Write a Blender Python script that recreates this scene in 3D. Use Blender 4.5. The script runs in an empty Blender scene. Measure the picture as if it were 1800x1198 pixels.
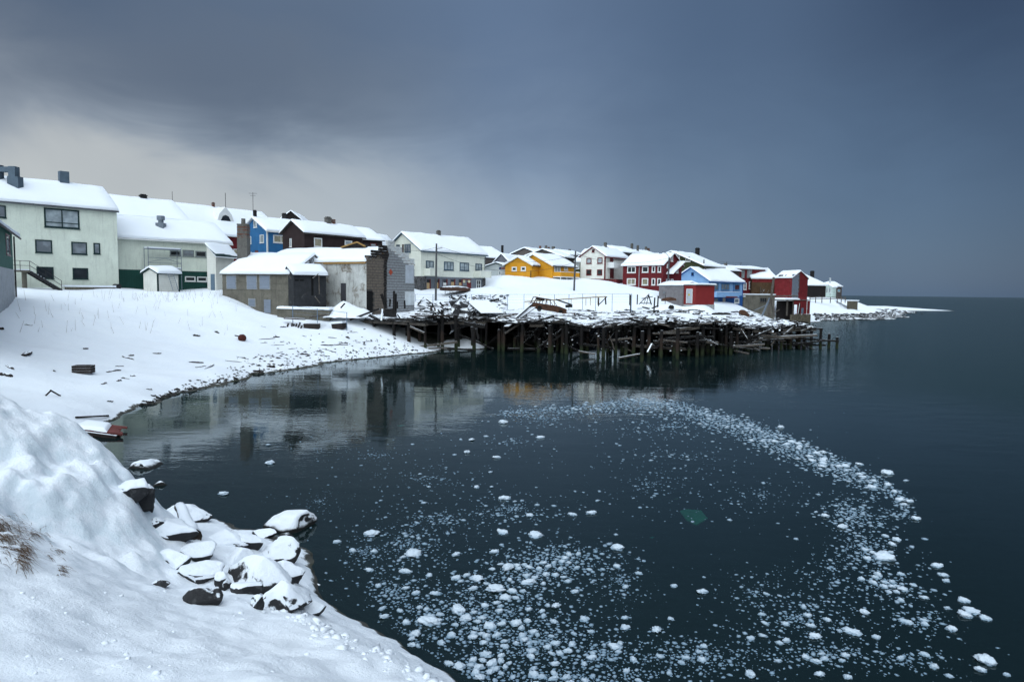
import bpy, bmesh, math, random
import numpy as np
from mathutils import Vector, Matrix

SC = bpy.context.scene
COL = SC.collection
rng = random.Random(7)
V = Vector

# ------------------------------------------------------------------ camera
CAM = V((0.0, 0.0, 6.0))
FPX = 1200.0                                   # focal length in photo pixels (1800 wide)
PITCH = math.atan((599.0 - 511.7) / FPX)
ROLL = math.radians(0.69)
_fw = V((0, math.cos(PITCH), -math.sin(PITCH)))
_r0 = V((1, 0, 0)); _u0 = _r0.cross(_fw)
RT = _r0 * math.cos(ROLL) + _u0 * math.sin(ROLL)
UP = _u0 * math.cos(ROLL) - _r0 * math.sin(ROLL)
FW = _fw
cd = bpy.data.cameras.new('camera'); cam = bpy.data.objects.new('camera', cd); COL.objects.link(cam)
cd.sensor_width = 36.0; cd.lens = 36.0 * FPX / 1800.0
cd.clip_start = 0.1; cd.clip_end = 40000
_m = Matrix((RT, UP, -FW)).transposed().to_4x4(); _m.translation = CAM
cam.matrix_world = _m
SC.camera = cam

# ------------------------------------------------------------------ node helpers
class NT:
    def __init__(s, tree):
        s.t = tree; s.n = tree.nodes; s.l = tree.links
    def new(s, typ, **kw):
        nd = s.n.new(typ)
        for k, v in kw.items(): setattr(nd, k, v)
        return nd
    def put(s, sock, val):
        if isinstance(val, bpy.types.NodeSocket): s.l.new(val, sock)
        elif val is not None: sock.default_value = val
    def m(s, op, a, b=None, c=None, clamp=False):
        nd = s.new('ShaderNodeMath', operation=op, use_clamp=clamp)
        for i, x in enumerate((a, b, c)):
            if x is not None: s.put(nd.inputs[i], x)
        return nd.outputs[0]
    def vm(s, op, a, b=None, out=0):
        nd = s.new('ShaderNodeVectorMath', operation=op)
        s.put(nd.inputs[0], a)
        if b is not None: s.put(nd.inputs[1], b)
        return nd.outputs[out]
    def ss(s, x, lo, hi):
        nd = s.new('ShaderNodeMapRange', interpolation_type='SMOOTHSTEP')
        s.put(nd.inputs[0], x); s.put(nd.inputs[1], lo); s.put(nd.inputs[2], hi)
        return nd.outputs[0]
    def mix(s, f, a, b):
        nd = s.new('ShaderNodeMix', data_type='RGBA')
        s.put(nd.inputs[0], f)
        for i, x in ((6, a), (7, b)):
            s.put(nd.inputs[i], tuple(x) + (1,) if isinstance(x, (tuple, list)) and len(x) == 3 else x)
        return nd.outputs[2]
    def noise(s, vec, scale=1.0, detail=3.0, rough=0.55, dist=0.0, out=0):
        nd = s.new('ShaderNodeTexNoise'); nd.noise_dimensions = '3D'
        s.put(nd.inputs['Vector'], vec); s.put(nd.inputs['Scale'], scale)
        nd.inputs['Detail'].default_value = detail; nd.inputs['Roughness'].default_value = rough
        nd.inputs['Distortion'].default_value = dist
        return nd.outputs[out]
    def sep(s, v):
        nd = s.new('ShaderNodeSeparateXYZ'); s.put(nd.inputs[0], v); return nd.outputs
    def comb(s, x, y, z):
        nd = s.new('ShaderNodeCombineXYZ')
        for i, q in enumerate((x, y, z)): s.put(nd.inputs[i], q)
        return nd.outputs[0]
    def gauss(s, x, c, w):
        q = s.m('DIVIDE', s.m('SUBTRACT', x, c), w)
        return s.m('EXPONENT', s.m('MULTIPLY', s.m('MULTIPLY', q, q), -1.0))

# ------------------------------------------------------------------ sky
SUN_EL, SUN_AZ = math.radians(52), math.radians(200)       # soft daylight from high behind the camera
EXPO = 1.36
world = bpy.data.worlds.new('World'); SC.world = world; world.use_nodes = True
W_ = NT(world.node_tree); W_.n.clear()
K = 2.0 ** -EXPO
def kc(r, g, b):                                # sRGB 0-255 as seen in the photo -> linear before exposure
    f = lambda c: (c / 255 / 12.92 if c / 255 < .04045 else ((c / 255 + .055) / 1.055) ** 2.4) * K
    return (f(r), f(g), f(b))
tc = W_.new('ShaderNodeTexCoord').outputs['Generated']
dx, dy, dz = W_.sep(tc)
az = W_.m('ARCTAN2', dx, dy)
n1 = W_.noise(W_.vm('MULTIPLY', tc, (1.6, 1.6, 4.2)), 1.7, 3, .5, .5)
n2 = W_.noise(W_.vm('MULTIPLY', tc, (1.2, 1.2, 3.0)), 3.6, 4, .6, .6)
nw = W_.m('SUBTRACT', n1, .5); nv = W_.m('SUBTRACT', n2, .5)
el = W_.m('ADD', dz, W_.m('MULTIPLY', nw, .10))
el2 = W_.m('ADD', el, W_.m('MULTIPLY', nv, .11))
def azramp(stops):                               # colour by compass direction, left to right across the view
    nd = W_.new('ShaderNodeValToRGB'); W_.put(nd.inputs[0], W_.m('DIVIDE', W_.m('ADD', az, .8), 1.6)); cr = nd.color_ramp; cr.interpolation = 'EASE'
    while len(cr.elements) < len(stops): cr.elements.new(.5)
    for e, (p, c) in zip(cr.elements, stops): e.position = (p + .8) / 1.6; e.color = kc(*c) + (1,)
    return nd.outputs[0]
hor = azramp([(-.7, (176, 185, 194)), (-.25, (164, 178, 192)), (0, (140, 160, 184)), (.25, (100, 122, 148)), (.5, (82, 106, 134)), (.7, (68, 90, 117))])
upp = azramp([(-.7, (82, 98, 120)), (-.3, (92, 109, 132)), (0, (97, 118, 147)), (.3, (78, 99, 127)), (.6, (48, 66, 92))])
c0 = W_.mix(W_.ss(el2, .07, .36), hor, upp)
zen = W_.mix(W_.ss(dz, .45, .95), c0, kc(128, 148, 176))     # an overcast deck is brighter overhead
g1 = W_.m('MULTIPLY', W_.gauss(az, -.62, .42), W_.ss(el2, .20, .13))
c1 = W_.mix(W_.m('MULTIPLY', g1, .78), zen, kc(196, 200, 199))
dk = W_.m('MULTIPLY', W_.gauss(az, -.42, .30), W_.gauss(el2, .26, .07))
c1 = W_.mix(W_.m('MULTIPLY', dk, .75), c1, kc(84, 97, 116))
g2 = W_.m('MULTIPLY', W_.gauss(az, -.80, .20), W_.gauss(el2, .235, .06))
c2 = W_.mix(W_.m('MULTIPLY', g2, .38), c1, kc(160, 168, 176))
streak = W_.noise(W_.vm('MULTIPLY', tc, (2.4, 2.4, 2.0)), 2.2, 3, .55, .8)
c3 = W_.mix(W_.m('MULTIPLY', W_.ss(streak, .42, .72), .10), c2, kc(70, 86, 110))
skyt = W_.new('ShaderNodeTexSky', sky_type='NISHITA'); skyt.sun_disc = False
skyt.sun_elevation = SUN_EL; skyt.sun_rotation = SUN_AZ
skc = W_.vm('SCALE', skyt.outputs[0]); skc.node.inputs['Scale'].default_value = 0.05
fin = W_.mix(.94, skc, c3)                       # thick cloud over a little clear-sky blue
bg = W_.new('ShaderNodeBackground'); W_.put(bg.inputs[0], fin); bg.inputs[1].default_value = 1.0
wo = W_.new('ShaderNodeOutputWorld'); W_.l.new(bg.outputs[0], wo.inputs[0])

sd = bpy.data.lights.new('sun', 'SUN'); sd.energy = 1.5; sd.angle = math.radians(110); sd.color = (.88, .965, 1.0)
sun = bpy.data.objects.new('sun', sd); COL.objects.link(sun)
_sd = V((math.sin(SUN_AZ) * math.cos(SUN_EL), math.cos(SUN_AZ) * math.cos(SUN_EL), math.sin(SUN_EL)))
sun.rotation_euler = _sd.to_track_quat('Z', 'Y').to_euler()

vs = SC.view_settings; vs.view_transform = 'Standard'; vs.look = 'None'; vs.gamma = 1; vs.exposure = EXPO
vs.use_curve_mapping = False
SC.render.engine = 'CYCLES'
cy = SC.cycles; cy.use_denoising = True; cy.max_bounces = 5; cy.diffuse_bounces = 2; cy.glossy_bounces = 2; cy.adaptive_threshold = .03
cy.transparent_max_bounces = 12; cy.caustics_reflective = False; cy.caustics_refractive = False

# ------------------------------------------------------------------ photo pixel -> world helpers
def ray(px, py): return FW * FPX + RT * (px - 900.0) - UP * (py - 599.0)
def hp(px): return 511.7 + math.tan(ROLL) * (px - 900.0)
def W(px, py, Y):                                # point on the plane Y = const
    d = ray(px, py); return CAM + d * (Y / d.y)
def G(px, py, z=0.0):                            # point on the plane Z = const
    d = ray(px, py); return CAM + d * ((z - CAM.z) / d.z)
def proj(p):
    q = V(p) - CAM; k = q.dot(FW); return (900 + FPX * q.dot(RT) / k, 599 - FPX * q.dot(UP) / k)
def solveX(px, Y, z):                            # X so that (X, Y, z) shows in column px
    k = (px - 900) / FPX; a = RT - FW * k
    return -(a.y * Y + a.z * (z - CAM.z)) / a.x
def plane(px, py, o, n):                         # ray hits the plane through o with normal n
    d = ray(px, py); return CAM + d * ((V(o) - CAM).dot(n) / d.dot(n))

# ------------------------------------------------------------------ numpy noise
def vnoise(x, y, seed=0):
    xi = np.floor(x).astype(np.int64); yi = np.floor(y).astype(np.int64); fx = x - xi; fy = y - yi
    def h(a, b):
        n = (a * 374761393 + b * 668265263 + seed * 1442695041) & 0xFFFFFFFF
        n = ((n ^ (n >> 13)) * 1274126177) & 0xFFFFFFFF
        return ((n ^ (n >> 16)) & 0xFFFF) / 65535.0
    u = fx * fx * fx * (fx * (fx * 6 - 15) + 10); v = fy * fy * fy * (fy * (fy * 6 - 15) + 10)
    return (h(xi, yi) * (1 - u) + h(xi + 1, yi) * u) * (1 - v) + (h(xi, yi + 1) * (1 - u) + h(xi + 1, yi + 1) * u) * v
def fbm(x, y, seed=0, octv=4):
    s = 0; a = .5
    for i in range(octv):
        s = s + a * (vnoise(x * 2 ** i + i * 17.3, y * 2 ** i - i * 9.1, seed + i) - .5); a *= .5
    return s * 2
def sstep(x, a, b):
    t = np.clip((x - a) / (b - a), 0, 1); return t * t * (3 - 2 * t)

# ------------------------------------------------------------------ mesh builder
class MB:
    def __init__(s): s.v = []; s.f = []; s.m = []
    def add(s, vs_, fs, m=0):
        o = len(s.v); s.v += [tuple(q) for q in vs_]; s.f += [tuple(i + o for i in f) for f in fs]; s.m += [m] * len(fs)
    def box(s, o, a, b, c, m=0):
        o, a, b, c = V(o), V(a), V(b), V(c)
        if a.cross(b).dot(c) < 0: a, b = b, a
        s.add([o, o + a, o + a + b, o + b, o + c, o + a + c, o + a + b + c, o + b + c],
              [(0, 3, 2, 1), (4, 5, 6, 7), (0, 1, 5, 4), (1, 2, 6, 5), (2, 3, 7, 6), (3, 0, 4, 7)], m); return s
    def bar(s, p, q, w, h, m=0, up=(0, 0, 1)):
        p, q = V(p), V(q); d = q - p; upv = V(up)
        if abs(d.normalized().dot(upv)) > .97: upv = V((1, 0, 0))
        x = d.cross(upv).normalized(); y = x.cross(d).normalized()
        return s.box(p - x * w / 2 - y * h / 2, d, x * w, y * h, m)
    def tube(s, p, q, r, r2=None, n=8, m=0):
        p, q = V(p), V(q); r2 = r if r2 is None else r2; d = (q - p).normalized()
        x = d.cross(V((0, 0, 1)) if abs(d.z) < .9 else V((1, 0, 0))).normalized(); y = d.cross(x)
        ring = [x * math.cos(t) + y * math.sin(t) for t in [2 * math.pi * i / n for i in range(n)]]
        s.add([p + k * r for k in ring] + [q + k * r2 for k in ring],
              [(i, (i + 1) % n, n + (i + 1) % n, n + i) for i in range(n)] + [tuple(range(n))[::-1], tuple(range(n, 2 * n))], m); return s
    def prism(s, pts, d, m=0):
        n = len(pts); d = V(d); pts = [V(p) for p in pts]
        s.add(pts + [p + d for p in pts], [tuple(range(n))[::-1], tuple(range(n, 2 * n))] + [(i, (i + 1) % n, n + (i + 1) % n, n + i) for i in range(n)], m); return s
    def build(s, name, mats, parent=None, smooth=False, loc=None):
        mats = mats if isinstance(mats, (list, tuple)) else [mats]
        base = V(loc) if loc is not None else V((0, 0, 0)); r = parent
        while r is not None: base = base + r.location; r = r.parent
        me = bpy.data.meshes.new(name)
        me.from_pydata([(a - base.x, b - base.y, c - base.z) for a, b, c in s.v], [], s.f)
        for k in mats: me.materials.append(k)
        if len(mats) > 1: me.polygons.foreach_set('material_index', s.m)
        if smooth: me.polygons.foreach_set('use_smooth', [True] * len(s.f))
        me.update()
        o = bpy.data.objects.new(name, me); COL.objects.link(o)
        if loc is not None: o.location = V(loc)
        o.parent = parent
        return o
def tag(o, label=None, cat=None, group=None, kind=None):
    if cat and not kind: kind = 'thing'
    for k, v in (('label', label), ('category', cat), ('group', group), ('kind', kind)):
        if v: o[k] = v
    return o
def thing(name, label, cat, loc, group=None):
    o = bpy.data.objects.new(name, None); COL.objects.link(o); o.location = V(loc); o.empty_display_size = .3
    return tag(o, label, cat, group)

# ------------------------------------------------------------------ materials
MATS = {}
def material(name):
    m = bpy.data.materials.new(name); m.use_nodes = True; t = NT(m.node_tree); t.n.clear()
    b = t.new('ShaderNodeBsdfPrincipled'); o = t.new('ShaderNodeOutputMaterial'); t.l.new(b.outputs[0], o.inputs[0])
    return m, t, b
SNOWC = (.83, .875, .93)
def surf(name, col, rough=.8, var=.15, vscale=1.5, boards=None, bstep=.16, snow=0.0, bump=.15, spec=.25, stain=None, streak=0.0, metal=0.0):
    """painted/wooden/stone surface: colour variation, optional board relief, optional settled snow on upward faces"""
    if name in MATS: return MATS[name]
    m, t, b = material(name)
    geo = t.new('ShaderNodeNewGeometry'); P = geo.outputs['Position']; N = geo.outputs['Normal']
    px, py, pz = t.sep(P)
    big = t.noise(P, vscale, 4, .6); fine = t.noise(P, vscale * 9, 3, .6)
    f = t.m('ADD', t.m('MULTIPLY', t.m('SUBTRACT', big, .5), 1.4), t.m('MULTIPLY', t.m('SUBTRACT', fine, .5), .8))
    dark = tuple(c * (1 - 2.2 * var) for c in col); lite = tuple(min(1, c * (1 + 1.6 * var) + .01 * var) for c in col)
    c = t.mix(t.m('ADD', f, .5, clamp=True), dark, lite)
    if streak:
        wv = t.noise(t.vm('MULTIPLY', P, (2.2, 2.2, .25)), 1.6, 4, .65)
        c = t.mix(t.m('MULTIPLY', t.ss(wv, .5, .72), streak), c, tuple(q * .35 for q in col))
    if stain:
        sc_, lo, hi, scol = stain
        c = t.mix(t.ss(t.noise(P, sc_, 5, .65, .4), lo, hi), c, scol)
    h = t.m('MULTIPLY', fine, .3)
    if boards:
        if boards == 'h': q = pz
        else:
            nx, ny, nz = t.sep(geo.outputs['True Normal'])
            q = t.m('SUBTRACT', t.m('MULTIPLY', px, ny), t.m('MULTIPLY', py, nx))
        q = t.m('DIVIDE', q, bstep); fr = t.m('FRACT', q)
        groove = t.ss(fr, .0, .13) if boards == 'h' else t.m('MULTIPLY', t.ss(fr, .0, .12), t.ss(fr, 1.0, .88))
        wn = t.new('ShaderNodeTexWhiteNoise', noise_dimensions='1D'); t.put(wn.inputs[1], t.m('FLOOR', q))
        c = t.mix(t.m('MULTIPLY', wn.outputs[0], .30 * min(1, var * 6)), c, tuple(k * .72 for k in col))
        c = t.mix(t.m('MULTIPLY', t.m('SUBTRACT', 1.0, groove), .45), c, tuple(k * .45 for k in col))
        h = t.m('ADD', t.m('MULTIPLY', h, .4), groove)
    if snow:
        nz = t.sep(N)[2]
        sn = t.ss(t.m('ADD', nz, t.m('MULTIPLY', t.m('SUBTRACT', t.noise(P, 2.6, 4, .65), .5), .9)), 1.02 - .62 * snow, 1.12 - .62 * snow)
        c = t.mix(sn, c, SNOWC)
    t.put(b.inputs['Base Color'], c); b.inputs['Roughness'].default_value = rough
    b.inputs['Specular IOR Level'].default_value = spec; b.inputs['Metallic'].default_value = metal
    bp = t.new('ShaderNodeBump'); bp.inputs['Strength'].default_value = bump; bp.inputs['Distance'].default_value = .03
    t.put(bp.inputs['Height'], h); t.put(b.inputs['Normal'], bp.outputs[0])
    MATS[name] = m; return m

def make_snow():
    m, t, b = material('snow')
    P = t.new('ShaderNodeNewGeometry').outputs['Position']
    a = t.noise(P, .7, 4, .6); f = t.noise(P, 9, 4, .65); g = t.noise(P, 45, 2, .6)
    t.put(b.inputs['Base Color'], t.mix(a, (.81, .86, .925), (.86, .895, .935)))
    b.inputs['Roughness'].default_value = .75; b.inputs['Specular IOR Level'].default_value = .2
    bp = t.new('ShaderNodeBump'); bp.inputs['Strength'].default_value = .35; bp.inputs['Distance'].default_value = .05
    t.put(bp.inputs['Height'], t.m('ADD', f, t.m('MULTIPLY', g, .3))); t.put(b.inputs['Normal'], bp.outputs[0])
    return m
SNOW = make_snow()

# ------------------------------------------------------------------ the ground: heights from surveyed points
CP = []
def cp(px, py, d): p = W(px, py, d); CP.append((p.x, p.y, p.z))
def cz(px, d, z): CP.append((solveX(px, d, z), d, z))
def cg(px, py, z=0.0, zz=None): p = G(px, py, z); CP.append((p.x, p.y, z if zz is None else zz))
# far shore and beach
for px, py in ((155, 766), (180, 747), (250, 714), (330, 688), (400, 673), (500, 651), (620, 633), (720, 622), (800, 614), (865, 607)):
    cg(px, py)
    p = G(px, py); dr = V((p.x, p.y - 0, 0)).normalized()
    CP.append((p.x + dr.x * 1.6, p.y + dr.y * 1.6, .34 + .22 * (px > 700))); CP.append((p.x - dr.x * 3, p.y - dr.y * 3, -.45))
for a in ((0, 560, 46), (0, 600, 42), (0, 640, 36), (0, 690, 28), (60, 690, 31), (143, 700, 31.5), (143, 655, 38), (143, 580, 50), (143, 520, 64), (60, 515, 62), (143, 506, 72),
          (230, 509, 74), (300, 513, 78), (300, 540, 66), (300, 600, 54), (300, 650, 44.5), (395, 516, 76), (392, 524, 71), (400, 580, 60), (400, 630, 51),
          (440, 544, 69), (480, 555, 68), (480, 556, 71.2), (440, 546, 72), (505, 558, 70.5), (1223, 535, 93.5), (1240, 536, 96), (1170, 533.5, 95), (1190, 534.5, 94), (1246, 538, 103), (1250, 536, 118), (1215, 535, 99), (500, 600, 60), (560, 578, 66), (600, 600, 62), (640, 591, 66), (700, 600, 66.5), (735, 607, 67),
          (620, 547, 73), (560, 553, 72), (740, 517, 92), (855, 515, 102), (800, 526, 91), (862, 489, 107), (885, 486, 106), (930, 498, 104.5), (1010, 499, 104.5), (960, 511, 99), (960, 525, 95), (860, 505, 100), (862, 525, 93),
          (1064, 495, 110), (1095, 503, 108.5), (1155, 511, 107.5), (1145, 530, 97), (1080, 520, 98), (1232, 537, 112), (1300, 538, 128), (1200, 549, 95), (1158, 532, 97),
          (1425, 527, 180), (1440, 540, 172), (1500, 546, 178)):
    cp(*a)
for px, d, z in ((-60, 40, 3.2), (-60, 60, 5.6), (-300, 50, 6), (760, 73, 1.1), (840, 72, .8), (900, 75, .35), (1000, 81, 0), (1100, 85, 0), (1200, 84, 0), (1300, 98, 0), (1345, 122, .1), (1420, 150, .2), (1420, 144, -.6),
                 (760, 85, 2.4), (900, 89.5, 3.2), (1000, 91, 3.2), (1100, 92, 3.1), (1200, 91, 3.2), (940, 81, 1.0), (850, 80, 1.0), (1050, 85, .8), (1300, 118, 3.0), (1350, 142, 1.1), (1400, 148, 1.1), (1400, 158, 3.4), (1340, 150, 3.6),
                 (900, 92, 4.0), (1050, 93, 4.2), (1460, 188, 5.3), (1440, 200, 5.5), (1500, 200, 4.4), (1500, 186, 2.2),
                 (205, 90, 6.3), (400, 100, 7.3), (520, 92, 7.2), (650, 98, 7.2), (780, 120, 8), (950, 125, 8.6), (1100, 130, 8), (1240, 150, 7), (1340, 170, 5.5), (100, 120, 8), (300, 140, 9), (600, 160, 9), (900, 180, 9), (1200, 220, 6.5), (1350, 260, 5), (600, 300, 8), (1000, 320, 7)):
    cz(px, d, z)
# spit
for px, py in ((1428, 563), (1490, 561.5), (1560, 560), (1600, 557.5), (1632, 551), (1660, 547)): cg(px, py)
for px, py, z in ((1480, 553, .6), (1560, 553, .38), (1600, 549, .2), (1540, 543, .5), (1600, 545.5, .2), (1540, 540, .4)): cg(px, py, z)
for px, py, z in ((1640, 543, 0), (1480, 531, 3), (1700, 546.5, -.2)): cg(px, py, z)
# sea bed
for px, py, z in ((420, 720, -.9), (620, 680, -1.0), (800, 660, -1.0), (330, 760, -.8), (500, 850, -1.4), (700, 750, -1.5), (650, 1000, -1.0), (750, 1080, -.9), (900, 1150, -1.2), (1100, 1190, -1.5),
                  (900, 850, -1.9), (1200, 900, -1.9), (1100, 700, -2.2), (1500, 1000, -3), (1500, 760, -3.4), (1750, 1150, -3.4), (1700, 800, -5), (1440, 640, -3), (1250, 640, -1.8), (1000, 640, -1.2), (1600, 620, -5), (1780, 560, -6), (1500, 580, -2.2), (1700, 551, -2.5), (880, 635, -.8)):
    cg(px, py, 0, z)
# near bank, icy mound and the rocky foot
for a in ((-150, 1198, 4.8), (0, 1198, 5), (300, 1198, 5.2), (600, 1198, 6.2), (755, 1198, 7.3), (0, 1050, 6.6), (0, 970, 8.3), (100, 1000, 8.1), (150, 988, 9.6), (200, 988, 10.3), (250, 1002, 10.6), (330, 1032, 10.3), (450, 1082, 9.4),
          (540, 1072, 10.0), (580, 1102, 9.5), (655, 1136, 8.8), (722, 1168, 8.0), (350, 1120, 7.6), (200, 1080, 7.6), (550, 1140, 7.7),
          (0, 712, 13.2), (80, 746, 13.2), (165, 784, 13.3), (224, 834, 12.7), (250, 885, 12.1), (120, 762, 13.3), (248, 940, 11.7), (100, 850, 11.6), (190, 900, 11.3), (30, 880, 10.6), (215, 945, 11.1),
          (285, 985, 12.2), (300, 930, 14.2), (330, 965, 12.2), (400, 1005, 11.4), (360, 935, 13.7), (420, 940, 14.2), (480, 1000, 12.6), (520, 1040, 11.5), (450, 1045, 10.8)):
    cp(*a)
for px, py in ((230, 845), (262, 872), (300, 897), (365, 912), (440, 935), (500, 955), (552, 985), (566, 1045), (606, 1088), (690, 1135), (800, 1192), (880, 1250)):
    cg(px, py); p = G(px, py); CP.append((p.x + .25, p.y + 1.5, -.55))
for px, d, z in ((-60, 13, 4.1), (-300, 10, 4.5), (-300, 20, 3.5), (-100, 20, 3.0), (0, 19, 2.1), (70, 19, 1.0), (110, 24, .25), (150, 17, 1.2), (228, 15.5, .9), (170, 21, .0), (262, 14.9, .9), (0, 3, 4.0), (900, 2, 3.9), (1100, 4, 3.0), (1500, 3.5, 3.4), (2600, 3, 3.4)):
    cz(px, d, z)
for x, y, z in ((-6, 0, 4.4), (0, 0, 4.35), (5, 0, 4.2), (0, -10, 4.8), (-20, -10, 5), (14, -8, 4), (5, 5.4, 1.4), (7, 7, -.7), (12, 4, -.5), (20, 0, -1), (4, 8.6, -.4), (1.6, 7.2, 1.4), (2.8, 6.6, 1.4),
                (-90, 60, 7), (-90, 110, 8), (-130, 200, 9), (0, 420, 6), (110, 420, 4.5), (150, 330, 2.2), (-60, -60, 6), (60, -40, -2), (60, 30, -5), (110, 90, -6), (150, 160, -6), (250, 200, -7), (260, 330, -6)):
    CP.append((x, y, z))
CPA = np.array(CP)
_kern = lambda r2: -np.sqrt(r2 + 1.1)
def _fit():
    n = len(CPA); d2 = ((CPA[:, None, :2] - CPA[None, :, :2]) ** 2).sum(2)
    A = np.zeros((n + 1, n + 1)); A[:n, :n] = _kern(d2) + np.eye(n) * .15; A[:n, n] = 1; A[n, :n] = 1
    return np.linalg.solve(A, np.append(CPA[:, 2], 0))
RB = _fit()
def height(x, y):
    x = np.asarray(x, float); y = np.asarray(y, float); sh = x.shape; x = x.ravel(); y = y.ravel(); out = np.empty(len(x))
    for i in range(0, len(x), 20000):
        xx = x[i:i + 20000, None]; yy = y[i:i + 20000, None]
        out[i:i + 20000] = _kern((xx - CPA[:, 0]) ** 2 + (yy - CPA[:, 1]) ** 2) @ RB[:-1] + RB[-1]
    z = np.clip(out, -7, 10.5)
    # far away: open sea to the right, low land to the left
    rr = np.sqrt(x * x + y * y); sea = np.where((x > .36 * y) | ((y < 20) & (x > 10)), -8.0, 4.0)
    k = sstep(rr, 420, 560); z = z * (1 - k) + sea * k
    near = sstep(rr, 22, 14); land = sstep(z, -.1, .5)
    z = z + land * (fbm(x / 5, y / 5, 3, 4) * .30 * (1 - near)) + land * near * (fbm(x / 1.3, y / 1.3, 11, 4) * .16 + fbm(x / .34, y / .34, 23, 3) * .085)
    # lumpy crust of the icy mound
    md = np.exp(-(((x + 7.6) / 2.6) ** 2 + ((y - 11.3) / 1.9) ** 2)); z = z + md * (fbm(x / .6, y / .6, 31, 5) * .42 - .10 * np.abs(fbm(x / .25, y / .25, 37, 3)))
    rm = np.sqrt(((x + 8.15) / 1.75) ** 2 + ((y - 11.75) / 1.3) ** 2) + fbm(x / .7, y / .7, 33, 3) * .22
    z = z + .34 * np.clip(1 - np.clip(rm, 0, 1) ** 5, 0, 1)                    # the frozen mound bulges out over its foot
    z = z + (1 - land) * fbm(x / 1.1, y / 1.1, 41, 4) * .22
    spit = sstep(x, 70, 90) * sstep(y, 140, 160); z = z + spit * (fbm(x / 7, y / 16, 51, 5) * 1.15 - .12) * sstep(z, -1.5, .2) * (1 - sstep(z, 1.5, 2.5))
    return z.reshape(sh)

# the pier deck: a platform standing between the beach and the plots behind
FRONT = [(573, 72), (680, 68.5), (758, 66.2), (782, 69.5), (855, 70.5), (885, 67.2), (1000, 66), (1128, 64), (1240, 64.8), (1290, 67.5), (1360, 73), (1432, 75)]
FX = np.array([solveX(a, b, 3.0) for a, b in FRONT]); FY = np.array([b for a, b in FRONT])
def front_y(x): return np.interp(x, FX, FY)
def sag(x): return .30 * fbm(np.asarray(x, float) / 3.5, np.asarray(x, float) * 0 + 4.4, 61, 3) * sstep(np.asarray(x, float), -9, -3) - .22 * np.exp(-((np.asarray(x, float) - 8) / 2.5) ** 2)
def deck(x, y):                                   # height of the snow on the deck, -99 off it
    x = np.asarray(x, float); y = np.asarray(y, float); t = y - front_y(x)
    z = 3.05 + .018 * t + fbm(x / 3.2, y / 3.2, 77, 4) * .45 * sstep(t, .4, 4) + fbm(x / .8, y / .8, 78, 3) * .16 + .12
    z = z + .55 * np.exp(-((x + 7.5) / 3.5) ** 2 - ((t - 7) / 4) ** 2) + .85 * np.exp(-((x + 2.8) / 3.0) ** 2 - ((t - 7) / 4) ** 2)
    z = z - .55 * sstep(x, 21, 26) + sag(x) * sstep(t, 9, 2)
    return np.where((x > FX[0] + 4.5) & (x < FX[-1]) & (t > 0) & (t < np.where(x > 14, 30, 24)), z, -99)
def lines(*segs):
    out = []
    for a, b, st in segs: out += list(np.arange(a, b - 1e-6, st))
    return out
def geom(a, b, k):
    out = [a]; s = 1.0 if b > a else -1.0; st = abs(k)
    while (b - out[-1]) * s > 0: out.append(out[-1] + s * st); st *= 1.45
    return out
xs = sorted(set(geom(-62, -9000, 3)[1:])) + lines((-62, -14, .42), (-14, -9.5, .13), (-9.5, .8, .065), (.8, 4, .12), (4, 40, .5), (40, 120, 1.1)) + geom(120, 9000, 3)
ys = sorted(set(geom(-2, -900, 2)[1:])) + lines((-2, 4, .3), (4, 15, .06), (15, 24, .14), (24, 80, .28), (80, 130, .6), (130, 250, 1.6), (250, 420, 5)) + geom(420, 9000, 12)
GX, GY = np.meshgrid(np.array(xs), np.array(ys)); GZ = height(GX, GY)
nx, ny = len(xs), len(ys)
_xa, _ya = np.array(xs), np.array(ys)
def hq(x, y):                                     # bilinear look-up in the ground sheet
    i = np.clip(np.searchsorted(_xa, x) - 1, 0, nx - 2); j = np.clip(np.searchsorted(_ya, y) - 1, 0, ny - 2)
    u = (x - _xa[i]) / (_xa[i + 1] - _xa[i]); v = (y - _ya[j]) / (_ya[j + 1] - _ya[j])
    return (GZ[j, i] * (1 - u) + GZ[j, i + 1] * u) * (1 - v) + (GZ[j + 1, i] * (1 - u) + GZ[j + 1, i + 1] * u) * v
def hz(x, y): return float(hq(np.array([x]), np.array([y]))[0])
def ground(x, y): return np.maximum(hq(x, y), deck(x, y))
_TY = np.concatenate([np.arange(3, 40, .06), np.arange(40, 260, .2)])
def T(px, py):                                    # where the ray of a photo pixel meets the ground
    d = ray(px, py); t = _TY / d.y; x = d.x * t; z = CAM.z + d.z * t; g = hq(x, _TY); m_ = _TY > 60
    g[m_] = np.maximum(g[m_], deck(x[m_], _TY[m_])); i = np.argmax(g >= z)
    return V((x[i], _TY[i], float(g[i])))
me = bpy.data.meshes.new('snowy_ground')
co = np.stack([GX, GY, GZ], 2).reshape(-1, 3).astype(np.float32)
i0 = (np.arange(ny - 1)[:, None] * nx + np.arange(nx - 1)[None]).ravel()
quads = np.stack([i0, i0 + 1, i0 + 1 + nx, i0 + nx], 1)
me.vertices.add(len(co)); me.vertices.foreach_set('co', co.ravel())
me.loops.add(quads.size); me.loops.foreach_set('vertex_index', quads.ravel().astype(np.int32))
me.polygons.add(len(quads)); me.polygons.foreach_set('loop_start', np.arange(0, quads.size, 4, dtype=np.int32)); me.polygons.foreach_set('loop_total', np.full(len(quads), 4, np.int32))
me.polygons.foreach_set('use_smooth', np.ones(len(quads), bool)); me.update(calc_edges=True)
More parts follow.
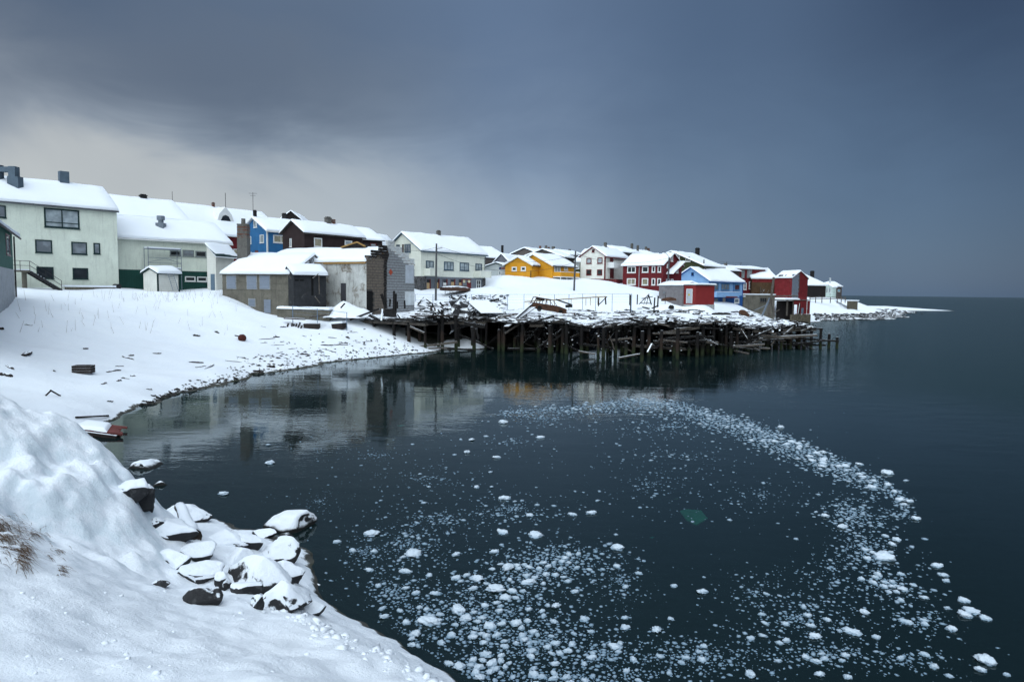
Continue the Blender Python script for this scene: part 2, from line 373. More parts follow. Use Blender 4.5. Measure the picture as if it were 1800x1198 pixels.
def ground_mat():
    m, t, b = material('snowy_ground'); geo = t.new('ShaderNodeNewGeometry'); P = geo.outputs['Position']; x, y, z = t.sep(P)
    a = t.noise(P, .35, 4, .6); f = t.noise(P, 5, 5, .65); g = t.noise(P, 42, 4, .75)
    snow = t.mix(a, (.80, .855, .925), (.86, .895, .935))
    nz = t.sep(geo.outputs['Normal'])[2]
    icy = t.m('MULTIPLY', t.ss(nz, .84, .60), t.ss(t.noise(P, 2.6, 5, .65), .36, .60))
    snow = t.mix(t.m('MULTIPLY', icy, .45), snow, (.50, .62, .68))          # bare glassy ice on the steep faces
    vor = t.new('ShaderNodeTexVoronoi'); t.put(vor.inputs['Vector'], P); vor.inputs['Scale'].default_value = 3.2
    peb = t.mix(vor.outputs['Distance'], (.020, .020, .018), (.10, .098, .085))
    peb = t.mix(t.ss(t.noise(P, .9, 4, .6), .48, .66), peb, (.030, .036, .020))
    peb = t.mix(t.m('MULTIPLY', t.ss(z, -.5, -2.4), .8), peb, (.008, .012, .013))
    edge = t.m('ADD', z, t.m('MULTIPLY', t.m('SUBTRACT', t.noise(P, 2.4, 5, .7), .5), .30))
    sh_ = t.new('ShaderNodeAttribute', attribute_name='sheltered').outputs['Fac']
    sn = t.m('MULTIPLY', t.ss(edge, .06, .11), t.m('SUBTRACT', 1.0, t.ss(t.m('ADD', sh_, t.m('MULTIPLY', t.m('SUBTRACT', f, .5), .6)), .35, .6)))
    t.put(b.inputs['Base Color'], t.mix(sn, peb, snow)); b.inputs['Roughness'].default_value = .75; b.inputs['Specular IOR Level'].default_value = .2
    bp = t.new('ShaderNodeBump'); bp.inputs['Strength'].default_value = .6; bp.inputs['Distance'].default_value = .06
    t.put(bp.inputs['Height'], t.m('ADD', t.m('ADD', f, t.m('MULTIPLY', g, .45)), t.m('MULTIPLY', t.noise(P, 13, 4, .7), .5))); t.put(b.inputs['Normal'], bp.outputs[0])
    return m
at_ = me.attributes.new('sheltered', 'FLOAT', 'POINT'); _t = (GY - front_y(GX)).ravel(); _x = GX.ravel()
at_.data.foreach_set('value', ((GZ < deck(GX, GY) - .25).ravel() * np.where(_x < -1, sstep(_t, 1.5, 4.5), sstep(_t, .5, 2.5)) * (_t < 27) * (_x > FX[0] + 9) * (_x < FX[-1] + 1)).astype(np.float32))
me.materials.append(ground_mat())
go = bpy.data.objects.new('snowy_ground', me); COL.objects.link(go); tag(go, kind='structure')

# ------------------------------------------------------------------ water
def water_mat():
    m = bpy.data.materials.new('sea_water'); m.use_nodes = True; t = NT(m.node_tree); t.n.clear()
    P = t.new('ShaderNodeNewGeometry').outputs['Position']; x, y, z = t.sep(P)
    # wind ruffles the open water, the cove lies almost still
    op = t.m('ADD', t.ss(t.m('ADD', x, t.m('MULTIPLY', t.noise(P, .05, 3, .5), 18.0)), 20, 44), t.ss(y, 80, 150), clamp=True)
    gust = t.ss(t.noise(t.vm('MULTIPLY', P, (.05, .12, 0)), 1, 3, .6), .42, .62)
    fine = t.noise(t.vm('MULTIPLY', P, (1.1, 2.0, 1)), 2.4, 3, .55, .4)
    mid = t.noise(t.vm('MULTIPLY', P, (.35, 1.0, 1)), 1.3, 3, .55, .3)
    hgt = t.m('ADD', t.m('MULTIPLY', fine, .010), t.m('MULTIPLY', mid, .026))
    rip = t.m('ADD', .17, t.m('MULTIPLY', gust, .30)); amp = t.m('ADD', rip, t.m('MULTIPLY', op, 1.5))
    bp = t.new('ShaderNodeBump'); bp.inputs['Strength'].default_value = 1; bp.inputs['Distance'].default_value = 1
    t.put(bp.inputs['Height'], t.m('MULTIPLY', hgt, amp))
    fr = t.new('ShaderNodeFresnel'); fr.inputs[0].default_value = 1.33; t.put(fr.inputs['Normal'], bp.outputs[0])
    gl = t.new('ShaderNodeBsdfGlossy'); gl.inputs['Color'].default_value = (.80, .86, .88, 1); t.put(gl.inputs['Normal'], bp.outputs[0])
    t.put(gl.inputs['Roughness'], t.m('ADD', .02, t.m('MULTIPLY', op, .16)))
    tr = t.new('ShaderNodeBsdfTransparent'); tr.inputs['Color'].default_value = (.36, .52, .52, 1)
    df = t.new('ShaderNodeBsdfDiffuse'); df.inputs['Color'].default_value = (.011, .026, .028, 1)
    body = t.new('ShaderNodeMixShader'); t.put(body.inputs[0], t.m('ADD', .45, t.m('MULTIPLY', op, .5), clamp=True)); t.l.new(tr.outputs[0], body.inputs[1]); t.l.new(df.outputs[0], body.inputs[2])
    mx = t.new('ShaderNodeMixShader'); t.put(mx.inputs[0], t.m('MULTIPLY', fr.outputs[0], t.m('SUBTRACT', .95, t.m('MULTIPLY', op, .50)))); t.l.new(body.outputs[0], mx.inputs[1]); t.l.new(gl.outputs[0], mx.inputs[2])
    o = t.new('ShaderNodeOutputMaterial'); t.l.new(mx.outputs[0], o.inputs[0]); return m
w = MB(); wx = [-9000, -300, -60, -20, 20, 60, 140, 400, 12000]; wy = [-900, -20, 5, 30, 60, 120, 300, 1000, 14000]
w.add([(a, b, 0) for b in wy for a in wx], [(j * 9 + i, j * 9 + i + 1, j * 9 + i + 10, j * 9 + i + 9) for j in range(8) for i in range(8)])
wat = w.build('sea_water', water_mat()); tag(wat, kind='structure')

# ------------------------------------------------------------------ building kit
CREAM = surf('cream_render', (.70, .75, .65), .85, .07, .8, bump=.3, streak=.22, stain=(1.7, .70, .80, (.30, .27, .19)))
CREAMB = surf('cream_boards', (.74, .76, .67), .8, .06, .8, boards='h', bstep=.2, streak=.2)
WHITEB = surf('white_boards', (.74, .74, .68), .8, .07, .9, boards='h', bstep=.2, streak=.15)
GREENP = surf('dark_green_paint', (.010, .060, .048), .7, .15, 1.2, boards='v', bstep=.25)
GREENB = surf('sea_green_boards', (.030, .125, .100), .7, .12, 1.2, boards='h', bstep=.16)
OLIVE = surf('olive_boards', (.045, .052, .022), .8, .18, 1.5, boards='h', bstep=.16, streak=.3)
BLUE = surf('blue_boards', (.030, .150, .34), .7, .1, 1.0, boards='h', bstep=.22, streak=.15)
PALEBLUE = surf('pale_blue_boards', (.24, .42, .68), .7, .06, 1.0, boards='v', bstep=.16)
DEEPBLUE = surf('deep_blue_paint', (.018, .085, .27), .6, .12, 1.2, boards='v', bstep=.2)
BROWN = surf('dark_brown_boards', (.028, .016, .016), .75, .2, 1.2, boards='v', bstep=.22, streak=.25)
BLACKB = surf('black_boards', (.012, .009, .009), .75, .2, 1.2, boards='v', bstep=.2)
GREYB = surf('grey_brown_boards', (.075, .062, .058), .75, .12, 1.2, boards='h', bstep=.17)
RED = surf('barn_red_boards', (.13, .010, .014), .7, .14, 1.0, boards='v', bstep=.24, streak=.25)
REDW = surf('worn_red_boards', (.19, .018, .022), .8, .2, 1.5, boards='v', bstep=.2, streak=.35, stain=(1.9, .60, .78, (.25, .17, .15)))
REDM = surf('red_shed_boards', (.21, .020, .020), .7, .07, 1.0, boards='v', bstep=.14)
YELLOW = surf('yellow_boards', (.66, .30, .018), .7, .08, 1.0, boards='h', bstep=.2, streak=.15)
CONC = surf('grey_concrete', (.150, .140, .115), .9, .22, .9, bump=.5, streak=.35, stain=(1.3, .55, .8, (.07, .06, .045)))
CONCL = surf('light_concrete', (.34, .35, .35), .9, .12, .9, bump=.4, streak=.25)
RENDERW = surf('flaking_white_render', (.50, .51, .49), .9, .16, .8, bump=.6, streak=.8, stain=(1.0, .50, .68, (.19, .165, .135)))
BLOCKG = surf('grey_block', (.27, .285, .30), .92, .12, 2.2, bump=.6, stain=(.8, .55, .8, (.14, .13, .12)))
BLOCKB = surf('sooted_brown_block', (.185, .155, .130), .92, .22, 1.8, bump=.6, stain=(.9, .54, .74, (.030, .025, .022)))
BLOCKS = surf('black_sooted_block', (.040, .034, .030), .92, .3, 2, bump=.6)
BLOCKW = surf('white_painted_block', (.58, .60, .60), .9, .10, 2, bump=.5, stain=(1.5, .52, .72, (.27, .26, .25)))
STONE = surf('rubble_stone', (.10, .10, .105), .9, .35, 3.5, bump=1.0, stain=(2.6, .5, .62, (.035, .034, .034)))
GREYW = surf('grey_painted_wall', (.16, .18, .21), .8, .1, 1.2)
WEATH = surf('weathered_grey_boards', (.20, .19, .20), .9, .18, 1.8, boards='h', bstep=.2, stain=(1.2, .55, .75, (.10, .09, .09)))
TIMBER = surf('bare_grey_timber', (.105, .092, .080), .9, .28, 2.5, snow=.65)
CHAR = surf('charred_timber', (.013, .012, .012), .85, .35, 3, snow=1.15)
CHARB = surf('charred_timber_bare', (.013, .012, .012), .85, .35, 3, snow=.15)
DRIFT = surf('driftwood', (.075, .062, .055), .9, .3, 2.5, snow=.75)
OPENB = surf('exposed_brown_boards', (.085, .050, .026), .9, .25, 1.6, boards='v', bstep=.22)
PLY = surf('tan_plywood', (.48, .33, .17), .8, .08, 2)
BOARDED = surf('pale_window_boarding', (.21, .245, .30), .8, .07, 1.5, boards='h', bstep=.3)
BRICK = surf('chimney_brick', (.150, .060, .040), .9, .3, 3.5, stain=(2.2, .45, .62, (.13, .12, .11)))
CHIMG = surf('chimney_render', (.125, .120, .110), .9, .2, 2, stain=(2, .5, .75, (.05, .045, .04)))
CHIMB = surf('chimney_black', (.016, .016, .017), .8, .2, 2)
CHIMBL = surf('chimney_slate_blue', (.085, .12, .155), .8, .15, 2)
METAL = surf('galvanised_metal', (.20, .235, .28), .45, .1, 2, metal=.3)
IRON = surf('dark_iron', (.035, .035, .038), .5, .2, 2, metal=.3)
RUST = surf('rusted_steel', (.070, .032, .018), .85, .3, 3, stain=(3.5, .5, .7, (.026, .014, .010)))
ROOFD = surf('dark_roofing', (.035, .035, .040), .9, .2, 1.5)
WHITE = surf('white_paint', (.72, .73, .72), .6, .05, 2)
TRIMB = surf('slate_blue_trim', (.045, .085, .12), .6, .1, 2)
TRIMG = surf('dark_green_trim', (.012, .035, .035), .6, .1, 2)
TRIMR = surf('red_trim', (.13, .018, .020), .6, .1, 2)
TRIMY = surf('tan_wood_trim', (.30, .18, .06), .7, .1, 2)
TRIMBL = surf('bright_blue_trim', (.015, .10, .33), .6, .1, 2)
DOORB = surf('grey_blue_door', (.13, .19, .25), .6, .08, 2)
DOORR = surf('red_brown_door', (.16, .035, .022), .6, .1, 2)
DOORG = surf('pale_grey_door', (.40, .43, .46), .6, .06, 2)
DOORK = surf('dark_door', (.05, .05, .058), .6, .1, 2)
PINK = surf('faded_pink_frame', (.34, .25, .25), .7, .1, 2)
SHING = surf('snowy_shingles', (.06, .062, .07), .9, .2, 2, boards='h', bstep=.2, stain=(1.8, .42, .55, SNOWC))
BLACK = surf('opening_shade', (.006, .006, .006), .9, .2, 2)  # near-black painted as the shade inside doorways, vents, roof holes and wheel arches
def glass(name, col, rough=.08):
    m, t, b = material(name)
    P = t.new('ShaderNodeNewGeometry').outputs['Position']
    t.put(b.inputs['Base Color'], t.mix(t.ss(t.noise(P, 1.3, 2, .5), .35, .7), tuple(c * .6 for c in col), col))
    b.inputs['Roughness'].default_value = rough; b.inputs['Specular IOR Level'].default_value = .5
    return m
GL = glass('window_glass', (.030, .036, .042)); GLC = glass('curtained_glass', (.40, .46, .49)); GLL = glass('pale_blind_glass', (.25, .28, .31))
GLW = glass('warm_curtain_glass', (.34, .31, .22))  # warm curtain tone, the pane's own colour

class Z:                                          # reads coordinates noted on an enlarged crop of the photo
    def __init__(s, x, y, k): s.x, s.y, s.k = x, y, k
    def p(s, a, b): return (s.x + a / s.k, s.y + b / s.k)
    def r(s, a, b, c, d): return s.p(a, b) + s.p(c, d)
Z1, Z2, Z3, Z4 = Z(0, 280, 4.608), Z(190, 320, 5.445), Z(380, 350, 5.208), Z(540, 380, 5.445)
Z5, Z6, Z7, Z8, Z9 = Z(680, 390, 7.986), Z(850, 410, 7.4875), Z(1000, 410, 7.4875), Z(1140, 420, 8.555), Z(1280, 440, 8.18)

class Face:
    def __init__(s, o, a, n): s.o, s.a, s.n = V(o), V(a), V(n)
    def at(s, k, z, out=0.0): return V((s.o.x, s.o.y, 0)) + s.a * k + s.n * out + V((0, 0, z))
    def px(s, x, y):
        p = plane(x, y, s.o, s.n); return (p - s.o).dot(s.a), p.z
    def rect(s, r):
        x0, y0, x1, y1 = r; xm, ym = (x0 + x1) / 2, (y0 + y1) / 2
        a, b = sorted((s.px(x0, ym)[0], s.px(x1, ym)[0])); c, d = sorted((s.px(xm, y0)[1], s.px(xm, y1)[1]))
        return a, b, c, d
def fbox(mb, F, k0, k1, z0, z1, o0, o1, m=0): mb.box(F.at(k0, z0, o0), F.a * (k1 - k0), V((0, 0, z1 - z0)), F.n * (o1 - o0), m)
def window(root, F, r, fm=None, pm=None, nv=1, nh=0, fw=.09, sill=True, hsplit=.5):
    k0, k1, z0, z1 = F.rect(r); fm = fm or WHITE; fw = min(fw, (k1 - k0) * .22)
    b = MB(); fbox(b, F, k0, k0 + fw, z0, z1, -.03, .06); fbox(b, F, k1 - fw, k1, z0, z1, -.03, .06)
    fbox(b, F, k0 + fw, k1 - fw, z1 - fw, z1, -.03, .058); fbox(b, F, k0 + fw, k1 - fw, z0, z0 + fw, -.03, .058)
    for i in range(1, nv + 1):
        c = k0 + (k1 - k0) * i / (nv + 1); fbox(b, F, c - fw * .35, c + fw * .35, z0 + fw, z1 - fw, -.03, .05)
    if nh: c = z0 + (z1 - z0) * hsplit; fbox(b, F, k0 + fw, k1 - fw, c - fw * .3, c + fw * .3, -.03, .045)
    if sill: fbox(b, F, k0 - .05, k1 + .05, z0 - .06, z0 - .003, -.03, .12)
    w_ = b.build('window', fm, root); p = MB(); fbox(p, F, k0 + fw * .5, k1 - fw * .5, z0 + fw * .5, z1 - fw * .5, -.04, .012); p.build('pane', pm or GL, w_)
    return w_
def panel(root, F, r, mat_, name='door', out=.05, frame=None, fw=.08):
    k0, k1, z0, z1 = F.rect(r); b = MB(); fbox(b, F, k0, k1, z0, z1, -.05, out); d = b.build(name, mat_, root)
    if frame:
        b = MB(); fbox(b, F, k0 - fw, k0 - .002, z0, z1 + fw, -.03, out + .03); fbox(b, F, k1 + .002, k1 + fw, z0, z1 + fw, -.03, out + .03); fbox(b, F, k0, k1, z1 + .002, z1 + fw, -.03, out + .028); b.build('frame', frame, d)
    if name == 'door':
        b = MB(); c = F.at(k1 - .12, (z0 + z1) / 2 - .1, out); b.bar(c, c + F.n * .07, .03, .03); b.bar(c + F.n * .06, c + F.n * .06 - F.a * .11, .03, .03); b.build('handle', IRON, d)
    return d

def snow_sheet(mb, rows, thick, seed, jitter=.05):
    """rows: list of polylines (same length) across the roof surface from one end to the other; lays snow with thin rims on them"""
    n = len(rows[0]); m = len(rows); base = len(mb.v)
    vs_ = []
    for i, row in enumerate(rows):
        ei = min(i, m - 1 - i); fe = (0.0, .75, .96)[min(ei, 2)]
        for j, (p, nn) in enumerate(row):
            ej = min(j, n - 1 - j); fj = (0.0, .8, .98)[min(ej, 2)]
            q = float(fbm(np.array([p.x * .45 + p.y * .2]), np.array([p.y * .4 + p.z]), seed, 3)[0]); q2 = rng.uniform(-1, 1)
            vs_.append(p + nn * (thick * fe * fj * (1 + .45 * q) + .004) + V((0, 0, -.02)) * (ej == 0) * abs(q2))
    fs = [(i * n + j, i * n + j + 1, (i + 1) * n + j + 1, (i + 1) * n + j) for i in range(m - 1) for j in range(n - 1)]
    mb.add(vs_, fs)
def spread(a, b, n, e=.07):                        # parameters with two tight steps at each rim
    L = b - a; t = [a, a + e, a + e * 2.6]; k = max(1, n); return t + [a + e * 2.6 + (L - 5.2 * e) * (i + 1) / (k + 1) for i in range(k)] + [b - e * 2.6, b - e, b]

class House:
    def __init__(s, name, label, p0, p1, eave, peak, base, wall, roof=None, oh=.35, gh=.28, snow=.22, hw=None, rise=None, found=None, gut=True, cat='house', group=None, roof_on=True, gable=None):
        s.C0 = W(p0[0], eave, p0[1]); s.ze = s.C0.z; s.C1 = V((solveX(p1[0], p1[1], s.ze), p1[1], s.ze))
        u = s.C1 - s.C0; u.z = 0; s.L = u.length; u.normalize(); s.u = u
        v = V((-u.y, u.x, 0)); v = v if v.y * 1 + 0 > 0 and v.dot(V((s.C0.x, s.C0.y, 0))) > 0 else -v
        s.v = v
        if hw is None:
            lo, hi = .6, 14.0
            def f(w_):
                p = s.C0 + v * w_; p.z = W(peak[0], peak[1], p.y).z; return proj(p)[0] - peak[0]
            fl = f(lo)
            for _ in range(50):
                mid = (lo + hi) / 2
                if f(mid) * fl > 0: lo = mid
                else: hi = mid
            hw = min(max(lo, 1.2), 8.0)
        s.w = hw; pr = s.C0 + v * hw
        s.zr = s.ze + rise if rise else W(peak[0], peak[1], pr.y).z - (snow + .12) * .85 * roof_on   # the photo shows the top of the snow
        s.base = base; mid = s.C0 + u * s.L / 2 + v * s.w; s.root = thing(name, label, cat, (mid.x, mid.y, base), group)
        z = lambda h: V((0, 0, h))
        A = V((s.C0.x, s.C0.y, 0)); B = A + v * 2 * s.w
        b = MB(); b.prism([A + z(base), B + z(base), B + z(s.ze), A + v * s.w + z(s.zr), A + z(s.ze)], u * s.L); s.wall = b.build('wall', wall, s.root)
        s.F = Face(s.C0, u, -v)                    # long face
        s.E = Face(s.C0, v, -u)                    # gable face at the near corner
        s.E2 = Face(s.C1, v, u)
        if gable:
            b = MB(); b.prism([A + z(s.ze - .02) + v * .02, B + z(s.ze - .02) - v * .02, A + v * s.w + z(s.zr - .05)], -u * .03); b.build('gable_cladding', gable, s.root)
        if found:
            fh, fm = found; b = MB(); b.box(A - u * .05 - v * .05 + z(base - .3), u * (s.L + .1), v * (2 * s.w + .1), z(fh + .3)); b.build('foundation', fm, s.root)
        if roof_on:
            sl = (s.zr - s.ze) / s.w; nrm = V((0, 0, 1)); t = .13
            P = lambda k, q, h=0: A + u * k + v * q + z((s.ze + sl * q if q <= s.w else s.ze + sl * (2 * s.w - q)) + .02 + h)
            k0, k1 = -gh, s.L + gh
            prof = [P(k0, -oh), P(k0, s.w), P(k0, 2 * s.w + oh), P(k0, 2 * s.w + oh, t), P(k0, s.w, t), P(k0, -oh, t)]
            b = MB(); b.prism(prof, u * (k1 - k0)); s.roof = b.build('roof', roof or ROOFD, s.root)
            if gut:
                b = MB(); b.tube(P(k0, -oh - .06, .02), P(k1, -oh - .06, .02), .07, n=6); b.tube(P(s.L - .15, -oh - .06, 0), A + u * (s.L - .15) - v * .06 + z(s.ze - .5), .04, n=6); b.tube(A + u * (s.L - .15) - v * .06 + z(s.ze - .5), A + u * (s.L - .15) - v * .06 + z(base + .2), .04, n=6); b.build('gutter', roof or ROOFD, s.root)
            if snow:
                b = MB(); qs = spread(-oh - .03, 2 * s.w + oh + .03, max(6, int(s.w * 2.2)) // 2 * 2 + 1, .06); ks = spread(k0 - .02, k1 + .02, max(4, int(s.L * .9)), .07)
                nl = (V((0, 0, 1)) - v * sl).normalized(); nr = (V((0, 0, 1)) + v * sl).normalized()
                rows = []
                for k in ks:
                    row = []
                    for q in qs:
                        f = min(1, max(-1, (q - s.w) / .35)); row.append((P(k, q, t), (nl * (1 - f) / 2 + nr * (1 + f) / 2)))
                    rows.append(row)
                snow_sheet(b, rows, snow, int(p0[0])); b.build('snow', SNOW, s.roof, smooth=True)
            s.P = P
    def win(s, face, r, *a, **k): return window(s.root, getattr(s, face), r, *a, **k)
    def door(s, face, r, m, **k): return panel(s.root, getattr(s, face), r, m, **k)
    def chimney(s, r, m, off=0.0, cap=True):
        x0, y0, x1, y1 = r; xm = (x0 + x1) / 2; o = s.C0 + s.v * (s.w + off)
        p = plane(xm, y1, o, s.v); h = plane(xm, y0, o, s.v).z; wd = (x1 - x0) / FPX * p.y * .85
        b = MB(); c = V((p.x, p.y, p.z - 1.2)); hv = s.u * wd; gv = s.v * wd * .8
        b.box(c - hv / 2 - gv / 2, hv, gv, V((0, 0, h - c.z)))
        ch = b.build('chimney', m, s.root)
        if cap:
            b = MB(); b.box(V((p.x, p.y, h)) - hv * .58 - gv * .58 - V((0, 0, .12)), hv * 1.16, gv * 1.16, V((0, 0, .1))); b.box(V((p.x, p.y, h + .002)) - hv * .4 - gv * .4, hv * .8, gv * .8, V((0, 0, .12))); b.build('cap', m, ch)
        return ch
    def balcony(s, face, r, m, depth=1.3, rail=None, posts=True, slab=None):
        F = getattr(s, face); k0, k1, z0, z1 = F.rect(r); b = MB()
        fbox(b, F, k0, k1, z0 - .15, z0 - .002, .01, depth); g = b.build('balcony', slab or m, s.root)
        b = MB(); fbox(b, F, k0, k1, z0, z1, depth - .08, depth - .02); fbox(b, F, k0, k0 + .06, z0, z1, .01, depth - .082); fbox(b, F, k1 - .06, k1, z0, z1, .01, depth - .082); b.build('parapet', m, g)
        b = MB(); fbox(b, F, k0 - .03, k1 + .03, z1 + .002, z1 + .07, depth - .13, depth + .03); b.build('rail', rail or SNOW, g)
        return g

# ------------------------------------------------------------------ the houses, left to right
# tall pale rendered house
h = House('rendered_house', 'tall cream rendered three-storey house at the left edge with picture window under snowy eaves', (205, 75), (-70, 65), 370, (180, 328), 4.6, CREAM, surf('grey_eaves', (.10, .11, .12), .7), oh=.3, gh=.12, snow=.28)
h.win('F', Z1.r(357, 403, 642, 557), TRIMG, GLC, nv=1, nh=1, hsplit=.27, fw=.14)
for r, nv in (((285, 652, 422, 757), 0), ((578, 670, 704, 770), 0), ((757, 678, 811, 767), 0), ((296, 870, 434, 965), 0), ((588, 880, 714, 970), 0), ((-100, 370, 48, 470), 0)):
    h.win('F', Z1.r(*r), TRIMG, GLL if r[1] < 800 else GL, nv=nv, fw=.11)
h.chimney(Z1.r(480, 100, 556, 200), CHIMBL, cap=False)
o = h.C0 + h.v * (h.w * .55); p = plane(27, 323, o, h.v); b = MB(); hh = 2.0
b.box(p + V((-.55, -.4, -.6)), (1.1, 0, 0), (0, .8, 0), (0, 0, 1.3)); b.box(p + V((-.45, -.35, .7)), (.7, 0, 0), (0, .7, 0), (0, 0, 1.0)); b.box(p + V((-1.35, -.32, 1.15)), (1.0, 0, 0), (0, .64, 0), (0, 0, .5)); b.box(p + V((-1.45, -.34, .1)), (.1, 0, 0), (0, .68, 0), (0, 0, 1.75)); b.build('ventilation_duct', CHIMBL, h.root)
H1 = h
# dark outfall pipe and stone footing before the tall house
b = MB(); F = h.F; a0, z0 = F.px(108, 504); a1, z1 = F.px(193, 505)
for i in range(9):
    k = a0 + (a1 - a0) * i / 9; b = b
st = thing('stone_footing_wall', 'low rubble stone wall capped with snow along the foot of the tall cream house', 'wall', F.at((a0 + a1) / 2, 5.0, 1.6))
lo_, hi_ = sorted((a0, a1)); k = lo_; i = 0
while k < hi_ - .2:
    wd = rng.uniform(.5, .95); c = MB(); z = 5.1
    for zz in (.42, .38):
        fbox(c, F, k + .01, min(k + wd, hi_) - .01, z + .005, z + zz - .01, 1.0, 1.6 + rng.uniform(-.04, .05)); z += zz
    c.build('stone', CONC, st); k += wd; i += 1
c = MB(); fbox(c, F, lo_ - .1, hi_ + .1, 5.91, 6.09, .3, 1.66); c.build('snow', SNOW, st)
p = T(209, 507); c = MB(); c.tube(p + V((0, 0, .22)), p + V((-1.4, 1.2, .3)), .24, n=14); c.tube(p + V((.01, -.01, .22)), p + V((-.05, .05, .222)), .27, n=14); tag(c.build('outfall_pipe', IRON, loc=p), 'black open pipe end lying in snow at the corner of the tall cream house', 'pipe')

# outdoor stair
F2 = Face(H1.F.at(0, 0, 2.2), H1.F.a, H1.F.n); F2.o.z = 7
kl, zl = F2.px(18, 474); kr, _ = F2.px(52, 475); kb, zb = F2.px(108, 509)
st = thing('outdoor_staircase', 'steel outdoor staircase with snowy treads and thin handrail against the tall cream house', 'staircase', F2.at((kl + kb) / 2, zb, 0))
b = MB(); fbox(b, F2, min(kl, kr), max(kl, kr), zl - .18, zl, -1.1, .1); b.build('landing', CONC, st)
b = MB(); fbox(b, F2, min(kl, kr), max(kl, kr), zl + .002, zl + .09, -1.1, .1); b.build('snow', SNOW, st)
n = 11
for i in range(n):
    t = (i + .5) / n; k = kr + (kb - kr) * t; z = zl + (zb - zl) * t; dk = abs(kb - kr) / n
    b = MB(); fbox(b, F2, k - dk * .55, k + dk * .55, z - .1, z - .03, -1.0, .1); s_ = b.build('step', DOORK, st); b = MB(); fbox(b, F2, k - dk * .5, k + dk * .5, z - .028, z + .05, -.95, .05); b.build('snow', SNOW, s_)
for o_ in (-1.02, .12):
    b = MB(); b.bar(F2.at(kr, zl - .15, o_), F2.at(kb, zb - .1, o_), .05, .26); b.build('stringer', IRON, st)
b = MB()
for o_ in (.1,):
    for hgt in (.45, .9):
        b.tube(F2.at(kl, zl + hgt, o_), F2.at(kr, zl + hgt, o_), .025, n=6); b.tube(F2.at(kr, zl + hgt, o_), F2.at(kb, zb + hgt, o_), .025, n=6)
    for k, z in ((kl, zl), ((kl + kr) / 2, zl), (kr, zl), ((kr + kb) / 2, (zl + zb) / 2), (kb, zb)): b.tube(F2.at(k, z - .1, o_), F2.at(k, z + .92, o_), .025, n=6)
b.build('railing', IRON, st)
k0, _ = F2.px(42, 490); k1, _ = F2.px(49, 490); b = MB(); fbox(b, F2, min(k0, k1), max(k0, k1), zb - 1.4, zl - .182, -.8, -.3); b.build('post', CONC, st)

# green shed at the left edge
h = House('green_boathouse', 'weathered boathouse at the left frame edge with green boards above and whitewashed planks below', (21, 58), (-60, 36), 411, (-40, 300), 3.2, GREENB, surf('grey_eave_board', (.09, .085, .085), .8), hw=3.0, rise=2.2, oh=.5, gh=.35, snow=.2, cat='shed')
k0, z0 = h.F.px(1, 470); k1, z1 = h.F.px(19, 472)
WW = surf('flaking_white_planks', (.48, .50, .52), .9, .12, 2, boards='v', bstep=.22, stain=(2.2, .56, .72, (.13, .10, .09)))
b = MB(); fbox(b, h.F, -.02, h.L, 3.2, (z0 + z1) / 2, -.02, .05)
b.build('plank_skirt', WW, h.root)
h.win('F', (10, 412, 16.5, 448), PINK, GLL, nv=0)
p = h.F.at(-.05, 5, .12); b = MB(); b.tube(p, p + V((0, 0, h.ze - 5.2)), .06, n=8); b.build('downpipe', IRON, h.root)

# lower white and green store building with annex
h = House('harbour_store', 'long cream brick store with dark green lower wall and strip windows under a snowy roof', (403, 86), (203, 76.5), 427.4, (373.6, 391.6), 4.4, CREAM, WHITE, oh=.45, gh=.25, snow=.3, cat='building')
H2 = h
k0, za = h.F.px(206, 472.4); k1, zb = h.F.px(363, 478); z2 = (za + zb) / 2
b = MB(); fbox(b, h.F, .02, h.L - .02, 4.3, z2, -.05, .035); b.build('green_dado', GREENP, h.root)
for r, m_ in (((590, 655, 695, 705), GL), ((712, 650, 822, 712), GLL), ((835, 660, 938, 718), GL)): h.win('F', Z2.r(*r), surf('grey_frame', (.22, .25, .25), .6), m_, nv=0, fw=.12)
Fd = Face(h.F.at(0, 0, .04), h.F.a, h.F.n)
for r in ((735, 902, 835, 950), (852, 905, 946, 953)): window(h.root, Fd, Z2.r(*r), WHITE, GL, nv=0, fw=.12)
o = h.C0 + h.v * (h.w * .5); p = plane(283, 401, o, h.v); b = MB(); b.box(p + V((-.45, -.4, -.5)), (.9, 0, 0), (0, .8, 0), (0, 0, 1.1)); b.tube(p + V((0, 0, .6)), p + V((0, 0, .95)), .3, n=10); b.tube(p + V((0, 0, .95)), p + V((0, 0, 1.45)), .45, n=10); b.build('roof_vent', METAL, h.root)
# annex
A0 = W(379, 448.5, 79.5); A1 = V((solveX(411, 82.5, A0.z), 82.5, A0.z)); u = (A1 - A0); u.z = 0; L = u.length; u.normalize(); v = V((-u.y, u.x, 0)); base = 4.6
lo, hi_ = .5, 6.0
for _ in range(40):
    dep = (lo + hi_) / 2; q = V((A0.x, A0.y, A0.z)) + v * dep
    if proj(q)[0] > 363.6: lo = dep
    else: hi_ = dep
an = thing('store_annex', 'narrow white annex with its own small snow roof at the right end of the store', 'shed', (A0.x, A0.y, base))
hi = W(362, 430, (A0 + v * dep).y).z; zz = lambda q: V((0, 0, q)); a = V((A0.x, A0.y, 0))
b = MB(); b.prism([a + zz(base), a + v * dep + zz(base), a + v * dep + zz(hi), a + zz(A0.z)], u * L); b.build('wall', WHITEB, an)
b = MB(); b.prism([a - v * .35 - u * .35 + zz(A0.z - .11), a + v * dep - u * .35 + zz(hi + .02), a + v * dep - u * .35 + zz(hi + .14), a - v * .35 - u * .35 + zz(A0.z + .01)], u * (L + .9)); rf = b.build('roof', TRIMG, an)
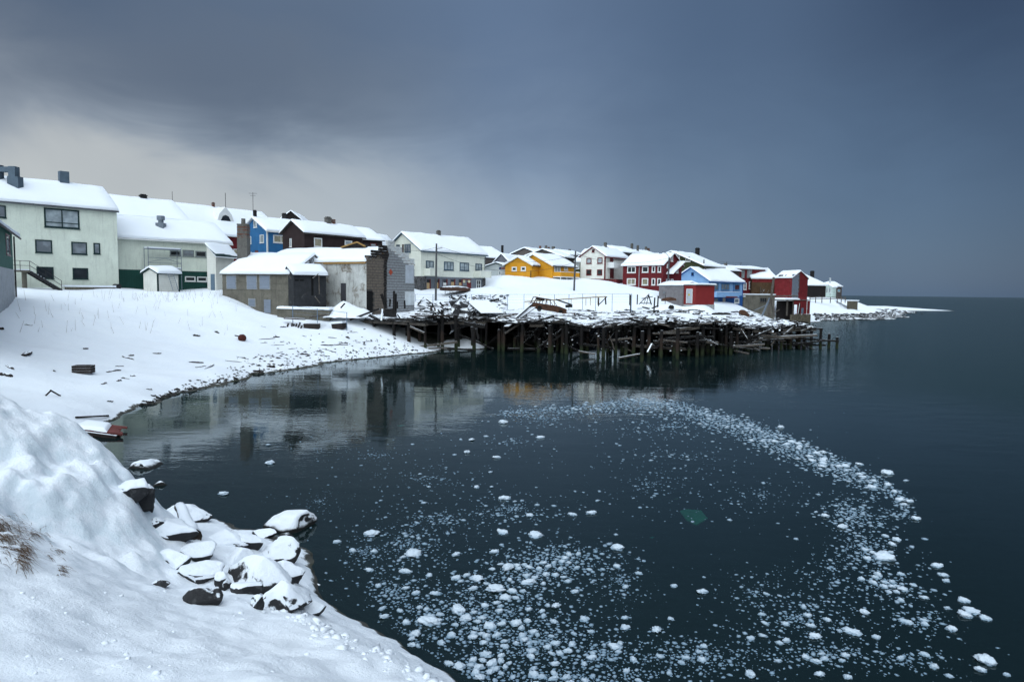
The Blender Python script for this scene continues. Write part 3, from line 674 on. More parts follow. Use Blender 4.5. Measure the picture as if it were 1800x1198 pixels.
b = MB(); rows = [[(a + u * k + v * q + zz(A0.z + .03 + (hi - A0.z) / dep * q + .1), V((0, 0, 1))) for q in spread(-.37, dep, 4, .06)] for k in spread(-.37, L + .57, 4, .06)]; snow_sheet(b, rows, .26, 5); b.build('snow', SNOW, rf, smooth=True)
E = Face(a + zz(7), v, -u); panel(an, E, Z2.r(985, 880, 1022, 1040), DOORB, frame=None)

# scaffold, white hut, ladder
F = Face(H2.F.at(0, 0, 1.9), H2.F.a, H2.F.n); F.o.z = 7
sc_ = thing('scaffold', 'light steel scaffold with two snowy decks in front of the store wall', 'scaffold', F.at(F.px(290, 500)[0], 5.4, 0))
kl, kr = F.px(261, 470)[0], F.px(319, 470)[0]; zt = F.px(290, 435)[1]
for k in (kl, kr):
    for o_ in (0, -1.2):
        b = MB(); b.tube(F.at(k, 5.0, o_), F.at(k, zt, o_), .035, n=6); b.build('upright', METAL, sc_)
for zy in (437, 471.5):
    z = F.px(290, zy)[1]; b = MB(); fbox(b, F, min(kl, kr), max(kl, kr), z - .1, z, -1.2, 0); d = b.build('deck_board', METAL, sc_); b = MB(); fbox(b, F, min(kl, kr), max(kl, kr), z + .002, z + .14, -1.15, -.02); b.build('snow', SNOW, d)
for zy in (453.5, 462.5):
    z = F.px(290, zy)[1]; b = MB(); b.tube(F.at(kl, z, 0), F.at(kr, z, 0), .028, n=6); b.build('guard_rail', METAL, sc_)
b = MB(); zA, zB = F.px(290, 462)[1], F.px(290, 454)[1]; km = (kl + kr) / 2; b.tube(F.at(kl, zA, 0), F.at(km, zB, 0), .022, n=6); b.tube(F.at(km, zB, 0), F.at(kr, zA, 0), .022, n=6); b.build('brace', METAL, sc_)
h = House('white_hut', 'small white plank hut with dark corner posts under a snow cap below the scaffold', (277, 74), (314.5, 76.5), 480.5, (270, 473), 4.9, WHITEB, TRIMG, oh=.25, gh=.2, snow=.3, hw=1.1, rise=.5, gut=False, cat='shed')
for k in (0, h.L):
    b = MB(); fbox(b, h.F, k - .09, k + .09, 4.9, h.ze, -.03, .04); b.build('corner_post', TRIMG, h.root)
Fl = Face(h.F.at(0, 0, .1), h.F.a, h.F.n); Fl.o.z = 6
k0, z1 = Fl.px(293, 476); k1, z0 = Fl.px(303.5, 511); ld = thing('ladder', 'thin metal ladder leaning on the front of the small white hut', 'ladder', Fl.at(k0, z0, 1.0))
for k in (k0, k1):
    b = MB(); b.tube(Fl.at(k, z0, .9), Fl.at(k, z1, .05), .03, n=6); b.build('stile', METAL, ld)
for i in range(9):
    t = (i + .7) / 9.4; b = MB(); b.tube(Fl.at(k0, z0 + (z1 - z0) * t, .9 - .85 * t), Fl.at(k1, z0 + (z1 - z0) * t, .9 - .85 * t), .018, n=6); b.build('rung', METAL, ld)

# roofs behind the store
h = House('gabled_house', 'house behind the store showing a broad snow roof with dark barge board and black chimney', (326, 97), (150, 88), 388, (298, 352), 6, WHITEB, BLACKB, oh=.5, gh=.5, snow=.25, gut=False)
h.chimney(Z2.r(303, 125, 369, 185), CHIMB)
p = h.P(h.L * .02, h.w, .3) if hasattr(h, 'P') else None
b = MB(); b.tube(h.P(-.4, h.w, .1), h.P(-.4, h.w, 1.6), .03, n=6); b.build('finial', IRON, h.root)
h = House('long_red_house', 'long dark red house behind the store with an immense snow roof and a small dormer', (505, 116), (296, 100), 421, (466, 372.5), 7, RED, WHITE, hw=7.5, oh=.5, gh=.3, snow=.3, gut=False)
h.C1 = h.C1; h.win('F', Z2.r(1200, 640, 1240, 690), WHITE, GLW, nv=0); h.win('F', Z3.r(198, 340, 214, 395), WHITE, GLL, nv=0)
h.chimney(Z2.r(993, 200, 1020, 235), BRICK)
q = plane(397, 390, h.C0 + h.v * h.w * .42, h.v); b = MB(); uu = h.u; vv = h.v
b.prism([q - uu * 1.5, q + uu * 1.5, q + uu * 1.0 + V((0, 0, 1.3)), q + V((0, 0, 2.4)), q - uu * 1.0 + V((0, 0, 1.3))], vv * 4); dm = b.build('dormer', WHITE, h.root)
b = MB(); b.prism([q - uu * .95 - vv * .03, q + uu * .95 - vv * .03, q + uu * .5 + V((0, 0, .9)) - vv * .03, q + V((0, 0, 1.1)) - vv * .03, q - uu * .5 + V((0, 0, .9)) - vv * .03], vv * .02); b.build('window', GL, dm)
b = MB(); b.tube(q + V((0, 0, 2.3)), q + V((0, 0, 4.6)), .04, n=6); b.build('finial', IRON, dm)
h = House('dark_gabled_house', 'far house showing only its black gable and chimney above the blue house roof', (494, 120), (512, 127), 386, (480.5, 369), 8, BLACKB, BLACKB, hw=1.7, oh=.3, gh=.2, snow=.2, gut=False)
h.chimney(Z3.r(600, 135, 650, 180), CHIMB)

# blue house
h = House('blue_house', 'bright blue clapboard house with white corner boards behind the tall brick chimney', (469.3, 92), (572, 99), 404.7, (446.2, 379.8), 6.5, BLUE, WHITE, snow=.24, gh=.35)
for r, m_ in (((345, 195, 375, 260), GLC), ((402, 325, 438, 400), GLC), ((298, 340, 322, 410), GLC), ((303, 485, 328, 540), GL)): h.win('E', Z3.r(*r), WHITE, m_, nv=0)
h.win('F', Z3.r(522, 330, 662, 402), WHITE, GLW, nv=1, fw=.14); h.door('E', Z3.r(358, 470, 386, 540), DOORR)
b = MB(); fbox(b, h.F, -.06, .12, 6.5, h.ze, -.02, .05); fbox(b, h.E, -.03, .12, 6.5, h.ze, -.02, .05); b.build('corner_board', WHITE, h.root)
h.chimney(Z3.r(340, 108, 370, 152), CHIMB)
q = plane(445, 378, h.C0 + h.v * h.w, h.v); b = MB(); t_ = plane(445, 338, h.C0 + h.v * h.w, h.v).z
b.tube(q - V((0, 0, .6)), V((q.x, q.y, t_)), .03, n=6); b.tube(V((q.x - .55, q.y, t_ - .15)), V((q.x + .55, q.y, t_ - .15)), .02, n=6); b.tube(V((q.x - .35, q.y, t_ - .45)), V((q.x + .35, q.y, t_ - .45)), .02, n=6); b.build('antenna', IRON, h.root)

# brown house and its extension
h = House('brown_house', 'dark brown plank house with white windows on the rise behind the burnt building', (535, 84), (637, 91.5), 407.6, (515.4, 385), 6.5, BROWN, surf('brown_barge', (.05, .045, .04), .7), oh=.3, gh=.35, snow=.24)
h.win('F', Z3.r(895, 355, 968, 437), WHITE, GLW, nv=0, fw=.13); h.win('F', Z4.r(358, 232, 428, 278), WHITE, GLC, nv=0, fw=.13); h.win('E', Z3.r(675, 360, 692, 437), WHITE, GLC, nv=0)
h.chimney(Z3.r(995, 170, 1052, 212), CHIMG); h.chimney(Z3.r(1054, 185, 1090, 216), BRICK, cap=False)
h = House('brown_outhouse', 'brown house with a red framed window just right of the dark brown plank house', (672, 98), (618, 95.5), 423.5, (647, 400.5), 6.8, BROWN, ROOFD, oh=.3, gh=.3, snow=.25, gut=False)
h.win('F', Z4.r(603, 258, 660, 292), TRIMR, GLC, nv=0)
h = House('white_roofed_house', 'far snow roof peeking out between the brown houses and the cream house gable', (690, 118), (660, 113), 431, (681, 413), 7.5, WHITEB, WHITE, oh=.3, gh=.3, snow=.3, gut=False)

# grey concrete house with boarded windows
CB = 2.6
h = House('concrete_house', 'grey board-marked concrete house with pale boarded windows and a tall brick stack', (512.5, 71.5), (390.6, 74), 481.8, (509.6, 455), CB, CONC, surf('concrete_eave', (.09, .085, .075), .8), hw=4.2, rise=2.1, oh=.25, gh=.12, snow=.3, gut=False, gable=SHING)
for r in ((100, 700, 180, 818), (285, 700, 370, 822), (402, 697, 490, 820), (300, 915, 356, 978)):
    k0, k1, z0, z1 = h.F.rect(Z3.r(*r)); b = MB(); fbox(b, h.F, k0 - .07, k1 + .07, z0 - .07, z1 + .07, -.03, .03); w_ = b.build('window', CONCL, h.root); b = MB()
    zc = z0
    while zc < z1 - .05: fbox(b, h.F, k0, k1, zc + .006, min(z1, zc + .33), .0, .06); zc += .335
    b.build('boarding', BOARDED, w_)
h.door('F', Z3.r(440, 918, 500, 1040), BOARDED)
for zy in (828, 770):                                   # shuttering ledges
    z = h.F.px(*Z3.p(360, zy))[1]; b = MB(); fbox(b, h.F, .0, h.L, z - .03, z + .03, -.02, .035); b.build('shutter_line', CONC, h.root)
o = h.C0 + h.v * (h.w * .75); q = plane(429, 466, o, h.v); t_ = plane(429, 394, o, h.v).z; d_ = q.y
ch = MB(); hw_ = 17.2 / FPX * d_ / 2; a = V((q.x, q.y, q.z - .9)); ch.box(a + V((-hw_, -hw_ * .9, 0)), (hw_ * 2, 0, 0), (0, hw_ * 1.8, 0), (0, 0, (t_ - a.z) * .72)); stk = ch.build('chimney', CHIMG, h.root)
# upper courses of loose brick
zc = a.z + (t_ - a.z) * .72 + .003; row = 0
while zc < t_:
    c = MB(); jx = rng.uniform(-.02, .02); hh = .155
    for i in range(4):
        c.box((q.x - hw_ + jx + i * hw_ / 2 + .008, q.y - hw_ * .9, zc), (hw_ / 2 - .016, 0, 0), (0, hw_ * 1.8 + rng.uniform(-.03, .03), 0), (0, 0, hh - .015))
    c.build('brick_course', BRICK if row % 5 in (0, 2) else CHIMG, stk); zc += hh; row += 1
c = MB(); c.tube((q.x, q.y, t_ + .05), (q.x, q.y, t_ + .62), .24, .22, n=12); c.build('chimney_pot', CHIMG, stk)
c = MB(); b_ = plane(429, 477, h.C0 + h.v * h.w * .42, h.v); c.box(b_ + V((-.75, -.3, -.3)), (1.2, 0, 0), (0, .7, 0), (0, 0, .75)); c.build('chimney_base', BRICK, h.root)
HC = h
# timber lean-to between
h = House('timber_lean_to', 'tumbledown black timber lean-to with sagging snow roof joining the concrete house and the burnt building', (516, 70.2), (573, 72.2), 483, (512, 468), 2.8, surf('black_planks', (.030, .032, .036), .9, .2, 2, boards='h', bstep=.22, stain=(1.6, .55, .8, (.09, .09, .09))), ROOFD, hw=1.7, rise=.75, oh=.25, gh=.15, snow=.38, gut=False, cat='shed')
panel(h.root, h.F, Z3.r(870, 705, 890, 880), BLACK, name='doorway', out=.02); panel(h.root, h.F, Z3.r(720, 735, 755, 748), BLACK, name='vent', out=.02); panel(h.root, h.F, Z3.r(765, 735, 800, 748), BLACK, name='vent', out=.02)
for x0, y0, x1, y1 in ((660, 690, 685, 730), (885, 725, 935, 683), (940, 700, 945, 870), (905, 890, 950, 950)):
    a, b_ = Z3.p(x0, y0), Z3.p(x1, y1); c = MB(); c.bar(plane(*a, h.F.at(0, 0, .25), h.F.n), plane(*b_, h.F.at(0, 0, .3), h.F.n), .09, .09); c.build('loose_board', TIMBER, h.root)

# white burnt building with stepped block gable
BB = 2.9
h = House('burnt_building', 'fire-scarred white rendered building with a stepped concrete block gable and snow roof', (643.8, 72), (455, 80), 461, (682, 433), BB, RENDERW, TRIMY, hw=4.1, oh=.12, gh=0.0, snow=.32, gut=False, cat='building', roof_on=True)
HB = h
h.door('F', Z4.r(325, 640, 372, 812), DOORK)
b = MB(); fbox(b, h.F, .0, h.F.px(570, 462)[0], h.ze - .14, h.ze + .02, .02, .16); b.build('fascia', TRIMY, h.root)
b = MB(); q0 = plane(600, 436, h.C0 + h.v * h.w * .85, h.v); q1 = plane(642, 434, h.C0 + h.v * h.w * .85, h.v); q2 = plane(628, 427, h.C0 + h.v * h.w * .85, h.v)
b.prism([q0, q1, q2], h.v * 1.6); hd = b.build('roof_hatch', BLACKB, h.root); b = MB(); b.bar(q0 + V((0, -.05, .08)), q2 + V((0, -.05, .1)), .2, .14); b.bar(q2 + V((0, -.05, .1)), q1 + V((0, -.05, .08)), .2, .14); b.build('barge_board', TRIMY, hd)
E = h.E; W2 = 2 * h.w; BHt, BW = .30, .615
def rake(s_): return (h.ze + (h.zr - h.ze) * (s_ / h.w if s_ < h.w else (W2 - s_) / h.w))
proto = {}
def block_mesh(m_, wd):
    key = (m_.name, wd)
    if key not in proto:
        b = MB(); g = .02; x0, x1, z0, z1 = g, wd - g, g, BHt - g; e = .018
        b.add([(x0, 0, z0), (x1, 0, z0), (x1, 0, z1), (x0, 0, z1), (x0, -.27, z0), (x1, -.27, z0), (x1, -.27, z1), (x0, -.27, z1), (x0 + e, .015, z0 + e), (x1 - e, .015, z0 + e), (x1 - e, .015, z1 - e), (x0 + e, .015, z1 - e)],
              [(8, 9, 10, 11), (0, 1, 9, 8), (1, 2, 10, 9), (2, 3, 11, 10), (3, 0, 8, 11), (4, 7, 6, 5), (0, 4, 5, 1), (1, 5, 6, 2), (2, 6, 7, 3), (3, 7, 4, 0)])
        me_ = bpy.data.meshes.new('block'); me_.from_pydata(b.v, [], b.f); me_.materials.append(m_); me_.update(); proto[key] = me_
    return proto[key]
def burnt_mat():
    m, t, b = material('fire_stained_block'); P = t.new('ShaderNodeNewGeometry').outputs['Position']; z = t.sep(P)[2]
    k = t.vm('DOT_PRODUCT', t.vm('SUBTRACT', P, tuple(E.o)), tuple(E.a), out=1)
    n1_ = t.m('SUBTRACT', t.noise(P, .9, 5, .65, .3), .5); n2_ = t.m('SUBTRACT', t.noise(P, 3.2, 5, .65), .5); kb = E.px(*Z4.p(745, 500))[0]; wob = t.m('ADD', t.m('MULTIPLY', n1_, 1.5), t.m('MULTIPLY', n2_, .5))
    grey = t.mix(t.m('ADD', t.m('MULTIPLY', n2_, 1.4), .5, clamp=True), (.20, .21, .22), (.33, .345, .36)); brown = t.mix(t.m('ADD', t.m('MULTIPLY', n2_, 1.6), .5, clamp=True), (.10, .082, .066), (.22, .185, .155))
    c = t.mix(t.ss(t.m('ADD', k, wob), kb + .25, kb - .35), grey, brown)
    band = t.gauss(t.m('ADD', k, t.m('MULTIPLY', wob, .7)), kb, .36)
    top = t.m('MULTIPLY', t.ss(t.m('ADD', z, t.m('MULTIPLY', wob, 1.2)), h.ze - .1, h.ze + 1.1), t.ss(t.m('ADD', k, wob), kb + .9, kb + .2))
    foot = t.m('MULTIPLY', t.gauss(t.m('ADD', k, wob), .6, .75), t.ss(t.m('ADD', z, wob), BB + 4.2, BB + 2.2))
    soot = t.m('ADD', t.m('ADD', t.m('MULTIPLY', band, .95), t.m('MULTIPLY', top, 1.0)), t.m('MULTIPLY', foot, .75), clamp=True)
    t.put(b.inputs['Base Color'], t.mix(t.ss(t.m('ADD', soot, t.m('MULTIPLY', n2_, .7)), .30, .75), c, (.022, .019, .018))); b.inputs['Roughness'].default_value = .92; b.inputs['Specular IOR Level'].default_value = .2
    bp = t.new('ShaderNodeBump'); bp.inputs['Strength'].default_value = .6; bp.inputs['Distance'].default_value = .03; t.put(bp.inputs['Height'], n2_); t.put(b.inputs['Normal'], bp.outputs[0]); return m
BURNT = burnt_mat()
rot = Matrix((E.a, E.n, V((0, 0, 1)))).transposed().to_4x4()
dk0, dk1, dz0, dz1 = E.rect(Z4.r(570, 713, 626, 950)); rb = random.Random(3); nblk = 0
row = 0; z = BB + .1; zpk = h.zr + .78
while z < zpk:
    zc = z + BHt / 2; stp = BHt * 2
    # stepped outline: two courses to a step, a little above the roof line
    zq = BB + .1 + math.floor((z - BB - .1) / stp) * stp
    smin, smax = 0.0, W2
    if zq + .02 > h.ze + .30: smin = min(h.w - .5, (zq - h.ze - .30) / (zpk - .35 - h.ze) * h.w); smax = W2 - smin
    smin = round(smin / (BW / 2)) * BW / 2
    s_ = smin - (BW / 2 if row % 2 and smin == 0 else 0)
    while s_ < smax - .1:
        a0, a1 = max(s_, smin), min(s_ + BW, smax); s_ += BW
        if a1 - a0 < .12: continue
        sc2 = (a0 + a1) / 2
        if dk0 - .05 < sc2 < dk1 + .1 and zc < dz1: continue
        x_, y_ = proj(E.at(sc2, zc)); lx, ly = (x_ - 540) * 5.445, (y_ - 380) * 5.445
        if lx > 780 and ly < 300 + (lx - 770) * .90 - 8: m_ = BLOCKW
        else: m_ = BURNT
        o_ = bpy.data.objects.new('block', block_mesh(m_, round(a1 - a0, 2))); COL.objects.link(o_)
        o_.parent = h.root; o_.matrix_local = Matrix.Translation(E.at(a0, z, .03 + rb.uniform(-.006, .01)) - h.root.location) @ rot; nblk += 1
    z += BHt; row += 1
MORTAR = surf('dark_mortar', (.07, .066, .062), .95, .2, 2)
b = MB(); b.prism([E.at(.03, BB, 0), E.at(W2 - .03, BB, 0), E.at(W2 - .03, h.ze, 0), E.at(h.w, h.zr - .05, 0), E.at(.03, h.ze, 0)], E.n * .018); b.build('mortar_bed', MORTAR, h.root)
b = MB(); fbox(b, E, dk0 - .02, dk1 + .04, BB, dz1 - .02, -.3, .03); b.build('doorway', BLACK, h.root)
b = MB(); k0, z0 = E.px(*Z4.p(795, 535)); c = E.at(k0, z0, .06); b.prism([c - E.a * .32, c + V((0, 0, -.36)), c + E.a * .32, c + V((0, 0, .36))], E.n * .03); b.build('warning_sign', surf('orange_sign', (.42, .07, .035), .6), h.root)
panel(h.root, Face(E.at(0, 0, .05), E.a, E.n), Z4.r(940, 470, 1018, 640), surf('pale_patch', (.46, .50, .55), .8, .12, 1.5), name='wall_panel', out=.03)
panel(h.root, Face(E.at(0, 0, .05), E.a, E.n), Z4.r(936, 720, 1018, 850), surf('white_sheet', (.60, .64, .66), .7), name='wall_panel', out=.06)
k0, z0 = E.px(*Z4.p(943, 445)); b = MB(); b.tube(E.at(k0, z0, -.4), E.at(k0, E.px(*Z4.p(943, 268))[1], -.4), .1, n=8); b.build('flue', surf('rusty_flue', (.05, .03, .025), .8), h.root)

# ------------------------------------------------------------------ houses, middle and right
h = House('cream_house', 'cream clapboard house with two balconies over a grey stone ground floor, slate blue trim', (739.9, 95), (853, 105), 439.5, (708, 406.5), 4.6, CREAMB, TRIMB, oh=.3, gh=.3, snow=.26)
zb = h.F.px(745, 485.5)[1]
b = MB(); fbox(b, h.F, .0, h.L, 4.5, zb, -.1, .04); b.build('ground_floor_wall', GREYW, h.root)
b = MB(); fbox(b, h.E, -.04, 2 * h.w, 4.5, zb, -.1, .045); b.build('gable_ground_floor', STONE, h.root)
for k0, k1 in ((-.045, h.F.px(*Z5.p(545, 900))[0]), (h.F.px(*Z5.p(1335, 900))[0], h.L + .02)):
    b = MB(); fbox(b, h.F, k0, k1, 4.5, zb - .01, -.05, .10); b.build('stone_pier', STONE, h.root)
for r, nv in (((548, 545, 655, 655), 1), ((800, 558, 935, 678), 2), ((1022, 570, 1150, 685), 1), ((1243, 585, 1333, 685), 1)): h.win('F', Z5.r(*r), TRIMB, GLC, nv=nv, fw=.12)
for r in ((250, 310, 335, 428), (135, 318, 183, 390)): h.win('E', Z5.r(*r), TRIMB, GLL, nv=1)
Fg = Face(h.F.at(0, 0, .045), h.F.a, h.F.n)
for r, m_ in (((548, 800, 615, 948), PLY), ((672, 800, 738, 945), PLY), ((780, 800, 850, 945), WHITE), ((890, 800, 960, 925), PLY), ((1003, 800, 1062, 940), PLY)):
    w_ = window(h.root, Fg, Z5.r(*r), surf('grey_jamb', (.13, .12, .14), .7), GL, nv=0, fw=.1, sill=False); x0, y0, x1, y1 = r
    k0, k1, z0, z1 = Fg.rect(Z5.r(x0 + 8, (y0 + y1) / 2 - 20, x1 - 18, y1)); b = MB(); fbox(b, Fg, k0, k1, z0, z1, .02, .045); b.build('boarding', m_, w_)
    k0, k1, z0, z1 = Fg.rect(Z5.r(x1 - 16, y0, x1 - 4, y1)); b = MB(); fbox(b, Fg, k0, k1, z0, z1, .0, .07); b.build('jamb', TRIMR, w_)
window(h.root, Fg, Z5.r(1255, 815, 1315, 940), WHITE, GL, nv=1, nh=1)
panel(h.root, Fg, Z5.r(1122, 845, 1180, 975), TRIMR)
for x_ in (1083, 1152):
    k, z = Fg.px(*Z5.p(x_, 830)); b = MB(); fbox(b, Fg, k - .2, k + .2, z - .24, z + .24, .0, .06); b.build('notice_board', surf('cream_notice', (.62, .56, .36), .6), h.root)
panel(h.root, Fg, Z5.r(1066, 800, 1180, 815), TRIMR, name='lintel', out=.07)
h.balcony('F', Z5.r(520, 655, 690, 742), CREAMB, 1.3, WHITE); h.balcony('F', Z5.r(1225, 690, 1380, 768), CREAMB, 1.3, WHITE)
h.chimney(Z5.r(697, 128, 755, 176), CHIMG)
HCR = h
# overturned boat on trestles
p = T(801, 516); bt = thing('overturned_boat', 'brown rowing boat turned upside down on trestles in front of the cream house', 'boat', p)
u = (W(826, 512, 95.5) - W(776, 512, 90.5)); u.z = 0; Lb = u.length; u.normalize(); vv = V((-u.y, u.x, 0)); c0 = V((p.x, p.y, p.z + .35)) - u * Lb / 2
secs = []
for i in range(13):
    t = i / 12; wd = .82 * math.sin(math.pi * (.06 + .9 * t)) ** .6; ht = .72 * math.sin(math.pi * (.12 + .8 * t)) ** .5
    secs.append([c0 + u * Lb * t + vv * (wd * math.cos(a)) + V((0, 0, ht * max(0, math.sin(a)) + .10 * (2 * t - 1) ** 2)) for a in [math.pi * k / 10 for k in range(11)]])
b = MB(); b.add([q for s_ in secs for q in s_], [(i * 11 + j, i * 11 + j + 1, i * 11 + j + 12, i * 11 + j + 11) for i in range(12) for j in range(10)] + [tuple(range(11)), tuple(range(132, 143))]); b.build('hull', surf('brown_hull', (.075, .040, .028), .7, .2, 2, boards='h', bstep=.14, snow=.42), bt, smooth=True)
b = MB(); b.bar(c0 + V((0, 0, .72)) + u * .5, c0 + u * (Lb - .5) + V((0, 0, .72)), .07, .12); b.build('keel', TIMBER, bt)
for t in (.25, .42, .75):
    for sg in (-.6, .6):
        q = c0 + u * Lb * t + vv * sg; b = MB(); b.bar(q - V((0, 0, .75)), q + V((0, 0, .08)), .07, .07); b.build('trestle_leg', TIMBER, bt)

# grey houses and the pale hut behind
h = House('grey_roof_house', 'house with broad snow roof standing just behind the right end of the cream house', (893, 128), (838, 122), 455, (884, 434), 7, surf('brown_grey_boards', (.10, .085, .08), .8, .1), ROOFD, hw=4.5, oh=.3, gh=.3, snow=.25, gut=False); h.chimney((881, 431, 885, 436), CHIMB, cap=False)
h = House('grey_gable_house', 'small grey house with a pointed gable behind the pale signboard hut', (894, 121), (920, 127), 461, (881.5, 444.5), 7, surf('slate_grey_boards', (.15, .155, .18), .8, .1), ROOFD, oh=.25, gh=.2, snow=.22, gut=False)
h = House('pale_kiosk', 'small pale hut with a dark blue signboard left of the yellow house', (892, 112), (906, 117), 469.5, (877.4, 459.8), 6.8, surf('pale_grey_boards', (.46, .50, .50), .8, .06), TRIMG, hw=1.9, oh=.25, gh=.3, snow=.2, gut=False, cat='hut')
sg = panel(h.root, h.E, Z6.r(207, 445, 297, 475), surf('navy_sign', (.012, .028, .12), .5), name='signboard', out=.06); Es = Face(h.E.at(0, 0, .07), h.E.a, h.E.n)
k0, k1, z0, z1 = h.E.rect(Z6.r(228, 449, 292, 470)); b = MB()
for i in range(7):
    ka = k0 + (k1 - k0) * (i + .12) / 7; kb = k0 + (k1 - k0) * (i + .78) / 7; zz0 = z0 + (z1 - z0) * (.28 if i % 2 else .15); fbox(b, h.E, ka, kb, zz0, z1 - (z1 - z0) * .25, .06, .07)
b.build('lettering', surf('orange_letters', (.55, .22, .05), .6), sg)
h.win('E', Z6.r(195, 495, 232, 547), WHITE, GLC, nv=0); h.win('E', Z6.r(236, 503, 252, 528), WHITE, GLL, nv=0)

# yellow house: two staggered blocks
h = House('yellow_house', 'yellow house block with two small white windows in its low gable facing left', (934.8, 108), (955, 112.5), 465.4, (911.4, 448.5), 6.0, YELLOW, surf('dark_eave', (.05, .055, .06), .7), oh=.3, gh=.35, snow=.24)
zf = h.F.px(938, 488.5)[1]; b = MB(); fbox(b, h.F, -.03, h.L, 5.5, zf, -.1, .04); fbox(b, h.E, -.03, 2 * h.w, 5.5, zf, -.1, .042); b.build('foundation', CONCL, h.root)
b = MB(); sl = (h.zr - h.ze) / h.w
for q0, q1 in ((-.33, h.w), (2 * h.w + .33, h.w)): b.bar(h.P(-.38, q0, .06), h.P(-.38, q1, .06), .06, .2)
b.build('barge_board', WHITE, h.root)
for r in ((372, 440, 438, 497), (492, 437, 558, 495)): h.win('E', Z6.r(*r), WHITE, GL, nv=0, fw=.17)
b = MB(); k, z = h.E.px(*Z6.p(625, 490)); b.tube(h.E.at(k, 6.2, .1), h.E.at(k, z, .1), .06, n=6); b.build('downpipe', IRON, h.root)
h = House('yellow_balcony_house', 'yellow house wing with a long yellow balcony on white posts', (971.5, 109), (1010.5, 114), 466.5, (938.8, 444.2), 6.0, YELLOW, surf('dark_eave', (.05, .055, .06), .7), oh=.3, gh=.35, snow=.24)
zf = h.F.px(975, 488.8)[1]; b = MB(); fbox(b, h.F, -.03, h.L, 5.5, zf, -.1, .04); fbox(b, h.E, -.03, 2 * h.w, 5.5, zf, -.1, .042); b.build('foundation', surf('whitewashed_base', (.55, .58, .60), .8, .08), h.root)
b = MB()
for q0, q1 in ((-.33, h.w), (2 * h.w + .33, h.w)): b.bar(h.P(-.38, q0, .06), h.P(-.38, q1, .06), .06, .2)
b.build('barge_board', WHITE, h.root)
h.win('F', Z6.r(930, 430, 1012, 510), WHITE, GLC, nv=1, fw=.14, sill=False); h.win('F', Z6.r(1058, 435, 1106, 487), WHITE, GLC, nv=0, fw=.15)
g = h.balcony('F', Z6.r(915, 515, 1165, 572), YELLOW, 1.5, SNOW, slab=WHITE); k0, k1, z0, z1 = h.F.rect(Z6.r(915, 515, 1165, 572))
for t in (.03, .35, .68, .97):
    k = k0 + (k1 - k0) * t; b = MB(); fbox(b, h.F, k - .06, k + .06, 5.8, z0 - .152, 1.3, 1.42); b.build('post', WHITE, h.root)

# rooftops behind the yellow house
for nm, lb, p0, p1, ev, pk, chs in (
    ('grey_gabled_house', 'house behind the yellow house whose snow roof carries several chimneys', (950, 150), (985, 158), 448, (943.5, 434.5), ((947.5, 432, 951.5, 438, BRICK), (957.5, 431.5, 962, 439, CHIMG), (962.5, 434, 966.5, 438.5, BRICK), (969.5, 433, 975.5, 440, CHIMG))),
    ('snow_roofed_house', 'far house with black chimney and snow roof behind the yellow balcony wing', (1000, 155), (1030, 160), 448, (990, 438), ((999, 438, 1003.5, 442.5, CHIMB),)),
    ('brown_walled_house', 'brown house mostly hidden behind the utility pole right of the yellow wing', (1011, 127), (990, 122), 455, (1022, 440), ())):
    h = House(nm, lb, p0, p1, ev, pk, 7, surf('brown_grey_boards', (.10, .085, .08), .8, .1), ROOFD, hw=4.0, oh=.3, gh=.3, snow=.25, gut=False)
    for c in chs: h.chimney(c[:4], c[4], cap=False)
h = House('green_fronted_house', 'narrow dark green house front with tall white windows left of the red-trimmed white house', (1030, 121), (1012, 122), 459.5, (1022, 441), 6.5, OLIVE, WHITE, hw=4.0, rise=2.2, oh=.3, gh=.2, snow=.25, gut=False)
for r in ((1217, 372, 1262, 468), (1217, 505, 1262, 600)): h.win('F', Z6.r(*r), WHITE, GLC, nv=1)

# white house with red trim
h = House('red_trimmed_white_house', 'white house with dark red trim, red base and a balcony above its red door', (1064, 112), (1103, 119), 450, (1042.5, 431.5), 5.8, WHITEB, TRIMR, oh=.3, gh=.3, snow=.24)
zf = h.F.px(1064, 490)[1]; b = MB(); fbox(b, h.F, -.05, h.L, 5.4, zf, -.1, .06); fbox(b, h.E, -.05, 2 * h.w, 5.4, zf, -.1, .062); b.build('foundation', TRIMR, h.root)
b = MB(); fbox(b, h.F, -.05, .14, zf, h.ze, -.02, .05); fbox(b, h.E, -.03, .14, zf, h.ze, -.02, .05); b.build('corner_board', TRIMR, h.root)
for r in ((232, 325, 298, 400), (377, 318, 443, 397), (230, 475, 297, 550), (372, 475, 440, 550)): h.win('E', Z7.r(*r), TRIMR, GLC if r[1] < 400 else GL, nv=0, fw=.13)
h.win('E', Z7.r(305, 208, 338, 250), TRIMR, GL, nv=0)
h.balcony('F', Z7.r(505, 382, 590, 445), WHITE, 1.2, WHITE); h.door('F', Z7.r(540, 465, 588, 590), TRIMR); h.door('F', Z7.r(540, 312, 583, 375), TRIMR)
k, z = h.F.px(*Z7.p(600, 585)); b = MB(); fbox(b, h.F, k - 2.2, k, zf - 1.2, zf - .02, .07, 1.4); b.build('porch', TRIMR, h.root)
h.chimney(Z7.r(457, 128, 500, 178), CHIMG)
h = House('brown_gable_house', 'brown house with steep gable between the white house and the red house', (1124, 126), (1092, 122), 446, (1113.5, 433.8), 6.5, surf('brown_grey_boards', (.10, .085, .08), .8, .1), ROOFD, hw=3.4, oh=.35, gh=.3, snow=.24, gut=False)
h.chimney(Z7.r(812, 142, 846, 192), CHIMG); h.chimney(Z7.r(890, 165, 920, 225), CHIMG)
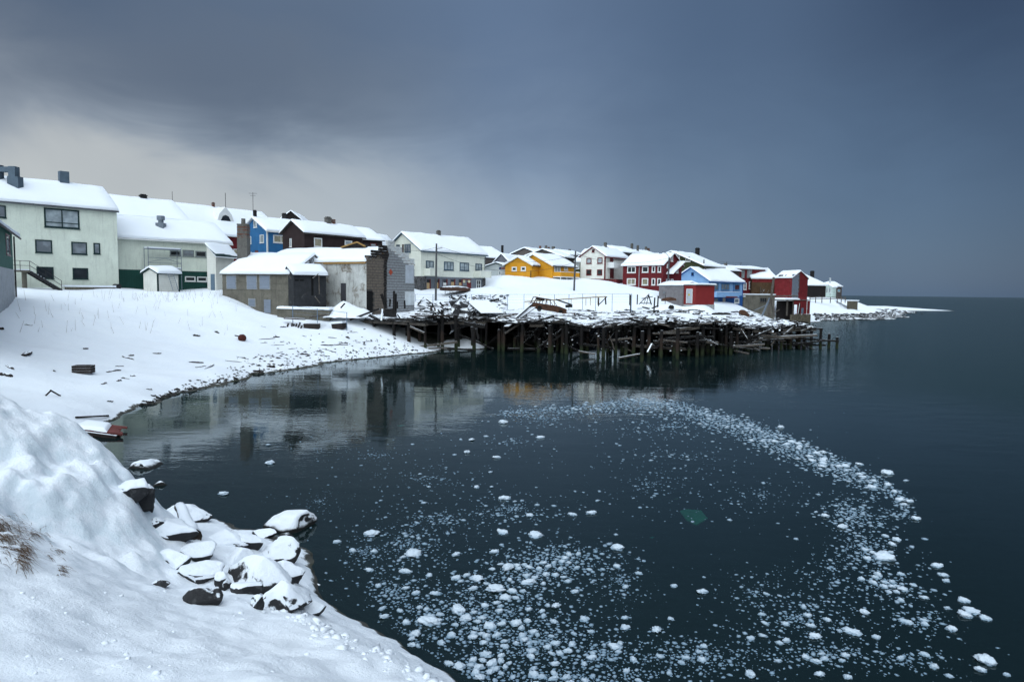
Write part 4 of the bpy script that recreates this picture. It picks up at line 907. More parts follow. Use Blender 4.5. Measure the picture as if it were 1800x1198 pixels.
h = House('far_snow_roof_house', 'distant snow roof with two chimneys peeping over the red house ridge', (1160, 150), (1122, 146), 452, (1153, 440), 6.5, WHITEB, ROOFD, hw=4.2, oh=.3, gh=.3, snow=.25, gut=False)
h.chimney(Z7.r(998, 182, 1028, 235), CHIMG); h.chimney(Z7.r(1025, 202, 1062, 252), BRICK)

# red house
h = House('red_house', 'dark red clapboard house with two rows of white framed windows and a side dormer', (1165.6, 107), (1095.2, 112), 465.6, (1183, 443.6), 4.4, RED, surf('dark_red_eave', (.07, .012, .014), .7), oh=.3, gh=.3, snow=.24, gut=False)
for r, nv in (((770, 437, 882, 520), 1), ((965, 435, 1048, 515), 0), ((1093, 428, 1138, 513), 0), ((1170, 428, 1215, 513), 0), ((765, 592, 880, 678), 1), ((962, 590, 1045, 682), 0), ((1090, 592, 1138, 682), 0), ((1165, 592, 1213, 682), 0)): h.win('F', Z7.r(*r), WHITE, GLW if r[1] > 500 and r[0] < 1000 else GL, nv=nv, fw=.14)
for r in ((1340, 288, 1368, 370), (1408, 435, 1437, 522), (1340, 600, 1372, 660), (1287, 405, 1310, 455)): h.win('E', Z7.r(*r), WHITE, GLC, nv=0, fw=.13)
h.door('E', Z7.r(1277, 598, 1328, 690), DOORG)
k, _ = h.F.px(*Z7.p(928, 560)); b = MB(); b.tube(h.F.at(k, 5.2, .1), h.F.at(k, h.ze, .1), .05, n=6); b.build('downpipe', DOORG, h.root)
k0, z0 = h.E.px(*Z7.p(1280, 530)); k1, z1 = h.E.px(*Z7.p(1435, 380)); b = MB(); b.prism([h.E.at(k0, z0, .02), h.E.at(k0 + .05, z0 - .12, .02), h.E.at(k1 + .1, z1 - .1, .02), h.E.at(k1, z1, .02)], h.E.n * 1.3); sd_ = b.build('side_roof', RED, h.root)
b = MB(); rows = [[(h.E.at(k0 + (k1 - k0) * t, z0 + (z1 - z0) * t, o_), V((0, 0, 1))) for t in spread(-.02, 1.02, 3, .03)] for o_ in spread(0, 1.33, 2, .05)]; snow_sheet(b, rows, .25, 8); b.build('snow', SNOW, sd_, smooth=True)

# dark green house
h = House('olive_house', 'dark olive green house with tall chimney rising behind the pale blue house', (1236, 128), (1272, 136), 467.3, (1200, 440.5), 5.5, OLIVE, surf('dark_barge', (.04, .04, .03), .7), hw=6.5, oh=.3, gh=.3, snow=.24, gut=False)
for r, nv in (((420, 235, 470, 355), 1), ((558, 258, 632, 342), 1)): h.win('E', Z8.r(*r), WHITE, GL, nv=nv, nh=1, hsplit=.6, fw=.14)
h.chimney(Z8.r(700, 140, 768, 222), CHIMB)
b = MB(); k = h.P(h.L + .2, h.w, 0); b.bar(k + V((0, 0, .1)), h.P(h.L + .3, 0, .1), .08, .3); b.build('barge_board', TRIMBL, h.root)

# pale blue house
h = House('pale_blue_house', 'pale blue house with bright blue edging, deep blue ground floor and snowy balcony', (1247.5, 124), (1306, 132), 493.6, (1215.4, 468.2), 3.2, PALEBLUE, TRIMBL, oh=.3, gh=.35, snow=.24)
zb = h.F.px(1247, 519)[1]
b = MB(); fbox(b, h.F, -.04, h.L, 3.0, zb, -.1, .05); fbox(b, h.E, -.04, 2 * h.w, 3.0, zb, -.1, .052); b.build('ground_floor_wall', DEEPBLUE, h.root)
b = MB(); fbox(b, h.F, -.06, .12, zb, h.ze, -.02, .06); fbox(b, h.E, -.04, .14, zb, h.ze, -.02, .06); fbox(b, h.F, h.L - .14, h.L + .03, zb, h.ze, -.02, .06); fbox(b, h.F, .12, h.L - .14, h.ze - .2, h.ze, -.02, .05); b.build('corner_board', TRIMBL, h.root)
for r, nv in (((950, 665, 1050, 768), 1), ((1088, 668, 1215, 770), 2)): h.win('F', Z8.r(*r), surf('mid_blue_frame', (.07, .19, .36), .6), GLL, nv=nv, fw=.15)
h.win('F', Z8.r(1288, 675, 1370, 775), surf('mid_blue_frame', (.07, .19, .36), .6), glass('reddish_glass', (.10, .03, .035)), nv=0, fw=.2)
Fg = Face(h.F.at(0, 0, .05), h.F.a, h.F.n)
for r in ((980, 880, 1050, 965), (1290, 890, 1360, 965)): window(h.root, Fg, Z8.r(*r), WHITE if r[0] > 1200 else TRIMBL, GLL, nv=0, fw=.14)
panel(h.root, Fg, Z8.r(1115, 885, 1152, 992), surf('cream_door', (.42, .36, .30), .7))
h.win('E', Z8.r(643, 500, 683, 552), TRIMBL, GL, nv=0)
g = h.balcony('F', Z8.r(930, 795, 1270, 860), PALEBLUE, 1.3, SNOW); k0, k1, z0, z1 = h.F.rect(Z8.r(1065, 862, 1240, 876)); b = MB(); fbox(b, h.F, k0, k1, z0 - .05, z1, 1.31, 1.36); b.build('red_strip', DOORR, g)
b = MB(); k, z = h.F.px(*Z8.p(1272, 660)); fbox(b, h.F, k - .05, k + .05, zb, h.ze, .06, .14); b.build('downpipe', TRIMBL, h.root)
c = plane(1237, 470, h.C0 + h.v * h.w * .9, h.v); b = MB(); b.box(c + V((-.4, -.35, -.6)), (.8, 0, 0), (0, .7, 0), (0, 0, 1.1)); b.tube(c + V((0, 0, .4)), c + V((0, 0, 1.5)), .14, .1, n=8); b.build('chimney', CHIMG, h.root)
h = House('concrete_chimney_house', 'low house behind the pale blue house showing a concrete chimney block', (1281, 140), (1300, 143), 476, (1274, 467), 4, GREYB, ROOFD, hw=3, rise=1.0, snow=.2, gut=False); h.chimney(Z8.r(1130, 362, 1182, 440), CHIMG, cap=False)

# red tool shed with grey lean-to
h = House('red_tool_shed', 'small bright red tool shed with a grey door before the pale blue house', (1223, 95.5), (1201, 97.5), 501.5, (1233.5, 498), 3.2, REDM, surf('shed_roof', (.20, .22, .24), .6), oh=.12, gh=.3, snow=.2, hw=1.9, gut=False, cat='shed')
d = h.door('F', Z8.r(578, 757, 655, 965), DOORG, frame=WHITE)
k0, z0 = h.F.px(*Z8.p(612, 838)); b = MB(); fbox(b, h.F, k0 - .14, k0 + .14, z0 - .13, z0 + .13, .05, .06); b.build('warning_plate', surf('yellow_plate', (.55, .42, .03), .6), d)
b = MB(); fbox(b, h.E, -.05, 2 * h.w + .05, 3.0, 3.2 + 1.25, -.1, .06); fbox(b, h.F, -.062, h.L, 3.0, 3.2 + 1.25, -.1, .055); b.build('foundation', CONCL, h.root)
h = House('grey_lean_to', 'weathered grey plank lean-to attached to the left of the red tool shed', (1200.5, 97.2), (1158.5, 101), 502.5, (1210, 499.5), 3.4, WEATH, surf('shed_roof', (.20, .22, .24), .6), oh=.12, gh=.05, snow=.2, hw=1.9, rise=.45, gut=False, cat='shed')
h.win('F', Z8.r(212, 782, 262, 826), WEATH, GLL, nv=0)

# red house behind, ruin and its yard
h = House('flat_roofed_red_house', 'red house with tall paned windows between the pale blue house and the ruin', (1345, 150), (1283, 145), 474, (1350, 470), 3.5, RED, surf('white_eave', (.6, .62, .62), .7), hw=3.5, rise=.5, oh=.4, gh=.3, snow=.26, gut=False)
for r, nv in (((1398, 468, 1442, 582), 1), ((1480, 462, 1552, 582), 2), ((1425, 655, 1472, 762), 0), ((1508, 640, 1560, 752), 1)): h.win('F', Z8.r(*r), WHITE if r[1] > 600 else surf('grey_frame', (.22, .25, .25), .6), GLL, nv=nv, nh=1, fw=.12)
b = MB(); 
for k in (h.L * .35, h.L * .75): b.tube(h.P(k, h.w, .1), h.P(k, h.w, 1.1), .05, n=6)
b.tube(h.P(h.L * .1, h.w, .95), h.P(h.L * .95, h.w, .95), .02, n=6); b.build('roof_rail', IRON, h.root)
h = House('ruined_barn', 'gutted barn with snow roof and torn open brown interior behind the leaning posts', (1363, 147), (1322, 147), 489.5, (1364, 470.8), 4.6, OPENB, surf('white_eave', (.6, .62, .62), .7), hw=5, oh=.3, gh=.3, snow=.3, gut=False, cat='barn')
b = MB(); z = h.F.px(1340, 496)[1]; fbox(b, h.F, .0, h.L, z, h.ze, -.02, .05); b.build('red_top_boards', REDW, h.root)
rb = random.Random(9)
for i in range(5):
    k = rb.uniform(.5, h.L - .5); b = MB(); b.bar(h.F.at(k, 4.7, .5), h.F.at(k + rb.uniform(-1.8, 1.8), rb.uniform(6.0, 8.2), .12), .14, .1); b.build('loose_board', TIMBER, h.root)
h = House('red_ruin', 'worn red wooden ruin with grey boarded gable strip standing over a log crib', (1392.5, 143), (1362, 146), 489, (1405, 474.8), 4.9, REDW, surf('red_ruin_eave', (.14, .03, .03), .8), hw=3.3, oh=.15, gh=.12, snow=.26, gut=False, cat='barn')
for r in ((720, 352, 795, 378), (810, 352, 882, 376)):
    a, c = Z9.p(r[0], r[3]), Z9.p(r[2], r[1]); sl = (h.zr - h.ze) / h.w; nn = (V((0, 0, 1)) - h.v * sl).normalized(); o_ = h.P(0, h.w * .3, .40)
    q = [plane(x_, y_, o_, nn) for x_, y_ in ((a[0], a[1]), (c[0] - 1, a[1] - .3), (c[0], c[1]), (a[0] + 2, c[1]))]; b = MB(); b.prism(q, nn * .03); b.build('roof_hole', BLACK, h.root)
k0 = 0.05; k1 = h.E.px(*Z9.p(1012, 480))[0]; b = MB(); z = 5.2; i = 0
while z < h.ze + .9:
    c = MB(); fbox(c, h.E, k0, k1 * (1 if i % 3 else .93), z + .01, z + .29, .0, .05 + .02 * (i % 2)); c.build('grey_board', BOARDED, h.root); z += .3; i += 1
b = MB(); k = k1 + .15; fbox(b, h.E, k - .12, k + .12, 6.6, h.zr - .2, .0, .09); b.build('white_post', TIMBER, h.root)
# lower storey of the ruin
z0_, z1_ = 1.9, 4.98
lw = thing('ruin_lower_storey', 'broken red lower storey with torn openings on a crib of upright logs by the water', 'barn', (h.E.at(0, z0_).x, h.E.at(0, z0_).y, .2))
Fn = Face(W(1395, 530, 143.2), (V((W(1424, 530, 147).x, 147, 0)) - V((W(1395, 530, 143.2).x, 143.2, 0))).normalized(), V((0, -1, 0))); Fn.n = V((Fn.a.y, -Fn.a.x, 0)); Fn.o.z = 3
k1 = Fn.px(1424, 530)[0]; kk = Fn.px(1418.5, 530)[0]
b = MB(); fbox(b, Fn, 1.7, kk, 1.9, 4.9, -.2, 0); fbox(b, Fn, 0.2, 1.7, 3.9, 4.9, -.2, 0); fbox(b, Fn, kk + .1, k1, 1.9, 4.7, -.2, .02); b.build('wall', REDW, lw)
b = MB(); fbox(b, Fn, -3.4, k1 - .6, 4.75, 4.95, -4.0, .1); b.build('floor', TIMBER, lw)
b = MB(); rows = [[(Fn.at(k, 4.96, o_), V((0, 0, 1))) for o_ in spread(-4, .15, 4, .08)] for k in spread(-3.5, k1 * .35, 6, .1)]; snow_sheet(b, rows, .35, 3); b.build('snow', SNOW, lw, smooth=True)
b = MB(); fbox(b, Fn, kk - .06, kk + .08, 1.9, 5.0, .0, .06); b.build('white_post', WHITE, lw)
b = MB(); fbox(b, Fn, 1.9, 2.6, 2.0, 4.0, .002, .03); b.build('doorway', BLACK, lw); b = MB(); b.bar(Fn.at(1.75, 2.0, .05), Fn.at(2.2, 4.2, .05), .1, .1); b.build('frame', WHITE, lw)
b = MB(); fbox(b, Fn, 3.0, 3.9, 2.0, 3.2, .002, .04); b.build('patch', DOORB, lw)
for k in (-2.2, .1): b = MB(); fbox(b, Fn, k, k + .28, 1.6, 4.75, -.3, -.05); b.build('post', TIMBER, lw)
b = MB(); fbox(b, Fn, -4.2, 1.7, .6, 4.7, -1.3, -1.1); b.build('interior_shade_sheet', BLACKB, lw)  # added black sheet standing in for the shade inside the open storey
LOG = surf('grey_log', (.13, .115, .085), .9, .25, 2, stain=(1.5, .5, .7, (.06, .055, .045)))
k = -.9
while k < k1: r_ = rng.uniform(.16, .24); b = MB(); b.tube(Fn.at(k, -.3, .1), Fn.at(k, rng.uniform(1.7, 2.0), .1), r_, n=8); b.build('log', LOG, lw); k += r_ * 1.9
# concrete yard wall
q0, q1 = W(1304, 525, 133), W(1362, 525, 138); a = V((q0.x, q0.y, 0)); u = V((q1.x - q0.x, q1.y - q0.y, 0)); Lw = u.length; u.normalize(); n_ = V((u.y, -u.x, 0))
Fw = Face(V((a.x, a.y, 4)), u, n_); zt = Fw.px(1330, 518)[1]; yw = thing('concrete_yard_wall', 'mossy grey concrete retaining wall with a barred window below the gutted barn', 'wall', Fw.at(Lw / 2, 1.4))
b = MB(); fbox(b, Fw, 0, Lw, .6, zt, -.5, 0); b.build('wall', CONC, yw); b = MB(); fbox(b, Fw, -.15, Lw + .1, zt + .002, zt + .22, -2.5, .12); b.build('snow', SNOW, yw)
window(yw, Fw, Z9.r(455, 680, 552, 748), TIMBER, BLACK if False else GL, nv=2, nh=0, fw=.12); b = MB(); fbox(b, Fw, .1, .5, 1.0, zt - .4, .0, .35); b.build('buttress', CONC, yw); b = MB(); fbox(b, Fw, .05, .55, zt - .398, zt - .22, -.02, .4); b.build('snow', SNOW, yw)

# black house, small houses at the point
h = House('black_house', 'black plank house with white windows and a tall chimney near the point', (1451.8, 186), (1421, 184), 501.7, (1461, 482), 4.8, BLACKB, surf('white_eave', (.6, .62, .62), .7), oh=.3, gh=.35, snow=.28, gut=False, gable=None)
b = MB(); fbox(b, h.E, 0, 2 * h.w, 4.8, h.ze, -.02, .04); b.build('gable_cladding', GREYB, h.root); b = MB(); b.prism([h.E.at(0, h.ze, .0), h.E.at(2 * h.w, h.ze, 0), h.E.at(h.w, h.zr, 0)], h.E.n * .04); b.build('gable_cladding', GREYB, h.root)
Eb = Face(h.E.at(0, 0, .05), h.E.a, h.E.n)
for r in ((1412, 530, 1432, 612), (1450, 532, 1475, 612), (1455, 395, 1475, 465)): window(h.root, Eb, Z9.r(*r), WHITE, GLC, nv=0, fw=.2)
h.chimney(Z9.r(1180, 298, 1232, 390), CHIMB)
b = MB(); b.tube(h.P(h.L * .5, h.w * .4, 0), h.P(h.L * .5, h.w * .4, .9), .08, n=6); b.build('flue', METAL, h.root)
h = House('pale_green_cabin', 'tiny pale cabin beside the gable of the black house near the point', (1470, 206), (1464, 205), 505, (1474, 500), 4.6, surf('pale_green_boards', (.48, .58, .54), .7), WHITE, hw=2.5, rise=1.2, oh=.25, gh=.2, snow=.3, gut=False, cat='cabin')
h = House('grey_cabin', 'tiny grey cabin with a bright blue window, last building on the point', (1480, 214), (1469.5, 212), 504, (1482, 497.5), 4.6, GREYB, ROOFD, hw=2.6, rise=1.3, oh=.25, gh=.2, snow=.3, gut=False, cat='cabin'); h.win('F', (1472.5, 508.5, 1476.5, 512.5), WHITE, glass('turquoise_blind', (.10, .38, .50)), nv=0)

# ------------------------------------------------------------------ burnt pier
rp = random.Random(21)
def pile_mat():
    m, t, b = material('tarred_pile'); geo = t.new('ShaderNodeNewGeometry'); P = geo.outputs['Position']; z = t.sep(P)[2]
    n = t.noise(t.vm('MULTIPLY', P, (1, 1, .3)), 3, 4, .6); oi = t.new('ShaderNodeObjectInfo').outputs['Random']
    zz = t.m('ADD', z, t.m('MULTIPLY', t.m('SUBTRACT', n, .5), 1.2))
    wood = t.mix(t.ss(oi, .15, .55), (.034, .023, .018), (.009, .008, .008))
    c = t.mix(t.ss(zz, 1.5, 2.3), wood, (.012, .011, .011)); c = t.mix(t.ss(zz, 1.1, .35), c, (.026, .036, .016)); c = t.mix(t.ss(zz, .25, -.1), c, (.008, .010, .008))
    nz = t.sep(geo.outputs['Normal'])[2]; c = t.mix(t.ss(nz, .6, .8), c, SNOWC)
    t.put(b.inputs['Base Color'], c); b.inputs['Roughness'].default_value = .8; b.inputs['Specular IOR Level'].default_value = .2; return m
PILE = pile_mat()
def deck_snow_mat():
    m, t, b = material('deck_snow'); geo = t.new('ShaderNodeNewGeometry'); P = geo.outputs['Position']; nz = t.sep(geo.outputs['Normal'])[2]; x, y, z = t.sep(P)
    patch = t.noise(t.vm('MULTIPLY', P, (.16, .16, 0)), 1, 3, .6); fine = t.noise(t.vm('MULTIPLY', P, (1.6, 2.6, 2)), 1.3, 5, .68)
    k = t.m('ADD', t.m('ADD', t.m('MULTIPLY', nz, .55), fine), t.m('MULTIPLY', t.m('SUBTRACT', patch, .5), .9))
    c = t.mix(t.ss(k, t.m('ADD', .92, t.m('MULTIPLY', t.ss(y, 74, 67), .06)), t.m('ADD', .98, t.m('MULTIPLY', t.ss(y, 74, 67), .06))), (.016, .015, .015), t.mix(t.noise(P, .7, 3, .6), (.81, .86, .925), (.86, .895, .935)))
    t.put(b.inputs['Base Color'], c); b.inputs['Roughness'].default_value = .8; b.inputs['Specular IOR Level'].default_value = .2
    bp = t.new('ShaderNodeBump'); bp.inputs['Strength'].default_value = .7; bp.inputs['Distance'].default_value = .12; t.put(bp.inputs['Height'], fine); t.put(b.inputs['Normal'], bp.outputs[0]); return m
PR = thing('burnt_pier', 'long burnt timber pier on dark piles with snow-covered wreckage on its broken deck', 'pier', (FX[0] + 12, 70, 0))
PX0, PX1 = FX[0] + 4.5, FX[-1]
# deck platform with ragged front edge and its snow
xsD = np.arange(PX0 + .05, PX1 - .05, .45); tsD = np.concatenate([[0, .12, .3, .6, 1.0], np.arange(1.5, 31, .75)])
def deck_grid(off, key):
    vs_ = []; ok = []
    for x in xsD:
        rag = .5 * float(fbm(np.array([x * .9]), np.array([3.3]), 5, 3)[0]) + (.5 if 22 < x else 0) * rp.uniform(-.4, .9)
        for t in tsD:
            tt = max(t, 0.02); y = float(front_y(x)) + tt + rag * max(0, 1 - t / 1.2); tmax = 29.9 if x > 14 else 23.9
            ok.append(t < tmax); z = float(deck(np.array([x]), np.array([float(front_y(x)) + min(tt + .02, tmax - .05)]))[0])
            vs_.append((x, y, (z if key else min(z - .1, 3.02)) + (0 if not key or t > .2 else -.22 * (1 - t / .2))))
    n = len(tsD); fs = []
    for i in range(len(xsD) - 1):
        for j in range(n - 1):
            if min(vs_[q][2] for q in (i * n + j, i * n + j + 1, (i + 1) * n + j, (i + 1) * n + j + 1)) > -50 and ok[i * n + j + 1] and ok[(i + 1) * n + j + 1]: fs.append((i * n + j, (i + 1) * n + j, (i + 1) * n + j + 1, i * n + j + 1))
    return vs_, fs
b = MB(); b.add(*deck_grid(0, 1)); sn = b.build('snow_cover', [deck_snow_mat()], PR, smooth=True)
# the deck itself: boards laid across bearers
BRD = MB(); nb = 0; x = PX0; zd = lambda x: 2.93 - .52 * float(sstep(x, 21, 26)) + float(sag(np.array([x]))[0])
k = 0
while x < PX1 - .3:
    wd = rp.uniform(.55, .95); rag = rp.uniform(-.25, .35) if x < 4 else rp.uniform(-.5, .9); y0 = float(front_y(x + wd / 2)) + rag; tmax = 29 if x > 14 else 23
    if rp.random() > (.04 if x < 0 else .10):
        c = MB(); c.box((x + .02, y0, zd(x) - .09), (wd - .04, 0, 0), (rp.uniform(-.15, .15), 9, 0), (0, 0, .1)); c.build('deck_board', CHARB if rp.random() < .88 else TIMBER, PR); nb += 1
    x += wd
c = MB(); c.add([(xx, float(front_y(xx)) + dy, zd(xx) - .12) for xx in np.linspace(PX0, PX1, 40) for dy in (1.0, 22 if xx < 14 else 28)], [(2 * i, 2 * i + 2, 2 * i + 3, 2 * i + 1) for i in range(39)])
c.build('deck_underside', CHARB, PR)
# edge beam
xe = np.linspace(PX0 - .5, PX1 - 1, 34)
for i in range(33):
    if (xe[i] > -3 and rp.random() < .5): continue
    a = V((xe[i], float(front_y(xe[i])) + .35, zd(xe[i]) - .24)); q = V((xe[i + 1] - .03, float(front_y(xe[i + 1])) + .35 + rp.uniform(-.1, .1), zd(xe[i + 1]) - .24 + rp.uniform(-.06, .06)))
    c = MB(); c.bar(a, q, .24, .28); c.build('edge_beam', TIMBER if i < 14 or i > 24 else CHARB, PR)
# piles
npile = 0
def pile(x, y, top, r=.15, lean=0.0):
    global npile
    zb_ = min(-.6, hz(x, y) - .4) if hz(x, y) < .4 else hz(x, y) - .4
    c = MB(); c.tube((x + lean, y, zb_), (x, y, top), r * 1.08, r * .95, n=9); c.build('pile', PILE, PR); npile += 1
for ti, (t0, sp) in enumerate(((.45, 1.75), (2.6, 1.9), (5.2, 2.1), (8.5, 2.5), (12.5, 3.0))):
    x = PX0 + .3 + rp.uniform(0, 1)
    while x < PX1 - .2:
        y = float(front_y(x)) + t0 + rp.uniform(-.25, .25); top = zd(x) - .1
        if x > 0 and rp.random() < .16: top = rp.uniform(1.0, 2.5)
        if not (hz(x, y) > top - .5): pile(x, y, top, rp.uniform(.12, .19), rp.uniform(-.12, .12))
        x += sp * rp.uniform(.7, 1.3) * (1.0 if x < 0 else .85)
for px, py, top in ((777, 616, 4.1), (801, 616, 3.6), (833, 616, 2.9), (877, 617, 2.2), (905, 615, 1.3), (966, 622, 2.8), (995, 622, 3.0), (1060, 628, 2.8), (1128, 636, 2.7), (1162, 630, 2.6), (1190, 632, 2.9), (1225, 628, 2.4), (1268, 622, 2.2), (1284, 624, 2.3), (1319, 614, 2.6), (1341, 613, .9), (1365, 614, 2.0), (1385, 613, 1.2), (1405, 613, 2.4), (1425, 614, 2.1), (1246, 619, 1.9), (1100, 630, 1.6)):
    p = G(px, py); pile(p.x, p.y, top, rp.uniform(.14, .19), rp.uniform(-.05, .05))
for px, py, yt in ((1442.4, 614, 576), (1457, 613, 586), (1471, 613, 592)):
    p = G(px, py); q = W(px + .8, yt, p.y); c = MB(); c.tube((p.x, p.y, -3), (q.x, q.y, q.z), .17, .15, n=10)
    tag(c.build('mooring_pile', PILE, loc=(p.x, p.y, 0)), {1442.4: 'tallest of three lone piles in the water just off the right end of the pier', 1457: 'middle one of three lone piles standing in water right of the pier', 1471: 'shortest and outermost of three lone piles right of the pier'}[px], 'pile', 'lone piles off the pier end')
# braces, walings and hanging timbers below the deck
for i in range(62):
    x = rp.uniform(PX0 + 5, PX1 - 1) if i > 12 else rp.uniform(24, PX1 - 1); t0 = rp.choice([.3, .5, 2.5, 5.0]); y = float(front_y(x)) + t0; z0 = rp.uniform(.3, 2.4); ln = rp.uniform(1.2, 4.2); an = rp.choice([0, 0, .0, .6, -.6, .9]) + rp.uniform(-.15, .15)
    c = MB(); a = V((x, y, z0)); c.bar(a, a + V((ln * math.cos(an), rp.uniform(-.3, .3), min(zd(x) - z0, max(-z0 + .05, ln * math.sin(an))))), rp.uniform(.08, .16), rp.uniform(.12, .22)); c.build('brace', rp.choice([CHARB, CHARB, CHARB, TIMBER, CHAR]), PR)
for x0_, y0_, x1_, y1_, d0_, d1_, w_ in ((721, 574, 746, 585, 67, 66.5, .2), (1087, 629, 1125, 622, 60.5, 61.5, .16), (1017, 617, 1046, 622, 64, 63.6, .16), (1138, 619, 1146, 604, 62, 63, .14), (1110, 607, 1215, 614, 65.5, 66, .3), (1150, 601, 1200, 606, 66, 66.3, .26), (1332, 594, 1435, 589, 72, 74, .3), (1330, 573, 1364, 588, 71.5, 72, .22), (1243, 601, 1262, 602, 64.5, 64.8, .26), (1355, 607, 1362, 597, 72, 72, .14), (1378, 588, 1395, 574, 73.5, 74, .2), (1408, 582, 1427, 574, 74, 74.5, .16), (1300, 611, 1353, 612, 70, 70.5, .2), (1186, 579, 1216, 575, 63.8, 64.5, .2), (1063, 574, 1090, 569, 64.8, 65.2, .18)):
    c = MB(); c.bar(W(x0_, y0_, d0_), W(x1_, y1_, d1_), w_, w_ * .8); c.build('waling', TIMBER, PR)
for i in range(170):                                   # collapsed black timbers tangled behind the front piles
    x = rp.uniform(0, PX1 - 1); y = float(front_y(x)) + rp.uniform(-.2, 4.5); z0 = rp.uniform(.6, zd(x) - .1); ln = rp.uniform(.8, 3.2); an = rp.uniform(-1.3, 1.3); ya = rp.gauss(0, .6); d_ = V((math.cos(an) * math.cos(ya), math.cos(an) * math.sin(ya), math.sin(an))); a = V((x, y, z0)); q = a + d_ * ln
    q.z = min(max(q.z, .1), zd(x) + .35); c = MB(); c.bar(a, q, rp.uniform(.05, .13), rp.uniform(.05, .11)); c.build('fallen_timber', rp.choice([CHARB, CHARB, CHARB, CHARB, CHAR, TIMBER]), PR)
# scraps of snow caught on the timbers under the deck
c = MB()
for i in range(170):
    x = rp.uniform(3, PX1 - 1); y = float(front_y(x)) + rp.choice([.2, .4, 2.3, 2.6, 5]); r_ = rp.uniform(.05, .13); z = rp.uniform(.3, 2.6)
    c.add([(x + r_ * a, y + r_ * b_, z + r_ * .8 * e) for a, b_, e in ((1, 0, 0), (0, 1, 0), (-1, 0, 0), (0, -1, 0), (0, 0, 1), (0, 0, -.6))], [(0, 1, 4), (1, 2, 4), (2, 3, 4), (3, 0, 4), (1, 0, 5), (2, 1, 5), (3, 2, 5), (0, 3, 5)])
tag(c.build('snow_clumps', SNOW, PR, smooth=True), kind='stuff')

# ------------------------------------------------------------------ loose wreckage on the deck
def plank_at(p, yaw, tilt, ln, wd, th, m_, name, label, cat, group, sink=.02, roll=0.0):
    d = V((math.cos(yaw) * math.cos(tilt), math.sin(yaw) * math.cos(tilt), math.sin(tilt))); a = p - d * ln * .5
    if tilt > .15: a = p - d * .15
    b = MB(); a = a + V((0, 0, th * .5 - sink)); q = a + d * ln; up = V((math.sin(roll), 0, math.cos(roll)))
    x = d.cross(up).normalized(); y = x.cross(d).normalized(); e0, e1 = rng.uniform(-.3, .3) * wd, rng.uniform(-.5, .5) * wd
    A = [a - x * wd / 2 - d * e0 - y * th / 2, a + x * wd / 2 + d * e0 - y * th / 2, q + x * wd / 2 + d * e1 - y * th / 2, q - x * wd / 2 - d * e1 - y * th / 2]
    b.add(A + [k + y * th for k in A], [(0, 1, 2, 3), (7, 6, 5, 4), (0, 4, 5, 1), (1, 5, 6, 2), (2, 6, 7, 3), (3, 7, 4, 0)])
    return tag(b.build(name, m_, loc=p), label, cat, group)
ZONES = [   # px range, py range, count, label, max tilt
    (735, 800, 532, 562, 56, 'charred plank in the snowy wreck heap beside the burnt block gable', .7),
    (795, 892, 520, 562, 110, 'charred plank in the jumbled heap left of the car wreck', .6),
    (900, 1000, 552, 566, 16, 'charred plank in the snow below the car wreck', .25),
    (1000, 1120, 545, 563, 34, 'blackened plank along the snowy middle edge of the pier', .4),
    (1120, 1240, 540, 572, 46, 'blackened plank in the debris before the red tool shed', .4),
    (1240, 1345, 545, 575, 52, 'blackened plank in the debris below the pale blue house', .35),
    (1330, 1428, 553, 578, 42, 'broken plank on the collapsed right end of the pier', .35),
    (1290, 1425, 541, 558, 46, 'snowy broken board strewn before the red ruin and the yard wall', .5)]
for x0_, x1_, y0_, y1_, n_, lb, mt in ZONES:
    for i in range(n_):
        px, py = rp.uniform(x0_, x1_), rp.uniform(y0_, y1_); p = T(px, py)
        if p.y > (145 if x0_ == 1290 else 100): continue
        st = rp.random() < .22; tl = rp.uniform(.12, .85) if st and mt > .5 else rp.uniform(-.05, .16) * (mt / .4)
        plank_at(p, rp.uniform(0, 6.28), tl, rp.uniform(.5, 2.3) * (.6 if st else 1), rp.uniform(.1, .26), rp.uniform(.05, .13), rp.choice([CHAR, CHAR, CHAR, CHARB, DRIFT]), 'charred_plank', lb, 'plank', lb.replace('charred plank', 'charred planks').replace('blackened plank', 'blackened planks').replace('broken plank', 'broken planks').replace('broken board', 'broken boards'), roll=rp.uniform(-.5, .5))
for i in range(44):
    x = rp.uniform(-4, PX1 - 1.5); y = float(front_y(x)) + rp.uniform(-.5, .5); p = V((x, y, zd(x) + rp.uniform(.05, .3)))
    plank_at(p, rp.choice([0, 3.14]) + rp.gauss(0, .5) if rp.random() < .7 else rp.uniform(4, 5.4), rp.gauss(0, .14), rp.uniform(.8, 2.6), rp.uniform(.1, .3), rp.uniform(.06, .16), rp.choice([CHAR, CHARB, CHARB, TIMBER]), 'charred_plank', 'snow-dusted plank hanging loose along the broken front edge of the pier', 'plank', 'loose planks along the pier front edge', roll=rp.uniform(-.4, .4))
def stick(name, x0_, y0_, x1_, y1_, d, m_, label, cat, w_=.12, d1=None, h_=None, group=None):
    a, q = W(x0_, y0_, d), W(x1_, y1_, d1 or d); b = MB(); b.bar(a, q, w_, h_ or w_); return tag(b.build(name, m_, loc=a), label, cat, group)
